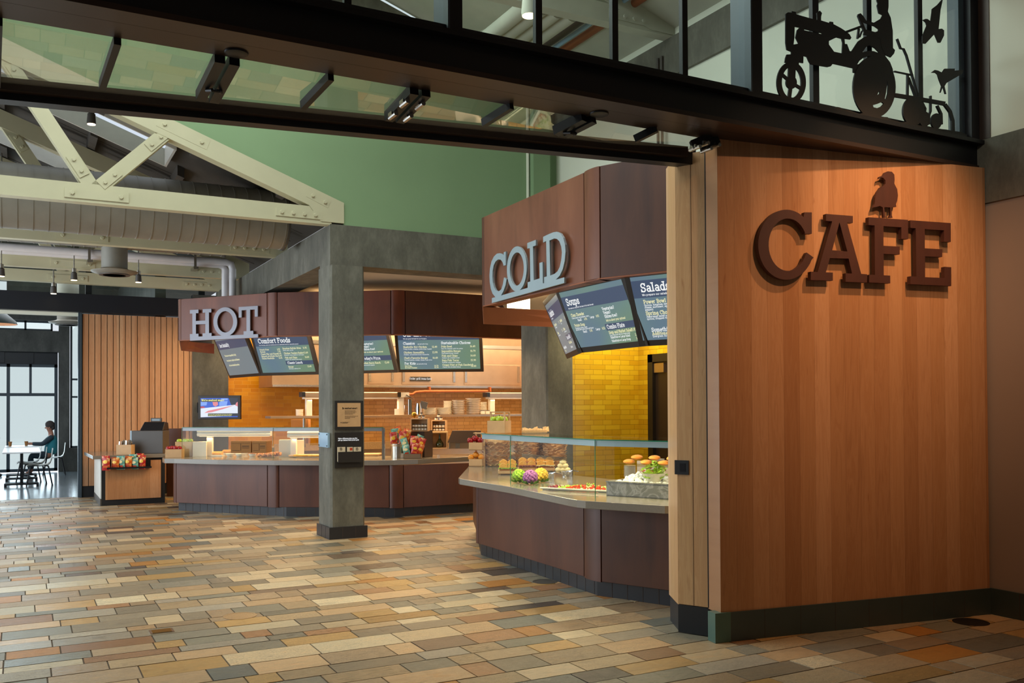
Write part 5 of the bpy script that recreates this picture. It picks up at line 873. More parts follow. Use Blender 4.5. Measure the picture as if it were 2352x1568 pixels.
# sandwiches on boards
def sandwich(p, da, w, fill, lab):
    t = here('sandwich', lab, 'sandwich', p, da, 'baguette sandwiches in the cold case'); L = .13
    bun = lambda z, h, s_: MB().prism([(-w/2*s_, .01), (-w/2*s_*.9, 0), (w/2*s_*.9, 0), (w/2*s_, .01), (w/2*s_, L-.01), (w/2*s_*.9, L), (-w/2*s_*.9, L), (-w/2*s_, L-.01)], z, z+h)
    m = MB(); N = 8
    for j in range(2):
        prof = [(-w/2+j*w/2, .035), (-w/2*.96+j*w/2, .06), (-w/2*.6+j*w/2, .085), (-w/4*.8+j*w/2, .085), (0+j*w/2-.004, .062), (0+j*w/2-.002, .035)]; k_ = len(m.v); n = len(prof)
        m.add([(x, 0, z) for x, z in prof]+[(x*1.0, L, z) for x, z in prof], [tuple(range(n)), tuple(range(n, 2*n))[::-1]]+[(i, (i+1) % n, n+(i+1) % n, n+i) for i in range(n)])
    lb_(m, 'bun_top', 'bread', t, True); lb_(bun(0, .022, .96), 'bun_bottom', 'crust', t)
    rnd = random.Random(int(w*999)+hash(fill) % 7); m = MB()
    for i in range(14): x = -w/2+w*i/13; m.obox((x, rnd.uniform(-.006, .01), rnd.uniform(.025, .036)), (.008, 0, rnd.uniform(-.003, .003)), (0, .02, 0), (0, 0, .005))
    lb_(m, 'filling', fill, t)
for bx, by, fl, nm in [(1166, 1090, 'leaf_light', 'green leaf'), (1211, 1084, 'meat', 'ham'), (1253, 1083, 'cheese', 'cheese')]:
    p = at(bx, by); k = mpp(p); t = here('serving_board', 'wooden serving board under the %s filled sandwiches' % nm, 'board', p); w = 44*k
    lb_(MB().box(-w/2, w/2, 0, .30, .012, .045).box(-w/2+.01, -w/2+.03, .01, .03, 0, .012).box(w/2-.03, w/2-.01, .01, .03, 0, .012).box(-w/2+.01, -w/2+.03, .26, .28, 0, .012).box(w/2-.03, w/2-.01, .26, .28, 0, .012), 'board', 'birch', t, bevel=.004)
    for j in range(2): sandwich(WM[t.name] @ Vector((0, .01+.145*j, .046+.035*j)), 0, w*.92, fl, 'baguette sandwich with %s filling, %s on its board' % (nm, ['front one', 'back one'][j]))
# cauliflowers in front of the glass
def cauli(p, r, mt, lab):
    t = here('cauliflower', lab, 'cauliflower', p, 0, 'coloured cauliflowers'); rnd = random.Random(int(r*1e4)+len(lab)); m = MB()
    m.ball((0, 0, r*.95), r*.80, 14, 10, 0, (1, 1, .95))
    for i in range(70):
        z = 1-2*(i+.5)/70; 
        if z < -.45: continue
        a = i*2.399; q = math.sqrt(max(0, 1-z*z)); rr = r*rnd.uniform(.17, .25); m.ball((r*.80*q*math.cos(a), r*.80*q*math.sin(a), r*.95+r*.78*z), rr, 7, 5, .05)
    lb_(m, 'florets', mt, t, True); m = MB()
    for i in range(9): a = i*.7; c, s_ = math.cos(a), math.sin(a); m.add([(c*r*.4, s_*r*.4, .004), (c*r*1.0-s_*r*.25, s_*r*1.0+c*r*.25, r*.25), (c*r*1.12, s_*r*1.12, r*.62), (c*r*1.0+s_*r*.25, s_*r*1.0-c*r*.25, r*.25)], [(0, 1, 2), (0, 2, 3)])
    lb_(m, 'leaves', 'leaf', t)
for px, py, r_, mt, l in [(1242, 1112, 18, 'yellow_floret', 'yellow cauliflower, right one of the three on the worktop'), (1192, 1113, 17, 'green_floret', 'lime green cauliflower, left one of the three on the worktop'), (1218, 1117, 18, 'purple_floret', 'purple cauliflower, front one of the three on the worktop')]:
    p = at(px, py-4); cauli(p, r_*mpp(p), mt, l)
# chafing pans, garlic bread, salad toppings
for px, py, w, l in [(1263, 1099, 22, 'small round steel pan behind the yellow cauliflower'), (1303, 1094, 26, 'larger steel pan below the pale rolls')]:
    p = at(px, py); k = mpp(p); t = here('steel_pan', l, 'pan', p); lb_(MB().lathe([(w/2*k*.9, 0), (w/2*k, .045), (w/2*k*1.06, .05), (w/2*k*.9, .05), (w/2*k*.85, .02), (.001, .02)], (0, .08, 0), 24), 'pan', 'chrome', t, True); lb_(MB().tube([(0, .06, .055), (.06, .0, .07), (.12, -.03, .06)], .006, 6), 'handle', 'chrome', t)
p = at(1293, 1090, CT, .06); k = mpp(p)
for i, (dx, dz) in enumerate([(-10, 0), (0, 0), (10, 0), (-5, 9), (5, 9), (0, 17)]):
    q = p+RGT*(dx*k)+Vector((0, 0, dz*k)); tag(MB().ball((0, 0, 0), 7*k, 12, 8, .04, (1.2, 1, .8)).build('bread_roll', 'cheese', None, True), 'pale bread roll, %s of the small heap in the cold case' % ['bottom left', 'bottom middle', 'bottom right', 'middle left', 'middle right', 'topmost'][i], 'bread roll', 'pale rolls heaped in the cold case').location = q
p = at(1330, 1126); k = mpp(p); pl_ = here('salad_platter', 'long white platter of chopped salad toppings behind the glass', 'platter', p, math.radians(-30))
lb_(MB().box(-.34, .34, -.10, .16, .0, .018).box(-.36, .36, -.115, -.10, .012, .026).box(-.36, .36, .16, .175, .012, .026), 'platter', 'white_plate', pl_, bevel=.004)
rnd = random.Random(5); m1, m2, m3, m4 = MB(), MB(), MB(), MB()
for i in range(260):
    x = rnd.uniform(-.30, .32); y = rnd.uniform(-.07, .14); h = .018+.05*max(0, 1-abs(x-.1)/.25)*max(0, 1-abs(y-.03)/.12)*rnd.random(); s_ = rnd.uniform(.006, .012)
    [m1, m2, m3, m4][0 if y < .02 and x > -.1 else (1 if y > .08 and x > .0 else (3 if x < -.2 else 2))].ball((x, y, h+s_*.7), s_, 6, 4, .2)
lb_(m1, 'tomatoes', 'tomato', pl_, kind='stuff'); lb_(m2, 'cheese', 'cheese', pl_, kind='stuff'); lb_(m3, 'greens', 'leaf_light', pl_, kind='stuff'); lb_(m4, 'berries', 'berry', pl_, kind='stuff')
p = at(1322, 1133); t = here('tongs', 'pair of steel tongs lying along the front of the salad platter', 'tongs', p, math.radians(-30)); lb_(MB().bar((-.28, 0, .01), (.22, 0, .012), .018, .004).bar((-.28, .012, .022), (.22, .016, .018), .018, .004), 'arms', 'chrome', t)
# ice tray with bowl of leaves
a = at(1393, 1138); dirr = gd; ang = math.atan2(gd.y, gd.x); t = thing('ice_tray', 'steel tray heaped with crushed ice at the right end of the cold case', 'tray', a, ang)
zT = zat(1393, 1106, a.x, a.y)-CT; lb_(MB().box(0, .95, 0, .012, 0, zT).box(0, .012, .012, .55, 0, zT).box(.012, .95, .54, .552, 0, zT).box(0, .95, 0, .55, 0, .01).box(-.006, .95, -.006, .03, zT, zT+.008).box(-.006, .03, .03, .55, zT, zT+.008), 'tray', 'ice_steel', t)
lb_(MB().box(0, .95, .545, .56, 0, zT+.16), 'back_plate', 'steel_soft', t)
rnd = random.Random(9); m = MB(); 
for i in range(420):
    x, y = rnd.uniform(.05, .92), rnd.uniform(.04, .5); h = zT-.015+.10*math.exp(-((x-.24)**2/.03+(y-.3)**2/.03)); m.ball((x, y, h*rnd.uniform(.96, 1.04)), rnd.uniform(.012, .02), 5, 4, .25)
m.add([(.02, .02, zT-.02), (.94, .02, zT-.02), (.94, .53, zT-.02), (.02, .53, zT-.02)], [(0, 1, 2, 3)]); lb_(m, 'crushed_ice', 'ice', t, True, kind='stuff')
q = at(1506, 1110, CT+zT, .005); k = mpp(q); b_ = here('salad_bowl', 'pale round bowl of mixed salad leaves set in the crushed ice', 'bowl', q); R_ = 31*k
lb_(MB().lathe([(R_*.35, -.01), (R_*.75, .05), (R_*.97, 20*k), (R_, 20*k+.004), (R_*.94, 20*k), (R_*.7, .06), (.001, .03)], (0, .1, 0), 28), 'bowl', 'white_plate', b_, True)
rnd = random.Random(4); m = MB(); m2 = MB(); m.ball((0, .1, 16*k), R_*.75, 14, 8, .06, (1.1, 1, .55))
for i in range(150):
    a_ = rnd.uniform(0, 6.28); r = R_*rnd.uniform(0, .98); z = 20*k+.09*(1-(r/R_)**2)+rnd.uniform(-.01, .02); c = Vector((r*math.cos(a_), .1+r*math.sin(a_), z)); u = Vector((rnd.uniform(-1, 1), rnd.uniform(-1, 1), rnd.uniform(-.6, .9))).normalized(); v = u.orthogonal().normalized(); L = rnd.uniform(.018, .035)
    (m if i % 6 else m2).add([c-u*L, c+v*L*.5, c+u*L, c-v*L*.5], [(0, 1, 2), (0, 2, 3)])
lb_(m, 'leaves', 'leaf_light', b_, kind='stuff'); lb_(m2, 'dark_leaves', 'meat', b_, kind='stuff')
for px, py, n, r, l in [(1446, 1098, 14, 28, 'lower stack of cream plates left of the salad bowl'), (1512, 1079, 12, 30, 'taller stack of cream plates behind the salad bowl')]:
    p = at(px, py); 
    k = mpp(p); t = here('plate_stack', l, 'plates', p+Vector((.15, .2, 0))*.6); plates(t, r*k*.5*2*.5*1.0, n, 'white_plate', 0, 2.0*k)
for i in range(7):
    u = (.16+.17*i) if i < 4 else (.24+.17*(i-4)); c = cp[1]+gd*u+cn[1][1]*.30; c.z = zt-.22+.003+.025+(.04 if i > 3 else 0)
    tag(MB().ball((0, 0, 0), .03, 12, 7, .06, (2.0, 1.1, .75)).build('pastry', 'crust', None, True), 'golden pastry on the glass shelf of the cold case, %s' % ['lower row, leftmost', 'lower row, second from the left', 'lower row, third from the left', 'lower row, rightmost', 'upper row, left', 'upper row, middle', 'upper row, right'][i], 'pastry', 'pastries on the glass shelf').location = c
# ================================================================== HOT COUNTER, KITCHEN
def apx(px, py, z=CT): return at(px, py, z)
# heat lamps standing on the hot counter behind the glass
def heat_lamp(p, w, h, lab, post_x, dim=False, cap=True, end_block=False):
    t = here('heat_lamp', lab, 'heat lamp', p); m = MB()
    prof = [(-.05, h), (-.07, h+.03), (-.05, h+.055), (-.07, h+.08), (-.04, h+.10), (.06, h+.10), (.06, h)]
    n = len(prof); m.add([(-w/2, y, z) for y, z in prof]+[(w/2, y, z) for y, z in prof], [tuple(range(n)), tuple(range(n, 2*n))[::-1]]+[(i, (i+1) % n, n+(i+1) % n, n+i) for i in range(n)]); lb_(m, 'hood', 'white_enamel' if not dim else 'steel_soft', t)
    lb_(MB().box(-w/2+.01, w/2-.01, -.035, .05, h+.101, h+.106), 'glow_strip', 'lamp_bar', t); lb_(MB().box(-w/2+.03, w/2-.03, -.03, .04, h-.006, h-.001), 'element', 'lamp_bar', t)
    for px_ in post_x: lb_(MB().box(px_-.045, px_+.045, .02, .10, 0, h), 'post', 'white_enamel', t, bevel=.004)
    if cap: lb_(MB().box(-w/2-.03, -w/2, -.06, .06, h+.01, h+.095), 'end_cap', 'plastic_dark', t); lb_(MB().box(w/2, w/2+.03, -.06, .06, h+.01, h+.095), 'end_cap', 'plastic_dark', t)
    if end_block: lb_(MB().box(w/2+.03, w/2+.20, -.06, .08, h+.0, h+.10), 'end_block', 'white_enamel', t)
    q = WM[t.name] @ Vector((0, .02, h-.03)); area('heat_lamp_light', q, (0, 0, math.degrees(-TH)), w*.9, .05, 3.5*w, (1, .58, .22)); return t
p = apx(539, 1047); k = mpp(p); heat_lamp(p, 168*k, 46*k, 'left heat lamp inside the hot display case', [-59*k], False, False)
p = apx(748, 1049); k = mpp(p); heat_lamp(p, 172*k, 45*k, 'right heat lamp inside the hot display case, crossing behind the column', [-75*k], False, False)
# square take-away boxes and plates
for px, py, w, n, h, l in [(455, 1048.5, 30, 18, 34, 'tall stack of white square takeaway boxes at the left end of the hot case'), (653, 1049, 30, 20, 39, 'left stack of square takeaway boxes near the concrete column'), (684, 1047, 22, 18, 36, 'right stack of square takeaway boxes, half behind the lamp post')]:
    p = apx(px, py); k = mpp(p); t = here('takeaway_box_stack', l, 'box stack', p+Vector((.05, .1, 0)), math.radians(12)); plates(t, w*k/2, n, 'white_plate', 0, h*k/n, True, 'takeaway_box')
# dishes
def dish(px, py, r, kind, lab, grp=None):
    p = apx(px, py, CT+.002); k = mpp(p); R_ = r*k; t = here('dish', lab, 'dish', p, 0, grp)
    lb_(MB().lathe([(R_*.6, 0), (R_*.95, .04), (R_, .045), (R_*.92, .045), (R_*.6, .012), (.001, .012)], (0, R_, 0), 22), 'bowl', 'white_plate', t, True)
    rnd = random.Random(px); m = MB()
    if kind == 'soup': m.lathe([(.001, .038), (R_*.9, .036)], (0, R_, 0), 20)
    else:
        for i in range(16): m.ball((rnd.uniform(-.5, .5)*R_, R_+rnd.uniform(-.5, .5)*R_, .045+rnd.uniform(0, .02)), R_*.22, 7, 5, .15)
    lb_(m, 'food', {'soup': 'cheese', 'fry': 'crust', 'bread': 'bread'}[kind], t, True)
dish(525, 1048, 9.5, 'soup', 'first small white bowl from the left under the left heat lamp'); dish(547, 1048.5, 10, 'soup', 'second small white bowl under the left heat lamp'); dish(577, 1048.5, 9.5, 'fry', 'small white bowl of browned nuggets beside the pretzels'); dish(560, 1044.5, 9, 'soup', 'small white bowl at the back, behind the other bowls')
for px, py, w, l in [(497, 1047.5, 27, 'flat white tray with a folded flatbread at the far left'), (520, 1043, 26, 'tray of long golden bread sticks, left one'), (542, 1043, 24, 'tray of long golden bread sticks, right one')]:
    p = apx(px, py); k = mpp(p); t = here('bread_tray', l, 'tray', p); lb_(MB().box(-w*k/2, w*k/2, 0, .14, 0, .02), 'tray', 'white_plate', t, bevel=.003); lb_(MB().tube([(-w*k*.4, .05, .045), (w*k*.4, .05, .045)], .026, 8).tube([(-w*k*.4, .10, .05), (w*k*.4, .10, .05)], .026, 8), 'bread', 'bread', t, True)
for i, (px, py, dz) in enumerate([(600, 1049, 0), (611, 1048.5, 2), (622, 1048, 4), (632, 1047.5, 6)]):
    p = apx(px, py, CT+dz*.004); k = mpp(p); t = here('pretzel', 'soft pretzel, %s of the overlapping row' % ['leftmost', 'second', 'third', 'rightmost'][i], 'pretzel', p, 0, 'soft pretzels'); r = 9*k
    pts = [Vector((r*1.0*math.cos(a), .08+r*.9*math.sin(a), .03+.012*math.sin(3*a))) for a in [i_*math.pi/9-.6 for i_ in range(16)]]; lb_(MB().tube(pts, .022, 8).tube([(-r*.6, .04, .035), (r*.2, .12, .05), (r*.7, .09, .04)], .02, 8).tube([(r*.6, .04, .04), (-r*.2, .12, .05), (-r*.7, .09, .04)], .02, 8), 'dough', 'crust', t, True)
for px, py, w, l in [(700, 1050, 76, 'wooden board carrying two pizzas, left of the column'), (850, 1047, 40, 'empty wooden board right of the concrete column')]:
    p = apx(px, py); k = mpp(p); t = here('pizza_board', l, 'board', p); lb_(MB().box(-w*k/2, w*k/2, 0, .34, .008, .035).box(-w*k/2+.02, -w*k/2+.06, .03, .3, 0, .008).box(w*k/2-.06, w*k/2-.02, .03, .3, 0, .008), 'board', 'birch', t, bevel=.004)
for px, py, l in [(690, 1048, 'left pizza on the wooden board'), (722, 1048, 'right pizza on the wooden board, half behind the column')]:
    p = apx(px, py, CT+.037); k = mpp(p); t = here('pizza', l, 'pizza', p); R_ = 20*k; lb_(MB().lathe([(.001, 0), (R_, 0), (R_*1.02, .015), (R_*.95, .024), (R_*.86, .014), (.001, .014)], (0, R_*.9, 0), 26), 'crust', 'bread', t, True); m = MB(); rnd = random.Random(px)
    for i in range(22): a = rnd.uniform(0, 6.3); q = rnd.uniform(0, .8)*R_; m.ball((q*math.cos(a), R_*.9+q*math.sin(a), .018), .016, 7, 4, .2, (1, 1, .5))
    lb_(m, 'topping', 'cheese', t, True)
# apple boxes at the left end of the hot counter
p = apx(398, 1050.5); k = mpp(p); t = here('fruit_box', 'low wooden box of red apples at the left end of the hot counter', 'box', p, .1); crate(t, 36*k, .20, 19*k); M_ = WM[t.name]
for i, (x, z) in enumerate([(-13, 19), (-5, 20), (3, 20), (11, 19)]): fruit('apple', M_ @ Vector((x*k, .06+.02*(i % 2), z*k+.008)), .043, 'red apple in the low box on the hot counter, %s' % ['leftmost', 'second from the left', 'second from the right', 'rightmost'][i], 'red apples on the hot counter', i)
p = apx(419, 1049.5); k = mpp(p); t = here('fruit_box', 'taller wooden box of green apples behind the red ones on the hot counter', 'box', p+Vector((.05, .22, 0)), .1); crate(t, 38*k, .20, 34*k); M_ = WM[t.name]
for i, x in enumerate([-12, 0, 5, 13]): fruit('green_apple', M_ @ Vector((x*k, .07+.02*(i % 2), 34*k+.008)), .043, 'green apple in the tall box on the hot counter, %s' % ['leftmost', 'second from the left', 'second from the right', 'rightmost'][i], 'green apples on the hot counter', i)
# dark panel box behind the apples, cardboard boxes and counter blocks behind the case
def block(name, px0, px1, py0, py1, z, back, mt, lab, cat, depth=.3, bevel=.003, lean=0):
    p = at((px0+px1)/2, py1, z); q = p+FWD.cross(Vector((0, 0, 1))).cross(Vector((0, 0, -1)))*0; d = Vector((math.sin(TH), math.cos(TH), 0)); p0 = p.copy()
    t = here(name, lab, cat, p); k = mpp(p); w = (px1-px0)*k; h = (py1-py0)*k; lb_(MB().box(-w/2, w/2, 0, depth, 0, h), 'body', mt, t, bevel=bevel); return t, w, h, k
HB = CT
t, w, h, k = block('side_cabinet', 383, 418, 984, 1140, .0, 0, 'corten_dark', 'dark brown side cabinet standing between the boards wall and the hot counter', 'cabinet', .22)
for i, (a, b) in enumerate([(530, 577), (579, 612)]):
    t, w, h, k = block('cardboard_box', a, b, 1013, 1040, 1.02, 0, 'cardboard', ['left cardboard box behind the bowls in the hot case', 'right cardboard box behind the bowls in the hot case'][i], 'box', .3)
    m2 = MB().box(-w*.02, -w*.02+.004, -.002, 0, h*.2, h*.8).box(-w*.45, w*.45, -.002, 0, h*.8, h*.81).box(-w*.42, -w*.06, -.0015, 0, h*.2, h*.22).box(w*.05, w*.4, -.002, 0, h*.55, h*.6).box(w*.05, w*.4, -.002, 0, h*.42, h*.45); lb_(m2, 'printed_marks', 'ink', t)
# back counter with equipment
bcz = .95
t = thing('back_counter', 'speckled stone back counter running along behind the hot station', 'counter', (7, 16, 0)); MB().box(3.9, 11.2, 15.9, 16.7, 0, .90).build('cabinet', 'steel_soft', t); MB().box(3.85, 11.2, 15.85, 16.75, .90, .965).build('worktop', 'speckled', t); MB().box(3.85, 11.2, 15.85, 15.9, .965, 1.03).build('upstand', 'speckled', t)
# pass shelf with heat lamps above
t = thing('pass_shelf', 'long stainless pass shelf on slim posts, behind the hot counter', 'shelf', (6.5, 15.7, 1.46)); MB().box(3.72, 10.6, 15.6, 16.0, 1.475, 1.515).build('shelf_board', 'steel_soft', t)
for x in (4.35, 6.9, 9.9): MB().tube([(x, 15.8, .965), (x, 15.8, 1.475)], .025, 10).build('post', 'steel', t)
def pass_lamp(px0, px1, py, lab, posts, endb=False):
    a, b = ay(px0, py, 15.8), ay(px1, py, 15.8); w = b.x-a.x; t = thing('heat_lamp', lab, 'heat lamp', ((a.x+b.x)/2, 15.8, 1.515)); h = 1.84-1.515
    lb_(MB().box(-w/2, w/2, -.09, .09, h, h+.085), 'hood', 'steel_soft', t, bevel=.01); lb_(MB().box(-w/2+.02, w/2-.02, -.06, .08, h+.087, h+.094), 'glow_strip', 'lamp_bar', t); lb_(MB().box(-w/2+.02, w/2-.02, -.07, .07, h-.03, h-.002), 'reflector', 'white_enamel', t)
    for e in (-1, 1): lb_(MB().box(e*w/2-.03, e*w/2+.03, -.1, .1, h+.005, h+.09), 'end_cap', 'plastic_dark', t)
    for q in posts: lb_(MB().box(ay(q, py, 15.8).x-(a.x+b.x)/2-.05, ay(q, py, 15.8).x-(a.x+b.x)/2+.05, -.04, .05, 0, h), 'post', 'white_enamel', t)
    if endb: lb_(MB().box(w/2+.03, w/2+.20, -.08, .08, h-.0, h+.09), 'end_block', 'white_enamel', t)
    area('pass_lamp_light', ((a.x+b.x)/2, 15.8, 1.515+h-.05), (0, 0, 0), w*.9, .1, 12*w, (1, .58, .22))
pass_lamp(694, 913, 905, 'pass-shelf heat lamp crossing behind the concrete column', [709, 920], True); pass_lamp(1117, 1260, 897, 'pass-shelf heat lamp at the right, beside the far column', [1129])
# things on the pass shelf
SZ = 1.517
def onshelf(px, y=15.78): p = ay(px, 950, y); p.z = SZ; return p
for px, r, h, n, mt, l in [(987, 16, 16, 6, 'white_plate', 'stack of white plates on the pass shelf, leftmost'), (1017, 15, 16, 6, 'white_plate', 'stack of white plates on the pass shelf, second from the left'), (1029, 11, 31, 9, 'white_plate', 'taller stack of cream bowls behind the white plates'), (1053, 15, 33, 8, 'steel', 'left tall stack of steel pans on the pass shelf'), (1087, 18, 37, 9, 'steel', 'right and tallest stack of steel pans on the pass shelf'), (1111, 8, 28, 8, 'white_plate', 'narrow stack of cream bowls right of the steel pans'), (688, 9, 15, 5, 'white_plate', 'small stack of cream plates on the shelf left of the column')]:
    p = onshelf(px, 15.78 if r > 11 or r == 9 else 15.90); k = mpp(p); t = here('plate_stack' if mt != 'steel' else 'pan_stack', l, 'plates' if mt != 'steel' else 'pans', p, 0, 'plates on the pass shelf'); plates(t, r*k, n, mt if mt != 'steel' else 'pan_metal', 0, h*k/n, False, 'plate' if mt != 'steel' else 'pan')
for px, w, l in [(1108, 12, 'small glass tub right of the pan stacks'), (1120, 9, 'second small tub, next to the right heat lamp post')]:
    p = onshelf(px, 15.68); k = mpp(p); t = here('tub', l, 'tub', p); lb_(MB().box(-w*k/2, w*k/2, 0, .1, 0, 8*k), 'tub', 'white_plate', t, bevel=.01); lb_(MB().box(-w*k/2-.004, w*k/2+.004, -.004, .104, 8*k, 8*k+.01), 'lid', 'steel', t)
p = onshelf(943, 15.66); k = mpp(p); t = here('mandoline_slicer', 'upright chrome slicer with angled top on the pass shelf', 'kitchen tool', p); lb_(MB().box(-5*k, 3*k, 0, .10, 0, 36*k), 'body', 'chrome', t, bevel=.005); lb_(MB().bar((-10*k, .05, 46*k), (8*k, .05, 35*k), .10, .012), 'blade_plate', 'chrome', t); lb_(MB().tube([(-14*k, .05, 6*k), (-14*k, .05, 22*k), (-5*k, .05, 22*k)], .008, 8), 'handle', 'steel', t)
p = onshelf(961, 15.66); k = mpp(p); t = here('steel_jug', 'chrome jug with tilted lid, right of the slicer', 'jug', p); lb_(MB().lathe([(8*k, 0), (8.5*k, 14*k), (6.5*k, 26*k), (6.8*k, 27*k)], (0, .05, 0), 20), 'jug', 'chrome', t, True); lb_(MB().obox((12*k, .05, 22*k), (8*k, 0, -2*k), (0, .04, 0), (2*k, 0, 8*k)), 'scoop', 'steel', t)
p = onshelf(911, 15.7); k = mpp(p); t = here('menu_holder', 'small white card box beside the lamp post on the pass shelf', 'box', p); lb_(MB().box(-5*k, 5*k, 0, .05, 0, 14*k), 'box', 'white_enamel', t, bevel=.003)
t, w, h, k = block('paper_bundle', 668, 708, 963, 1025, .966, 0, 'cardboard', 'brown paper sacks piled under the shelf, left of the column', 'sacks', .2)
# crates with jars, bottle crate, steel box
def jar(p, k, r, lab, grp):
    t = here('jar', lab, 'jar', p, 0, grp); lb_(MB().lathe([(r*.9, 0), (r, .15*r), (r, 1.5*r), (r*.8, 1.75*r)], (0, r, 0), 14), 'glass', 'jar_dark', t, True); lb_(MB().lathe([(r*1.02, .25*r), (r*1.02, 1.4*r)], (0, r, 0), 14), 'paper_label', 'jar_label', t, True); lb_(MB().lathe([(r*.85, 1.75*r), (r*.85, 2.05*r), (.001, 2.05*r)], (0, r, 0), 14), 'lid', 'plastic_dark', t, True)
def jar_crate(px0, px1, py0, py1, z, cols, rows, lab, tops, gname):
    p = at((px0+px1)/2, py1, z); k = mpp(p); w = (px1-px0)*k; h = (py1-py0)*k; t = here('wooden_crate', lab, 'crate', p, -.08); D = .16
    m = MB().box(-w/2, w/2, 0, D, 0, .012).box(-w/2, w/2, 0, D, h-.012, h).box(-w/2, -w/2+.012, 0, D, .012, h-.012).box(w/2-.012, w/2, 0, D, .012, h-.012).box(-w/2+.012, w/2-.012, D-.008, D, .012, h-.012); lb_(m, 'crate', 'birch', t); M_ = WM[t.name]
    r = (w-.03)/cols/2*.93
    if rows > 1: lb_(MB().box(-w/2+.012, w/2-.012, .02, D-.01, .012+2.15*r, .018+2.15*r), 'shelf', 'birch', t)
    for j in range(rows):
        for i in range(cols): jar(M_ @ Vector((-w/2+.015+(2*i+1)*(w-.03)/cols/2, .025, .013+j*(2.15*r+.006))), k, r, 'small labelled jar in the %s, %s shelf, number %d from the left' % (gname, ['lower', 'upper'][j], i+1), 'jars in the '+gname)
    for n_, (x, zz) in enumerate(tops): jar(M_ @ Vector((x*w, .03, h+zz*2.06*r+.001)), k, r, 'small labelled jar on top of the %s, %s' % (gname, ['left of the pair', 'right of the pair', 'topmost'][n_]), 'jars on top of the '+gname)
ST = at(964, 1050); ks = mpp(ST)
t = here('steel_cabinet', 'dark steel cabinet on the hot counter, carrying the left jar crate', 'cabinet', ST, .0); lb_(MB().prism([(-30*ks, .03), (11*ks, 0), (27*ks, .25), (-20*ks, .28)], 0, 62*ks), 'body', 'dark_bronze', t, bevel=.004)
jar_crate(943, 983, 961, 990, CT+60*ks, 5, 2, 'open wooden crate of jars on the dark steel cabinet', [(.0, 0), (.22, 0), (.1, 1)], 'left crate')
p = Vector(ST)+Vector((-.06, .08, 91*ks)); k = mpp(p); t = here('brass_kettle', 'shiny round brass kettle on top of the left jar crate', 'kettle', p); lb_(MB().ball((0, 0, 6.5*k), 6.5*k, 18, 12), 'bowl', 'brass', t, True); lb_(MB().tube([(0, 0, 0), (0, 0, 1.5*k)], 3*k, 12), 'foot', 'brass', t)
bt = at(1009, 1030, .966); kb = mpp(bt); t = here('wooden_crate', 'upright wooden crate with a green bottle inside', 'crate', bt); w = 37*kb; h = 38*kb
lb_(MB().box(-w/2, w/2, 0, .2, 0, .015).box(-w/2, w/2, 0, .2, h-.015, h).box(-w/2, -w/2+.015, 0, .2, .015, h-.015).box(w/2-.015, w/2, 0, .2, .015, h-.015).box(-w/2+.015, w/2-.015, .19, .2, .015, h-.015), 'crate', 'birch', t)
jar_crate(991, 1024, 965, 991, .966+h, 4, 2, 'open wooden crate of jars stacked on the bottle crate', [(-.2, 0), (.15, 0), (-.02, 1)], 'right crate')
q = WM[t.name] @ Vector((0, .09, .016)); t2 = here('bottle', 'dark green pear-shaped bottle standing in the upright crate', 'bottle', q); s_ = 32*kb/.26
lb_(MB().lathe([(a*s_, b*s_) for a, b in [(.03, 0), (.062, .015), (.075, .05), (.068, .085), (.04, .13), (.018, .17), (.014, .235), (.017, .24), (.017, .25), (.001, .25)]], (0, 0, 0), 22), 'bottle', 'bottle_green', t2, True); lb_(MB().tube([(0, 0, .25*s_), (0, 0, .262*s_)], .012*s_, 10), 'cork', 'cardboard', t2)
p = at(1068, 1030, .966); k = mpp(p); t = here('grill_cover', 'sloping dark metal grill cover on the back counter', 'grill', p); lb_(MB().add([(-40*k, 0, 14*k), (36*k, 0, 14*k), (36*k, .25, 14*k), (-40*k, .25, 14*k), (-30*k, .1, 41*k), (36*k, .1, 41*k), (36*k, .25, 41*k), (-30*k, .25, 41*k)], [(0, 3, 2, 1), (4, 5, 6, 7), (0, 1, 5, 4), (1, 2, 6, 5), (2, 3, 7, 6), (3, 0, 4, 7)]), 'cover', 'dark_bronze', t); lb_(MB().box(-36*k, 36*k, .02, .25, 0, 14*k), 'base', 'steel_soft', t); lb_(MB().box(-37*k, -34*k, .0, .02, 0, 14*k).box(-22*k, -12*k, .012, .02, 1*k, 12*k), 'front_plate', 'steel', t)
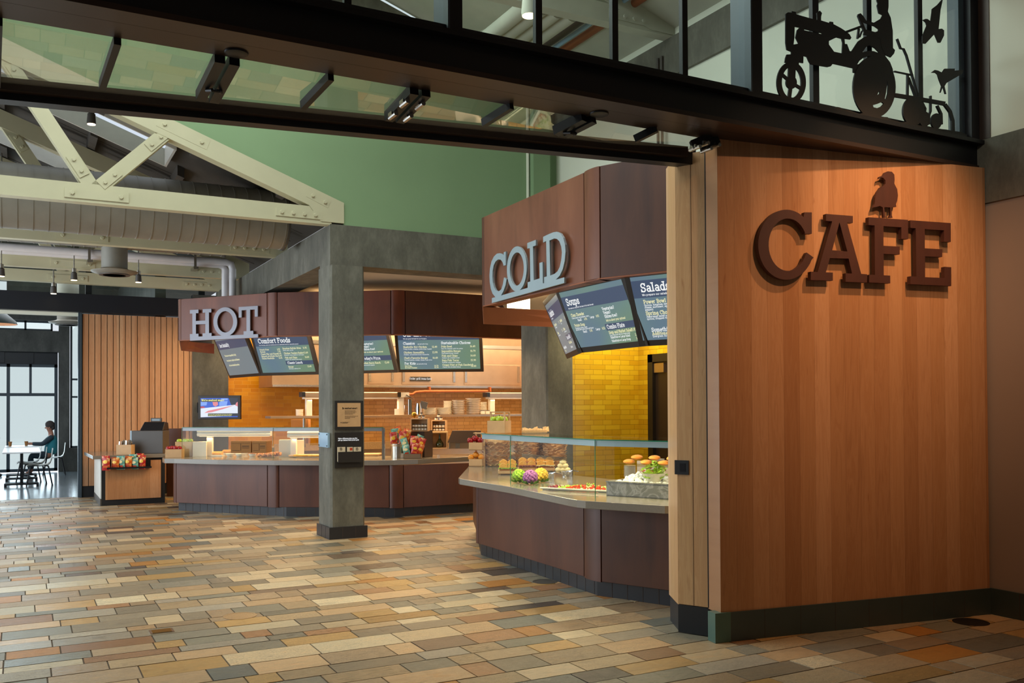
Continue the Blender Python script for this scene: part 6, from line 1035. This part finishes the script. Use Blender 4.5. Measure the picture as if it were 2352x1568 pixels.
# crisps
def crisp_bag(t_or_none, p, w, h, mt, lab, grp, tilt=0, yaw=0, logo=True):
    t = here('crisp_bag', lab, 'snack bag', p, yaw, grp); rnd = random.Random(int(p.x*1e4)); N, M2 = 7, 8; vs = []; ct, st_ = math.cos(tilt), math.sin(tilt)
    for side in (-1, 1):
        for j in range(M2+1):
            for i in range(N+1):
                u = i/N-.5; v = j/M2; b = .22*w*(math.cos(u*math.pi)**.6 if abs(u) < .5 else 0)*math.sin(math.pi*v)**.7; x = u*w*(1-.06*math.sin(math.pi*v)); y = side*b+rnd.uniform(-.003, .003); z = v*h
                vs.append((x*ct-z*st_, y, x*st_+z*ct))
    fs = []; 
    for s_ in (0, 1):
        o = s_*(N+1)*(M2+1)
        for j in range(M2):
            for i in range(N): q = (o+j*(N+1)+i, o+j*(N+1)+i+1, o+(j+1)*(N+1)+i+1, o+(j+1)*(N+1)+i); fs.append(q if s_ == 0 else q[::-1])
    lb_(MB().add(vs, fs), 'bag', mt, t, True)
    if logo:
        m = MB(); m2 = MB(); c = (0, .58*h)
        def P(x, z, off): b = .22*w*(max(0, math.cos(x/w*math.pi)))**.6*math.sin(math.pi*min(.98, max(.02, z/h)))**.7; return (x*ct-z*st_, -b-off, x*st_+z*ct)
        m.add([P(c[0], c[1], .008)]+[P(c[0]+.27*w*math.cos(a), c[1]+.12*h*math.sin(a), .008) for a in [i*math.pi/6 for i in range(12)]], [(0, 1+i, 1+(i+1) % 12) for i in range(12)])
        m2.add([P(-.28*w, .18*h, .007), P(.28*w, .18*h, .007), P(.28*w, .32*h, .007), P(-.28*w, .32*h, .007)], [(0, 1, 2, 3)])
        lb_(m, 'front_badge', 'cheese' if mt == 'bag_teal' else 'bag_yellow', t); lb_(m2, 'front_panel', 'tomato' if mt != 'bag_red' else 'bag_orange', t)
    return t
p = at(915, 1052); k = mpp(p); t = here('steel_bucket', 'round steel bucket of crisp bags standing on the hot counter', 'bucket', p); lb_(MB().lathe([(19*k, 0), (19*k, 33*k), (19.5*k, 33*k)], (0, .1, 0), 24), 'bucket', 'steel', t, True)
lb_(MB().lathe([(19.6*k, 27*k), (20*k, 27*k), (20*k, 32*k), (19.6*k, 32*k)], (0, .1, 0), 24), 'rim', 'steel_soft', t, True)
M_ = WM[t.name]
for i, (x, y, z, w, h, mt, tl_, n_) in enumerate([(-10, .06, 26, 17, 34, 'bag_red', .1, 'front left red bag'), (8, .05, 26, 18, 36, 'bag_red', -.05, 'front middle red bag'), (-6, .12, 34, 18, 34, 'bag_teal', .15, 'teal bag at the back left'), (14, .1, 34, 18, 34, 'bag_orange', -.2, 'orange bag at the right'), (4, .14, 44, 17, 30, 'bag_orange', .35, 'topmost orange bag')]): crisp_bag(None, M_ @ Vector((x*k, y, z*k)), w*k, h*k, mt, n_+' in the steel bucket', 'crisp bags in the bucket', tl_)
p = at(947, 1053); k = mpp(p); t = here('wire_basket', 'pale wire basket heaped with crisp bags on the hot counter', 'basket', p); m = MB()
m.box(-20*k, 20*k, 0, .008, 0, 11*k).box(-20*k, 20*k, .19, .198, 0, 11*k).box(-20*k, -19*k, 0, .2, 0, 11*k).box(19*k, 20*k, 0, .2, 0, 11*k).box(-20*k, 20*k, 0, .2, 0, .006); lb_(m, 'basket', 'steel_soft', t); M_ = WM[t.name]
for i, (x, y, z, w, h, mt, tl_, n_) in enumerate([(-12, .05, 6, 16, 26, 'bag_teal', .2, 'front left teal bag'), (4, .03, 8, 18, 28, 'bag_red', -.15, 'front middle red bag'), (13, .05, 7, 16, 26, 'bag_orange', -.3, 'front right orange bag'), (-14, .12, 20, 17, 28, 'bag_teal', .35, 'upper left teal bag'), (1, .1, 22, 19, 30, 'bag_red', -.1, 'upper middle red bag'), (15, .12, 20, 17, 28, 'bag_red', -.3, 'upper right red bag'), (8, .17, 30, 16, 25, 'bag_teal', -.4, 'topmost teal bag')]): crisp_bag(None, M_ @ Vector((x*k, y, z*k)), w*k, h*k, mt, n_+' in the wire basket', 'crisp bags in the basket', tl_)
# hood, lighting strip, copper pipe, hood sign
t = thing('range_hood', 'wide stainless range hood with square panels over the kitchen', 'hood', (8, 17.6, 2.05))
MB().box(4.2, 11.2, 17.5, 18.6, 2.06, 2.90).build('body', 'steel_soft', t)
for px0, px1 in [(845, 905), (923, 1046), (1066, 1194)]:
    a, b = ay(px0, 850, 17.49), ay(px1, 850, 17.49); z0 = 2.13; f = MB().box(a.x, b.x, 17.485, 17.5, z0, z0+.43).build('filter_panel', 'steel_soft', t, bevel=.004); MB().box(a.x+.01, a.x+.06, 17.47, 17.485, z0+.05, z0+.40).build('panel_clip', 'steel', f); MB().box(b.x-.06, b.x-.01, 17.47, 17.485, z0+.05, z0+.40).build('panel_clip', 'steel', f)
MB().box(4.2, 11.2, 17.9, 18.6, 2.90, 3.60).build('chimney', 'steel_soft', t); MB().box(4.2, 11.2, 17.47, 17.5, 2.90, 2.97).build('top_trim', 'steel', t); MB().box(4.2, 11.2, 17.46, 17.5, 2.06, 2.10).build('bottom_trim', 'steel', t)
t = thing('light_strip', 'glowing linear ceiling light above the range hood', 'ceiling light', (8.6, 16.6, 3.2)); MB().box(6.8, 10.8, 16.55, 16.62, 3.20, 3.24).build('tube', 'lamp_glow', t); MB().box(6.75, 10.85, 16.5, 16.67, 3.24, 3.30).build('housing', 'plaster', t)
a = ay(966, 870, 17.46); t = thing('notice_sign', 'small black plate reading Order grill items here on the hood', 'sign', (a.x, 17.46, a.z)); MB().box(a.x-.22, a.x+.22, 17.455, 17.468, a.z-.045, a.z+.045).build('plate', 'sign_black', t); m = MB(); slab(m, 'Order grill items here', .036, (a.x, 17.4545, a.z-.012), (1, 0, 0), (0, 0, 1), (0, -1, 0), .13, True, 'c', 1.05); m.build('lettering', 'screen_white', t)
a, b = ay(942, 903, 18.75), ay(1108, 896, 18.75)
o = MB().tube([ay(930, 905, 17.42), ay(948, 905, 17.42), ay(955, 900, 17.42), ay(975, 898.5, 17.42), ay(1105, 898, 17.42), ay(1120, 898, 17.42)], .027, 14).box(7.4, 7.43, 17.40, 17.49, 1.98, 2.08).box(8.8, 8.83, 17.40, 17.49, 1.98, 2.08).build('copper_pipe', 'copper', None, True, origin=a); tag(o, 'copper pipe running along the orange tiles under the range hood', 'pipe')
# ================================================================== COLUMN NOTICES, FLOOR FITTINGS
def colplate(px0, px1, py0, py1, y, th, mt, nm, t, inset=0): a, b = ay(px0+inset, py1-inset, y), ay(px1-inset, py0+inset, y); return MB().box(a.x, b.x, y-th, y, a.z, b.z).build(nm, mt, t), a, b
Y0 = 11.208
a = ay(801, 985, Y0); t = thing('notice_board', 'black framed wooden notice reading Be seafood smart, upper one on the column', 'notice', a); _, a, b = colplate(769, 833, 920, 986, Y0, .025, 'sign_black', 'frame', t); _, a, b = colplate(775, 828, 925, 980, Y0-.024, .004, 'birch', 'panel', t)
w = b.x-a.x; h = b.z-a.z; yy = Y0-.0285; m = MB(); N_ = (0, -1, 0)
slab(m, 'Be seafood smart', .068*h, (a.x+.2*w, yy, a.z+.745*h), (1, 0, 0), (0, 0, 1), N_, .2, False, 'l', .95)
for i, s_ in enumerate(['We will serve only ocean-friendly', 'seafood, so you can feel confident on', 'the menu that you make choices', 'that help a healthy ocean.', '', 'Download our Seafood Watch app or pick', 'up a guide today for sustainable', 'seafood choices.']):
    if s_: slab(m, s_, .026*h, (a.x+.31*w, yy, a.z+(.655-i*.045)*h), (1, 0, 0), (0, 0, 1), N_, .16, False, 'l', .9)
slab(m, 'Monterey Bay Aquarium', .022*h, (a.x+.2*w, yy, a.z+.185*h), (1, 0, 0), (0, 0, 1), N_, .16, False); slab(m, 'Seafood Watch', .028*h, (a.x+.2*w, yy, a.z+.15*h), (1, 0, 0), (0, 0, 1), N_, .22, False); m.add([(a.x+.15*w+.022*w*math.cos(i*math.pi/5), yy-.0015, a.z+.175*h+.022*w*math.sin(i*math.pi/5)) for i in range(10)], [tuple(range(10))]); m.build('lettering', 'ink', t)
a = ay(801, 1075, Y0); t = thing('notice_board', 'black leaflet holder with three pocket guides, lower one on the column', 'notice', a); _, a, b = colplate(769, 833, 992, 1074, Y0, .02, 'sign_black', 'back_plate', t); _, c, d = colplate(775, 829, 1036, 1062, Y0-.02, .045, 'sign_black', 'pocket', t)
m = MB(); w = b.x-a.x; h = b.z-a.z; slab(m, 'Make a difference when you dine', .034*h, (a.x+.1*w, Y0-.0215, a.z+.815*h), (1, 0, 0), (0, 0, 1), N_, .2, False, 'l', .85); slab(m, 'pick up a Seafood Watch pocket guide', .034*h, (a.x+.1*w, Y0-.0215, a.z+.765*h), (1, 0, 0), (0, 0, 1), N_, .2, False, 'l', .80); m.build('lettering', 'screen_white', t)
for x0, x1, l in [(775, 793, 'left white pocket guide in the leaflet holder'), (797, 810, 'middle pocket guide with an orange picture in the leaflet holder'), (812, 829, 'right white pocket guide in the leaflet holder')]:
    c = ay(x0, 1060, Y0-.04); d = ay(x1, 1026, Y0-.04); g_ = thing('leaflet', l, 'leaflet', (c.x, Y0-.045, c.z)); MB().box(c.x, d.x, Y0-.045, Y0-.035, c.z, d.z).build('paper', 'paper', g_); q = MB()
    if 'middle' in l: q.box(c.x+.035, d.x-.005, Y0-.0455, Y0-.045, d.z-.045, d.z-.01).build('picture', 'tomato', g_)
    else:
        for r in range(3): slab(q, ['2022', 'Guide', 'Food'][r], .010, (c.x+.03, Y0-.046, d.z-.017-r*.013), (1, 0, 0), (0, 0, 1), N_, .2, False)
        q.build('lettering', 'ink', g_)
c, d = ax(736, 1025, 3.41), ax(757, 994, 3.41); t = thing('wall_plaque', 'small bluish translucent plaque on the left face of the column', 'plaque', c); MB().box(3.385, 3.412, min(c.y, d.y), max(c.y, d.y), c.z, d.z).build('plate', 'frosted_plate', t)
for yy_ in (min(c.y, d.y)+.03, max(c.y, d.y)-.03):
    for z in (c.z+.02, d.z-.02): MB().tube([(3.378, yy_, z), (3.386, yy_, z)], .009, 8).build('screw', 'plastic_dark', t)
a = az(374, 1455, 0); t = thing('floor_box', 'small rectangular brass outlet cover set in the stone floor', 'floor outlet', a); c_, d_ = az(346, 1457, 0), az(404, 1455, 0); MB().box(c_.x, d_.x-.0, c_.y-.0, c_.y+.13, 0, .004).build('frame', 'steel', t); MB().box(c_.x+.015, d_.x-.015, c_.y+.012, c_.y+.118, .004, .006).build('cover', 'brass', t)
def disc(px, py, r, mt, lab): a = az(px, py, .001); t = thing('floor_disc', lab, 'floor cover', a); MB().lathe([(.001, .002), (r*.86, .002), (r*.86, .0)], (a.x, a.y, 0), 40, caps=False).build('plate', mt, t); MB().lathe([(r*.86, .0005), (r*.86, .003), (r, .003), (r, .0005)], (a.x, a.y, 0), 40, caps=False).build('rim', 'brass' if mt == 'steel_soft' else mt, t)
disc(551, 1414, .13, 'speckled', 'round brass-rimmed floor outlet cover among the stones'); disc(2230, 1428, .13, 'bezel', 'dark round floor cover in the corner by the sign wall'); disc(1252, 1335, .12, 'plastic_grey', 'grey round floor cover beside the cold counter base')
# ================================================================== CHECKOUT STAND
kz = .86
t = thing('checkout_stand', 'maple checkout stand with grey top in front of the boards wall', 'counter', (1.7, 17.6, 0))
MB().box(1.2, 2.22, 17.06, 18.6, .0, .80).build('cabinet', 'black_matte', t); MB().box(1.26, 2.15, 17.04, 17.06, .10, .76).build('front_panel', 'maple', t)
MB().box(1.185, 1.2, 17.08, 18.6, .12, .80).box(1.184, 1.186, 17.6, 17.62, .12, .8).build('side_panel', 'white_enamel', t, label='pale side panel'); MB().box(1.18, 1.2, 17.06, 18.6, 0, .12).build('side_kick', 'plastic_grey', t)
MB().prism([(1.06, 17.0), (2.24, 17.0), (2.24, 18.7), (1.02, 18.7)], .80, .86).build('worktop', 'counter', t, bevel=.004)
def on(px, y, z=.861): p = ay(px, 1045, y); p.z = z; return p
p = on(338, 17.35); k = mpp(p); t = here('terminal_box', 'grey box-shaped screen stand on the checkout stand', 'stand', p); lb_(MB().box(-36*k, 36*k, 0, .30, 0, 52*k), 'box', 'plastic_grey', t, bevel=.004); lb_(MB().box(-42*k, -36*k, .05, .34, 6*k, 52*k), 'side_flap', 'aluminium', t); zt_ = .861+52*k
p2 = WM[t.name] @ Vector((3*k, .12, 52*k+.001)); t = here('cash_register', 'black cash register on top of the grey box', 'cash register', p2); lb_(MB().add([(-27*k, 0, 0), (27*k, 0, 0), (27*k, .3, 0), (-27*k, .3, 0), (-22*k, .12, 20*k), (26*k, .12, 20*k), (26*k, .28, 18*k), (-22*k, .28, 18*k)], [(0, 3, 2, 1), (4, 5, 6, 7), (0, 1, 5, 4), (1, 2, 6, 5), (2, 3, 7, 6), (3, 0, 4, 7)]), 'body', 'plastic_dark', t, bevel=.01)
o = lb_(MB().box(-9*k, 17*k, .14, .18, 20*k, 29*k), 'customer_display', 'plastic_grey', t, bevel=.008); lb_(MB().box(-5*k, 13*k, .137, .14, 22*k, 27*k), 'display_screen', 'screen_slate', o)
p = on(284, 17.25); k = mpp(p); t = here('cutlery_box', 'small maple box of cutlery packets on the checkout stand', 'box', p); crate(t, 34*k, .16, 22*k, .01); m = MB(); rnd = random.Random(2)
for i in range(16): x = rnd.uniform(-14, 14)*k; m.bar((x, rnd.uniform(.03, .12), .02), (x+rnd.uniform(-4, 5)*k, rnd.uniform(.03, .12), rnd.uniform(27, 33)*k), .02, .008)
lb_(m, 'cutlery_packets', 'steel', t)
t = here('snack_rack', 'black wire rack clipped to the front of the checkout stand', 'rack', (1.28, 17.03, .62)); MB().box(1.27, 1.98, 16.88, 16.90, .64, .66).box(1.27, 1.98, 16.88, 17.04, .63, .64).box(1.27, 1.98, 17.02, 17.04, .63, .8).build('wire', 'black_steel', t)
bags = [(253, 1046, 1080, 'bag_red'), (268, 1050, 1076, 'bag_orange'), (282, 1047, 1078, 'bag_teal'), (297, 1047, 1077, 'bag_orange'), (313, 1050, 1077, 'bag_teal'), (329, 1045, 1077, 'bag_red')]
for i, (px, y0, y1, mt) in enumerate(bags):
    a = ay(px-9 if i == 0 else px-4, y1, 16.93); k = mpp(a); crisp_bag(None, a, 19*k, (y1-y0)*k, mt, '%s crisp bag hanging on the checkout stand, %s in the row' % (mt[4:], ['first', 'second', 'third', 'fourth', 'fifth', 'sixth'][i]), 'crisp bags on the checkout rack', .03*(-1)**i, 0)
for i, (px, y1, mt) in enumerate([(305, 1056, 'bag_teal'), (322, 1054, 'bag_red')]): a = ay(px, y1, 16.97); k = mpp(a); crisp_bag(None, a, 18*k, 13*k, mt, ['teal crisp bag peeping above the checkout row', 'red crisp bag peeping above the right end of the checkout row'][i], 'crisp bags on the checkout rack', 0, 0)
# ================================================================== DINING CORNER
def make_chair(p, rz, lab, grp=None):
    t = thing('dining_chair', lab, 'chair', p, rz, grp); m = MB(); prof = [(.24, .43), (.20, .455), (.0, .44), (-.15, .45), (-.20, .49), (-.225, .56), (-.24, .70), (-.25, .80)]; ws = [.20, .21, .21, .20, .185, .18, .185, .15]
    vs = []; 
    for (x, z), w in zip(prof, ws):
        for i in range(7): u = i/6*2-1; vs.append((x, u*w, z+.015*u*u))
    n = len(prof); m.add(vs+[(a-.014*(0 if b < .5 else 1), y_, b-.022*(1 if b < .5 else 0)) for a, y_, b in vs], [(j*7+i, j*7+i+1, j*7+i+8, j*7+i+7) for j in range(n-1) for i in range(6)]+[(n*7+j*7+i+7, n*7+j*7+i+8, n*7+j*7+i+1, n*7+j*7+i) for j in range(n-1) for i in range(6)]); lb_(m, 'seat_shell', 'seat_shell', t, True)
    for sx, sy in ((1, 1), (1, -1), (-1, 1), (-1, -1)): lb_(MB().tube([(.10*sx, .10*sy, .44), (.17*sx, .16*sy, .42), (.25*sx, .20*sy, 0)], .014, 8), 'leg', 'black_steel', t, True)
    return t
C0 = make_chair((.34, 22.30, 0), math.pi, 'pale shell chair on the right of the table, nearest one', 'shell chairs around the dining table')
def chair_copy(x, y, rz, lab, src=C0): c = copy_tree(src); c.location = (x, y, 0); c.rotation_euler = (0, 0, rz); c['label'] = lab; return c
chair_copy(.24, 22.98, math.pi, 'pale shell chair on the right of the table, second one'); chair_copy(.14, 23.66, math.pi, 'pale shell chair on the right of the table, third one')
chair_copy(-.70, 22.3, 0, 'pale shell chair on the left of the table, nearest one'); chair_copy(-.78, 22.95, 0, 'pale shell chair on the left of the table, second one'); chair_copy(-.86, 23.6, 0, 'pale shell chair on the left of the table, third one')
def table(x, y0, y1, lab):
    t = thing('dining_table', lab, 'table', (x, (y0+y1)/2, 0)); MB().box(x-.36, x+.36, y0, y1, .72, .75).build('tabletop', 'table_white', t, bevel=.004)
    for yy_ in (y0+.35, y1-.5):
        MB().box(x-.03, x+.03, yy_-.03, yy_+.03, .05, .72).build('post', 'black_steel', t)
        for o_ in (-.12, .12): f = MB().box(x-.33, x+.33, yy_+o_-.02, yy_+o_+.02, .04, .07).build('foot_bar', 'black_steel', t); MB().box(x-.33, x-.28, yy_+o_-.025, yy_+o_+.025, 0, .04).build('glide', 'black_matte', f); MB().box(x+.28, x+.33, yy_+o_-.025, yy_+o_+.025, 0, .04).build('glide', 'black_matte', f)
table(-.0, 21.95, 24.6, 'long white dining table seen end-on in front of the big window'); table(-1.12, 20.0, 21.75, 'white dining table cut by the left picture edge')
table(.0, 25.0, 26.2, 'small white table where the two people sit, beneath the window')
# people: one skinned body each
def skin_body(name, verts, edges, radii, mt, parent, root=0, sub=2):
    me = bpy.data.meshes.new(name); me.from_pydata(verts, edges, []); o = bpy.data.objects.new(name, me); COL.objects.link(o)
    sm = o.modifiers.new('skin', 'SKIN'); 
    for i, v in enumerate(me.skin_vertices[0].data): r = radii[i]; v.radius = r if isinstance(r, tuple) else (r, r); v.use_root = (i == root)
    sm.use_smooth_shade = True; s2 = o.modifiers.new('sub', 'SUBSURF'); s2.levels = s2.render_levels = sub
    dg = bpy.context.evaluated_depsgraph_get(); nm = bpy.data.meshes.new_from_object(o.evaluated_get(dg)); bpy.data.objects.remove(o, do_unlink=True)
    r = bpy.data.objects.new(name, nm); COL.objects.link(r); nm.materials.clear(); nm.materials.append(MATS[mt]); r.parent = parent; WM[r.name] = wm(parent)
    for p in nm.polygons: p.use_smooth = True
    return r
def seated(lab, loc, rz, top, sleeve, trousers, hairc='hair', longhair=False, arm_up=False):
    """local +x = facing direction"""
    t = thing('person', lab, 'person', loc, rz)
    V = []; E = []; R_ = []
    def a(p, r, link=None):
        V.append(p); R_.append(r)
        if link is not None: E.append((link, len(V)-1))
        return len(V)-1
    pel = a((0, 0, .50), (.15, .12)); w_ = a((-.03, 0, .68), (.13, .105), pel); ch = a((-.05, 0, .90), (.155, .11), w_); nk = a((-.03, 0, 1.05), .058, ch); hd0 = a((-.005, 0, 1.12), .06, nk); hd1 = a((.02, 0, 1.20), (.078, .088), hd0); hd2 = a((.01, 0, 1.28), (.072, .08), hd1)
    for s_ in (1, -1):
        h = a((.03, .09*s_, .50), .095, pel); kn = a((.42, .11*s_, .50), .065, h); an = a((.42+.02*s_, .11*s_, .10), .045, kn); ft = a((.55, .12*s_, .045), .035, an)
        sh = a((-.05, .17*s_, .98), .058, ch); el = a((.16, .21*s_, .78), .042, sh); wr = a((.42, .10*s_+(.06*s_), .80) if not (arm_up and s_ > 0) else (.34, .14, .96), .03, el); pm = a((.48, V[wr][1]-.01*s_, V[wr][2]), (.018, .036), wr)
        for j in range(4): f1 = a((.525, V[pm][1]+(j-1.5)*.018, V[pm][2]+.004), .0085, pm); a((.555-.004*abs(j-1.5), V[pm][1]+(j-1.5)*.019, V[pm][2]-.012), .0075, f1)
        th_ = a((.49, V[pm][1]-.04*s_, V[pm][2]+.015), .009, pm); a((.515, V[pm][1]-.05*s_, V[pm][2]+.012), .008, th_)
    skin_body('body', V, E, R_, 'skin_tone', t)
    # clothing follows the same skeleton, slightly larger
    V2 = []; E2 = []; R2 = []
    def b(p, r, link=None):
        V2.append(p); R2.append(r)
        if link is not None: E2.append((link, len(V2)-1))
        return len(V2)-1
    p0 = b((0, 0, .50), (.21, .17)); p1 = b((-.03, 0, .68), (.19, .155), p0); p2 = b((-.05, 0, .90), (.21, .155), p1); b((-.04, 0, 1.02), (.08, .075), p2); skin_body('vest', V2, E2, R2, top, t)
    for s_ in (1, -1):
        yw = .16*s_; tgt = (.41, yw, .80) if not (arm_up and s_ > 0) else (.33, .14, .955); skin_body('sleeve', [(-.05, .15*s_, .98), (-.03, .185*s_, .95), (.16, .21*s_, .78), tgt], [(0, 1), (1, 2), (2, 3)], [.06, .068, .052, .036], sleeve, t)
        skin_body('trouser_leg', [(0, .08*s_, .50), (.2, .1*s_, .51), (.42, .11*s_, .50), (.42+.02*s_, .11*s_, .14)], [(0, 1), (1, 2), (2, 3)], [.11, .10, .078, .055], trousers, t); skin_body('shoe', [(.40, .11*s_, .06), (.48, .12*s_, .05), (.60, .12*s_, .04)], [(0, 1), (1, 2)], [.05, .045, .035], 'shoe', t)
    m = MB().ball((-.005, 0, 1.265), .112, 16, 12, .03, (.98, .92, .92)); m.ball((-.06, 0, 1.20), .075, 12, 8, .04, (.8, 1, 1.0)); lb_(m, 'hair', hairc, t, True)
    lb_(MB().ball((.098, 0, 1.185), .014, 8, 6, 0, (1.1, .8, 1.2)), 'nose', 'skin_tone', t, True); lb_(MB().ball((.078, .03, 1.215), .009, 8, 6).ball((.078, -.03, 1.215), .009, 8, 6), 'eyes', 'plastic_dark', t); lb_(MB().box(.083, .09, -.02, .02, 1.145, 1.15), 'mouth', 'tomato', t); lb_(MB().ball((.01, .085, 1.19), .02, 8, 6, 0, (.8, .4, 1.2)).ball((.01, -.085, 1.19), .02, 8, 6, 0, (.8, .4, 1.2)), 'ears', 'skin_tone', t)
    return t
seated('seated person with short dark hair and a teal vest, reaching across the table', (.62, 25.75, 0), math.pi*1.0, 'teal_cloth', 'dark_cloth', 'dark_cloth')
seated('seated person in jeans at the left picture edge, hand raised at the table', (-1.02, 25.75, 0), 0, 'dark_cloth', 'skin_tone', 'denim', arm_up=True)
chair_copy(.72, 25.75, math.pi, 'pale shell chair under the person in the teal vest, beside the wide window'); chair_copy(-1.1, 25.75, 0, 'pale shell chair under the person in jeans at the left edge')
p = Vector((.10, 25.6, .752)); t = thing('paper_cup', 'paper cup on the table in front of the person in the teal vest', 'cup', p); MB().lathe([(.03, .752), (.042, .86), (.044, .865), (.038, .86)], (.10, 25.6, 0), 16).build('cup', 'cardboard', t, True)
p = Vector((-.25, 25.55, .752)); t = thing('paper_cup', 'paper cup near the hand of the person in jeans', 'cup', p); MB().lathe([(.03, .752), (.042, .86), (.044, .865), (.038, .86)], (-.25, 25.55, 0), 16).build('cup', 'cardboard', t, True)
a = ay(0, 735, 20.2); t = thing('pendant_lamp', 'large dark dome pendant lamp cut by the left picture edge', 'pendant lamp', (a.x-.08, 20.2, a.z)); c = (a.x-.08, 20.2, a.z-.08)
MB().lathe([(.38, 0), (.36, .06), (.20, .20), (.07, .27), (.06, .34)], c, 36, caps=False).build('lamp_shade', 'lamp_shade_grey', t, True); MB().lathe([(.375, .002), (.35, .055), (.19, .19), (.06, .25)], c, 36, caps=False).build('shade_lining', 'shade_inside', t, True); MB().tube([(c[0], c[1], c[2]+.34), (c[0], c[1], 5.2)], .012, 8).build('stem', 'black_steel', t)
MB().ball((c[0], c[1], c[2]+.08), .05, 12, 8).build('bulb', 'lamp_glow', t, True)
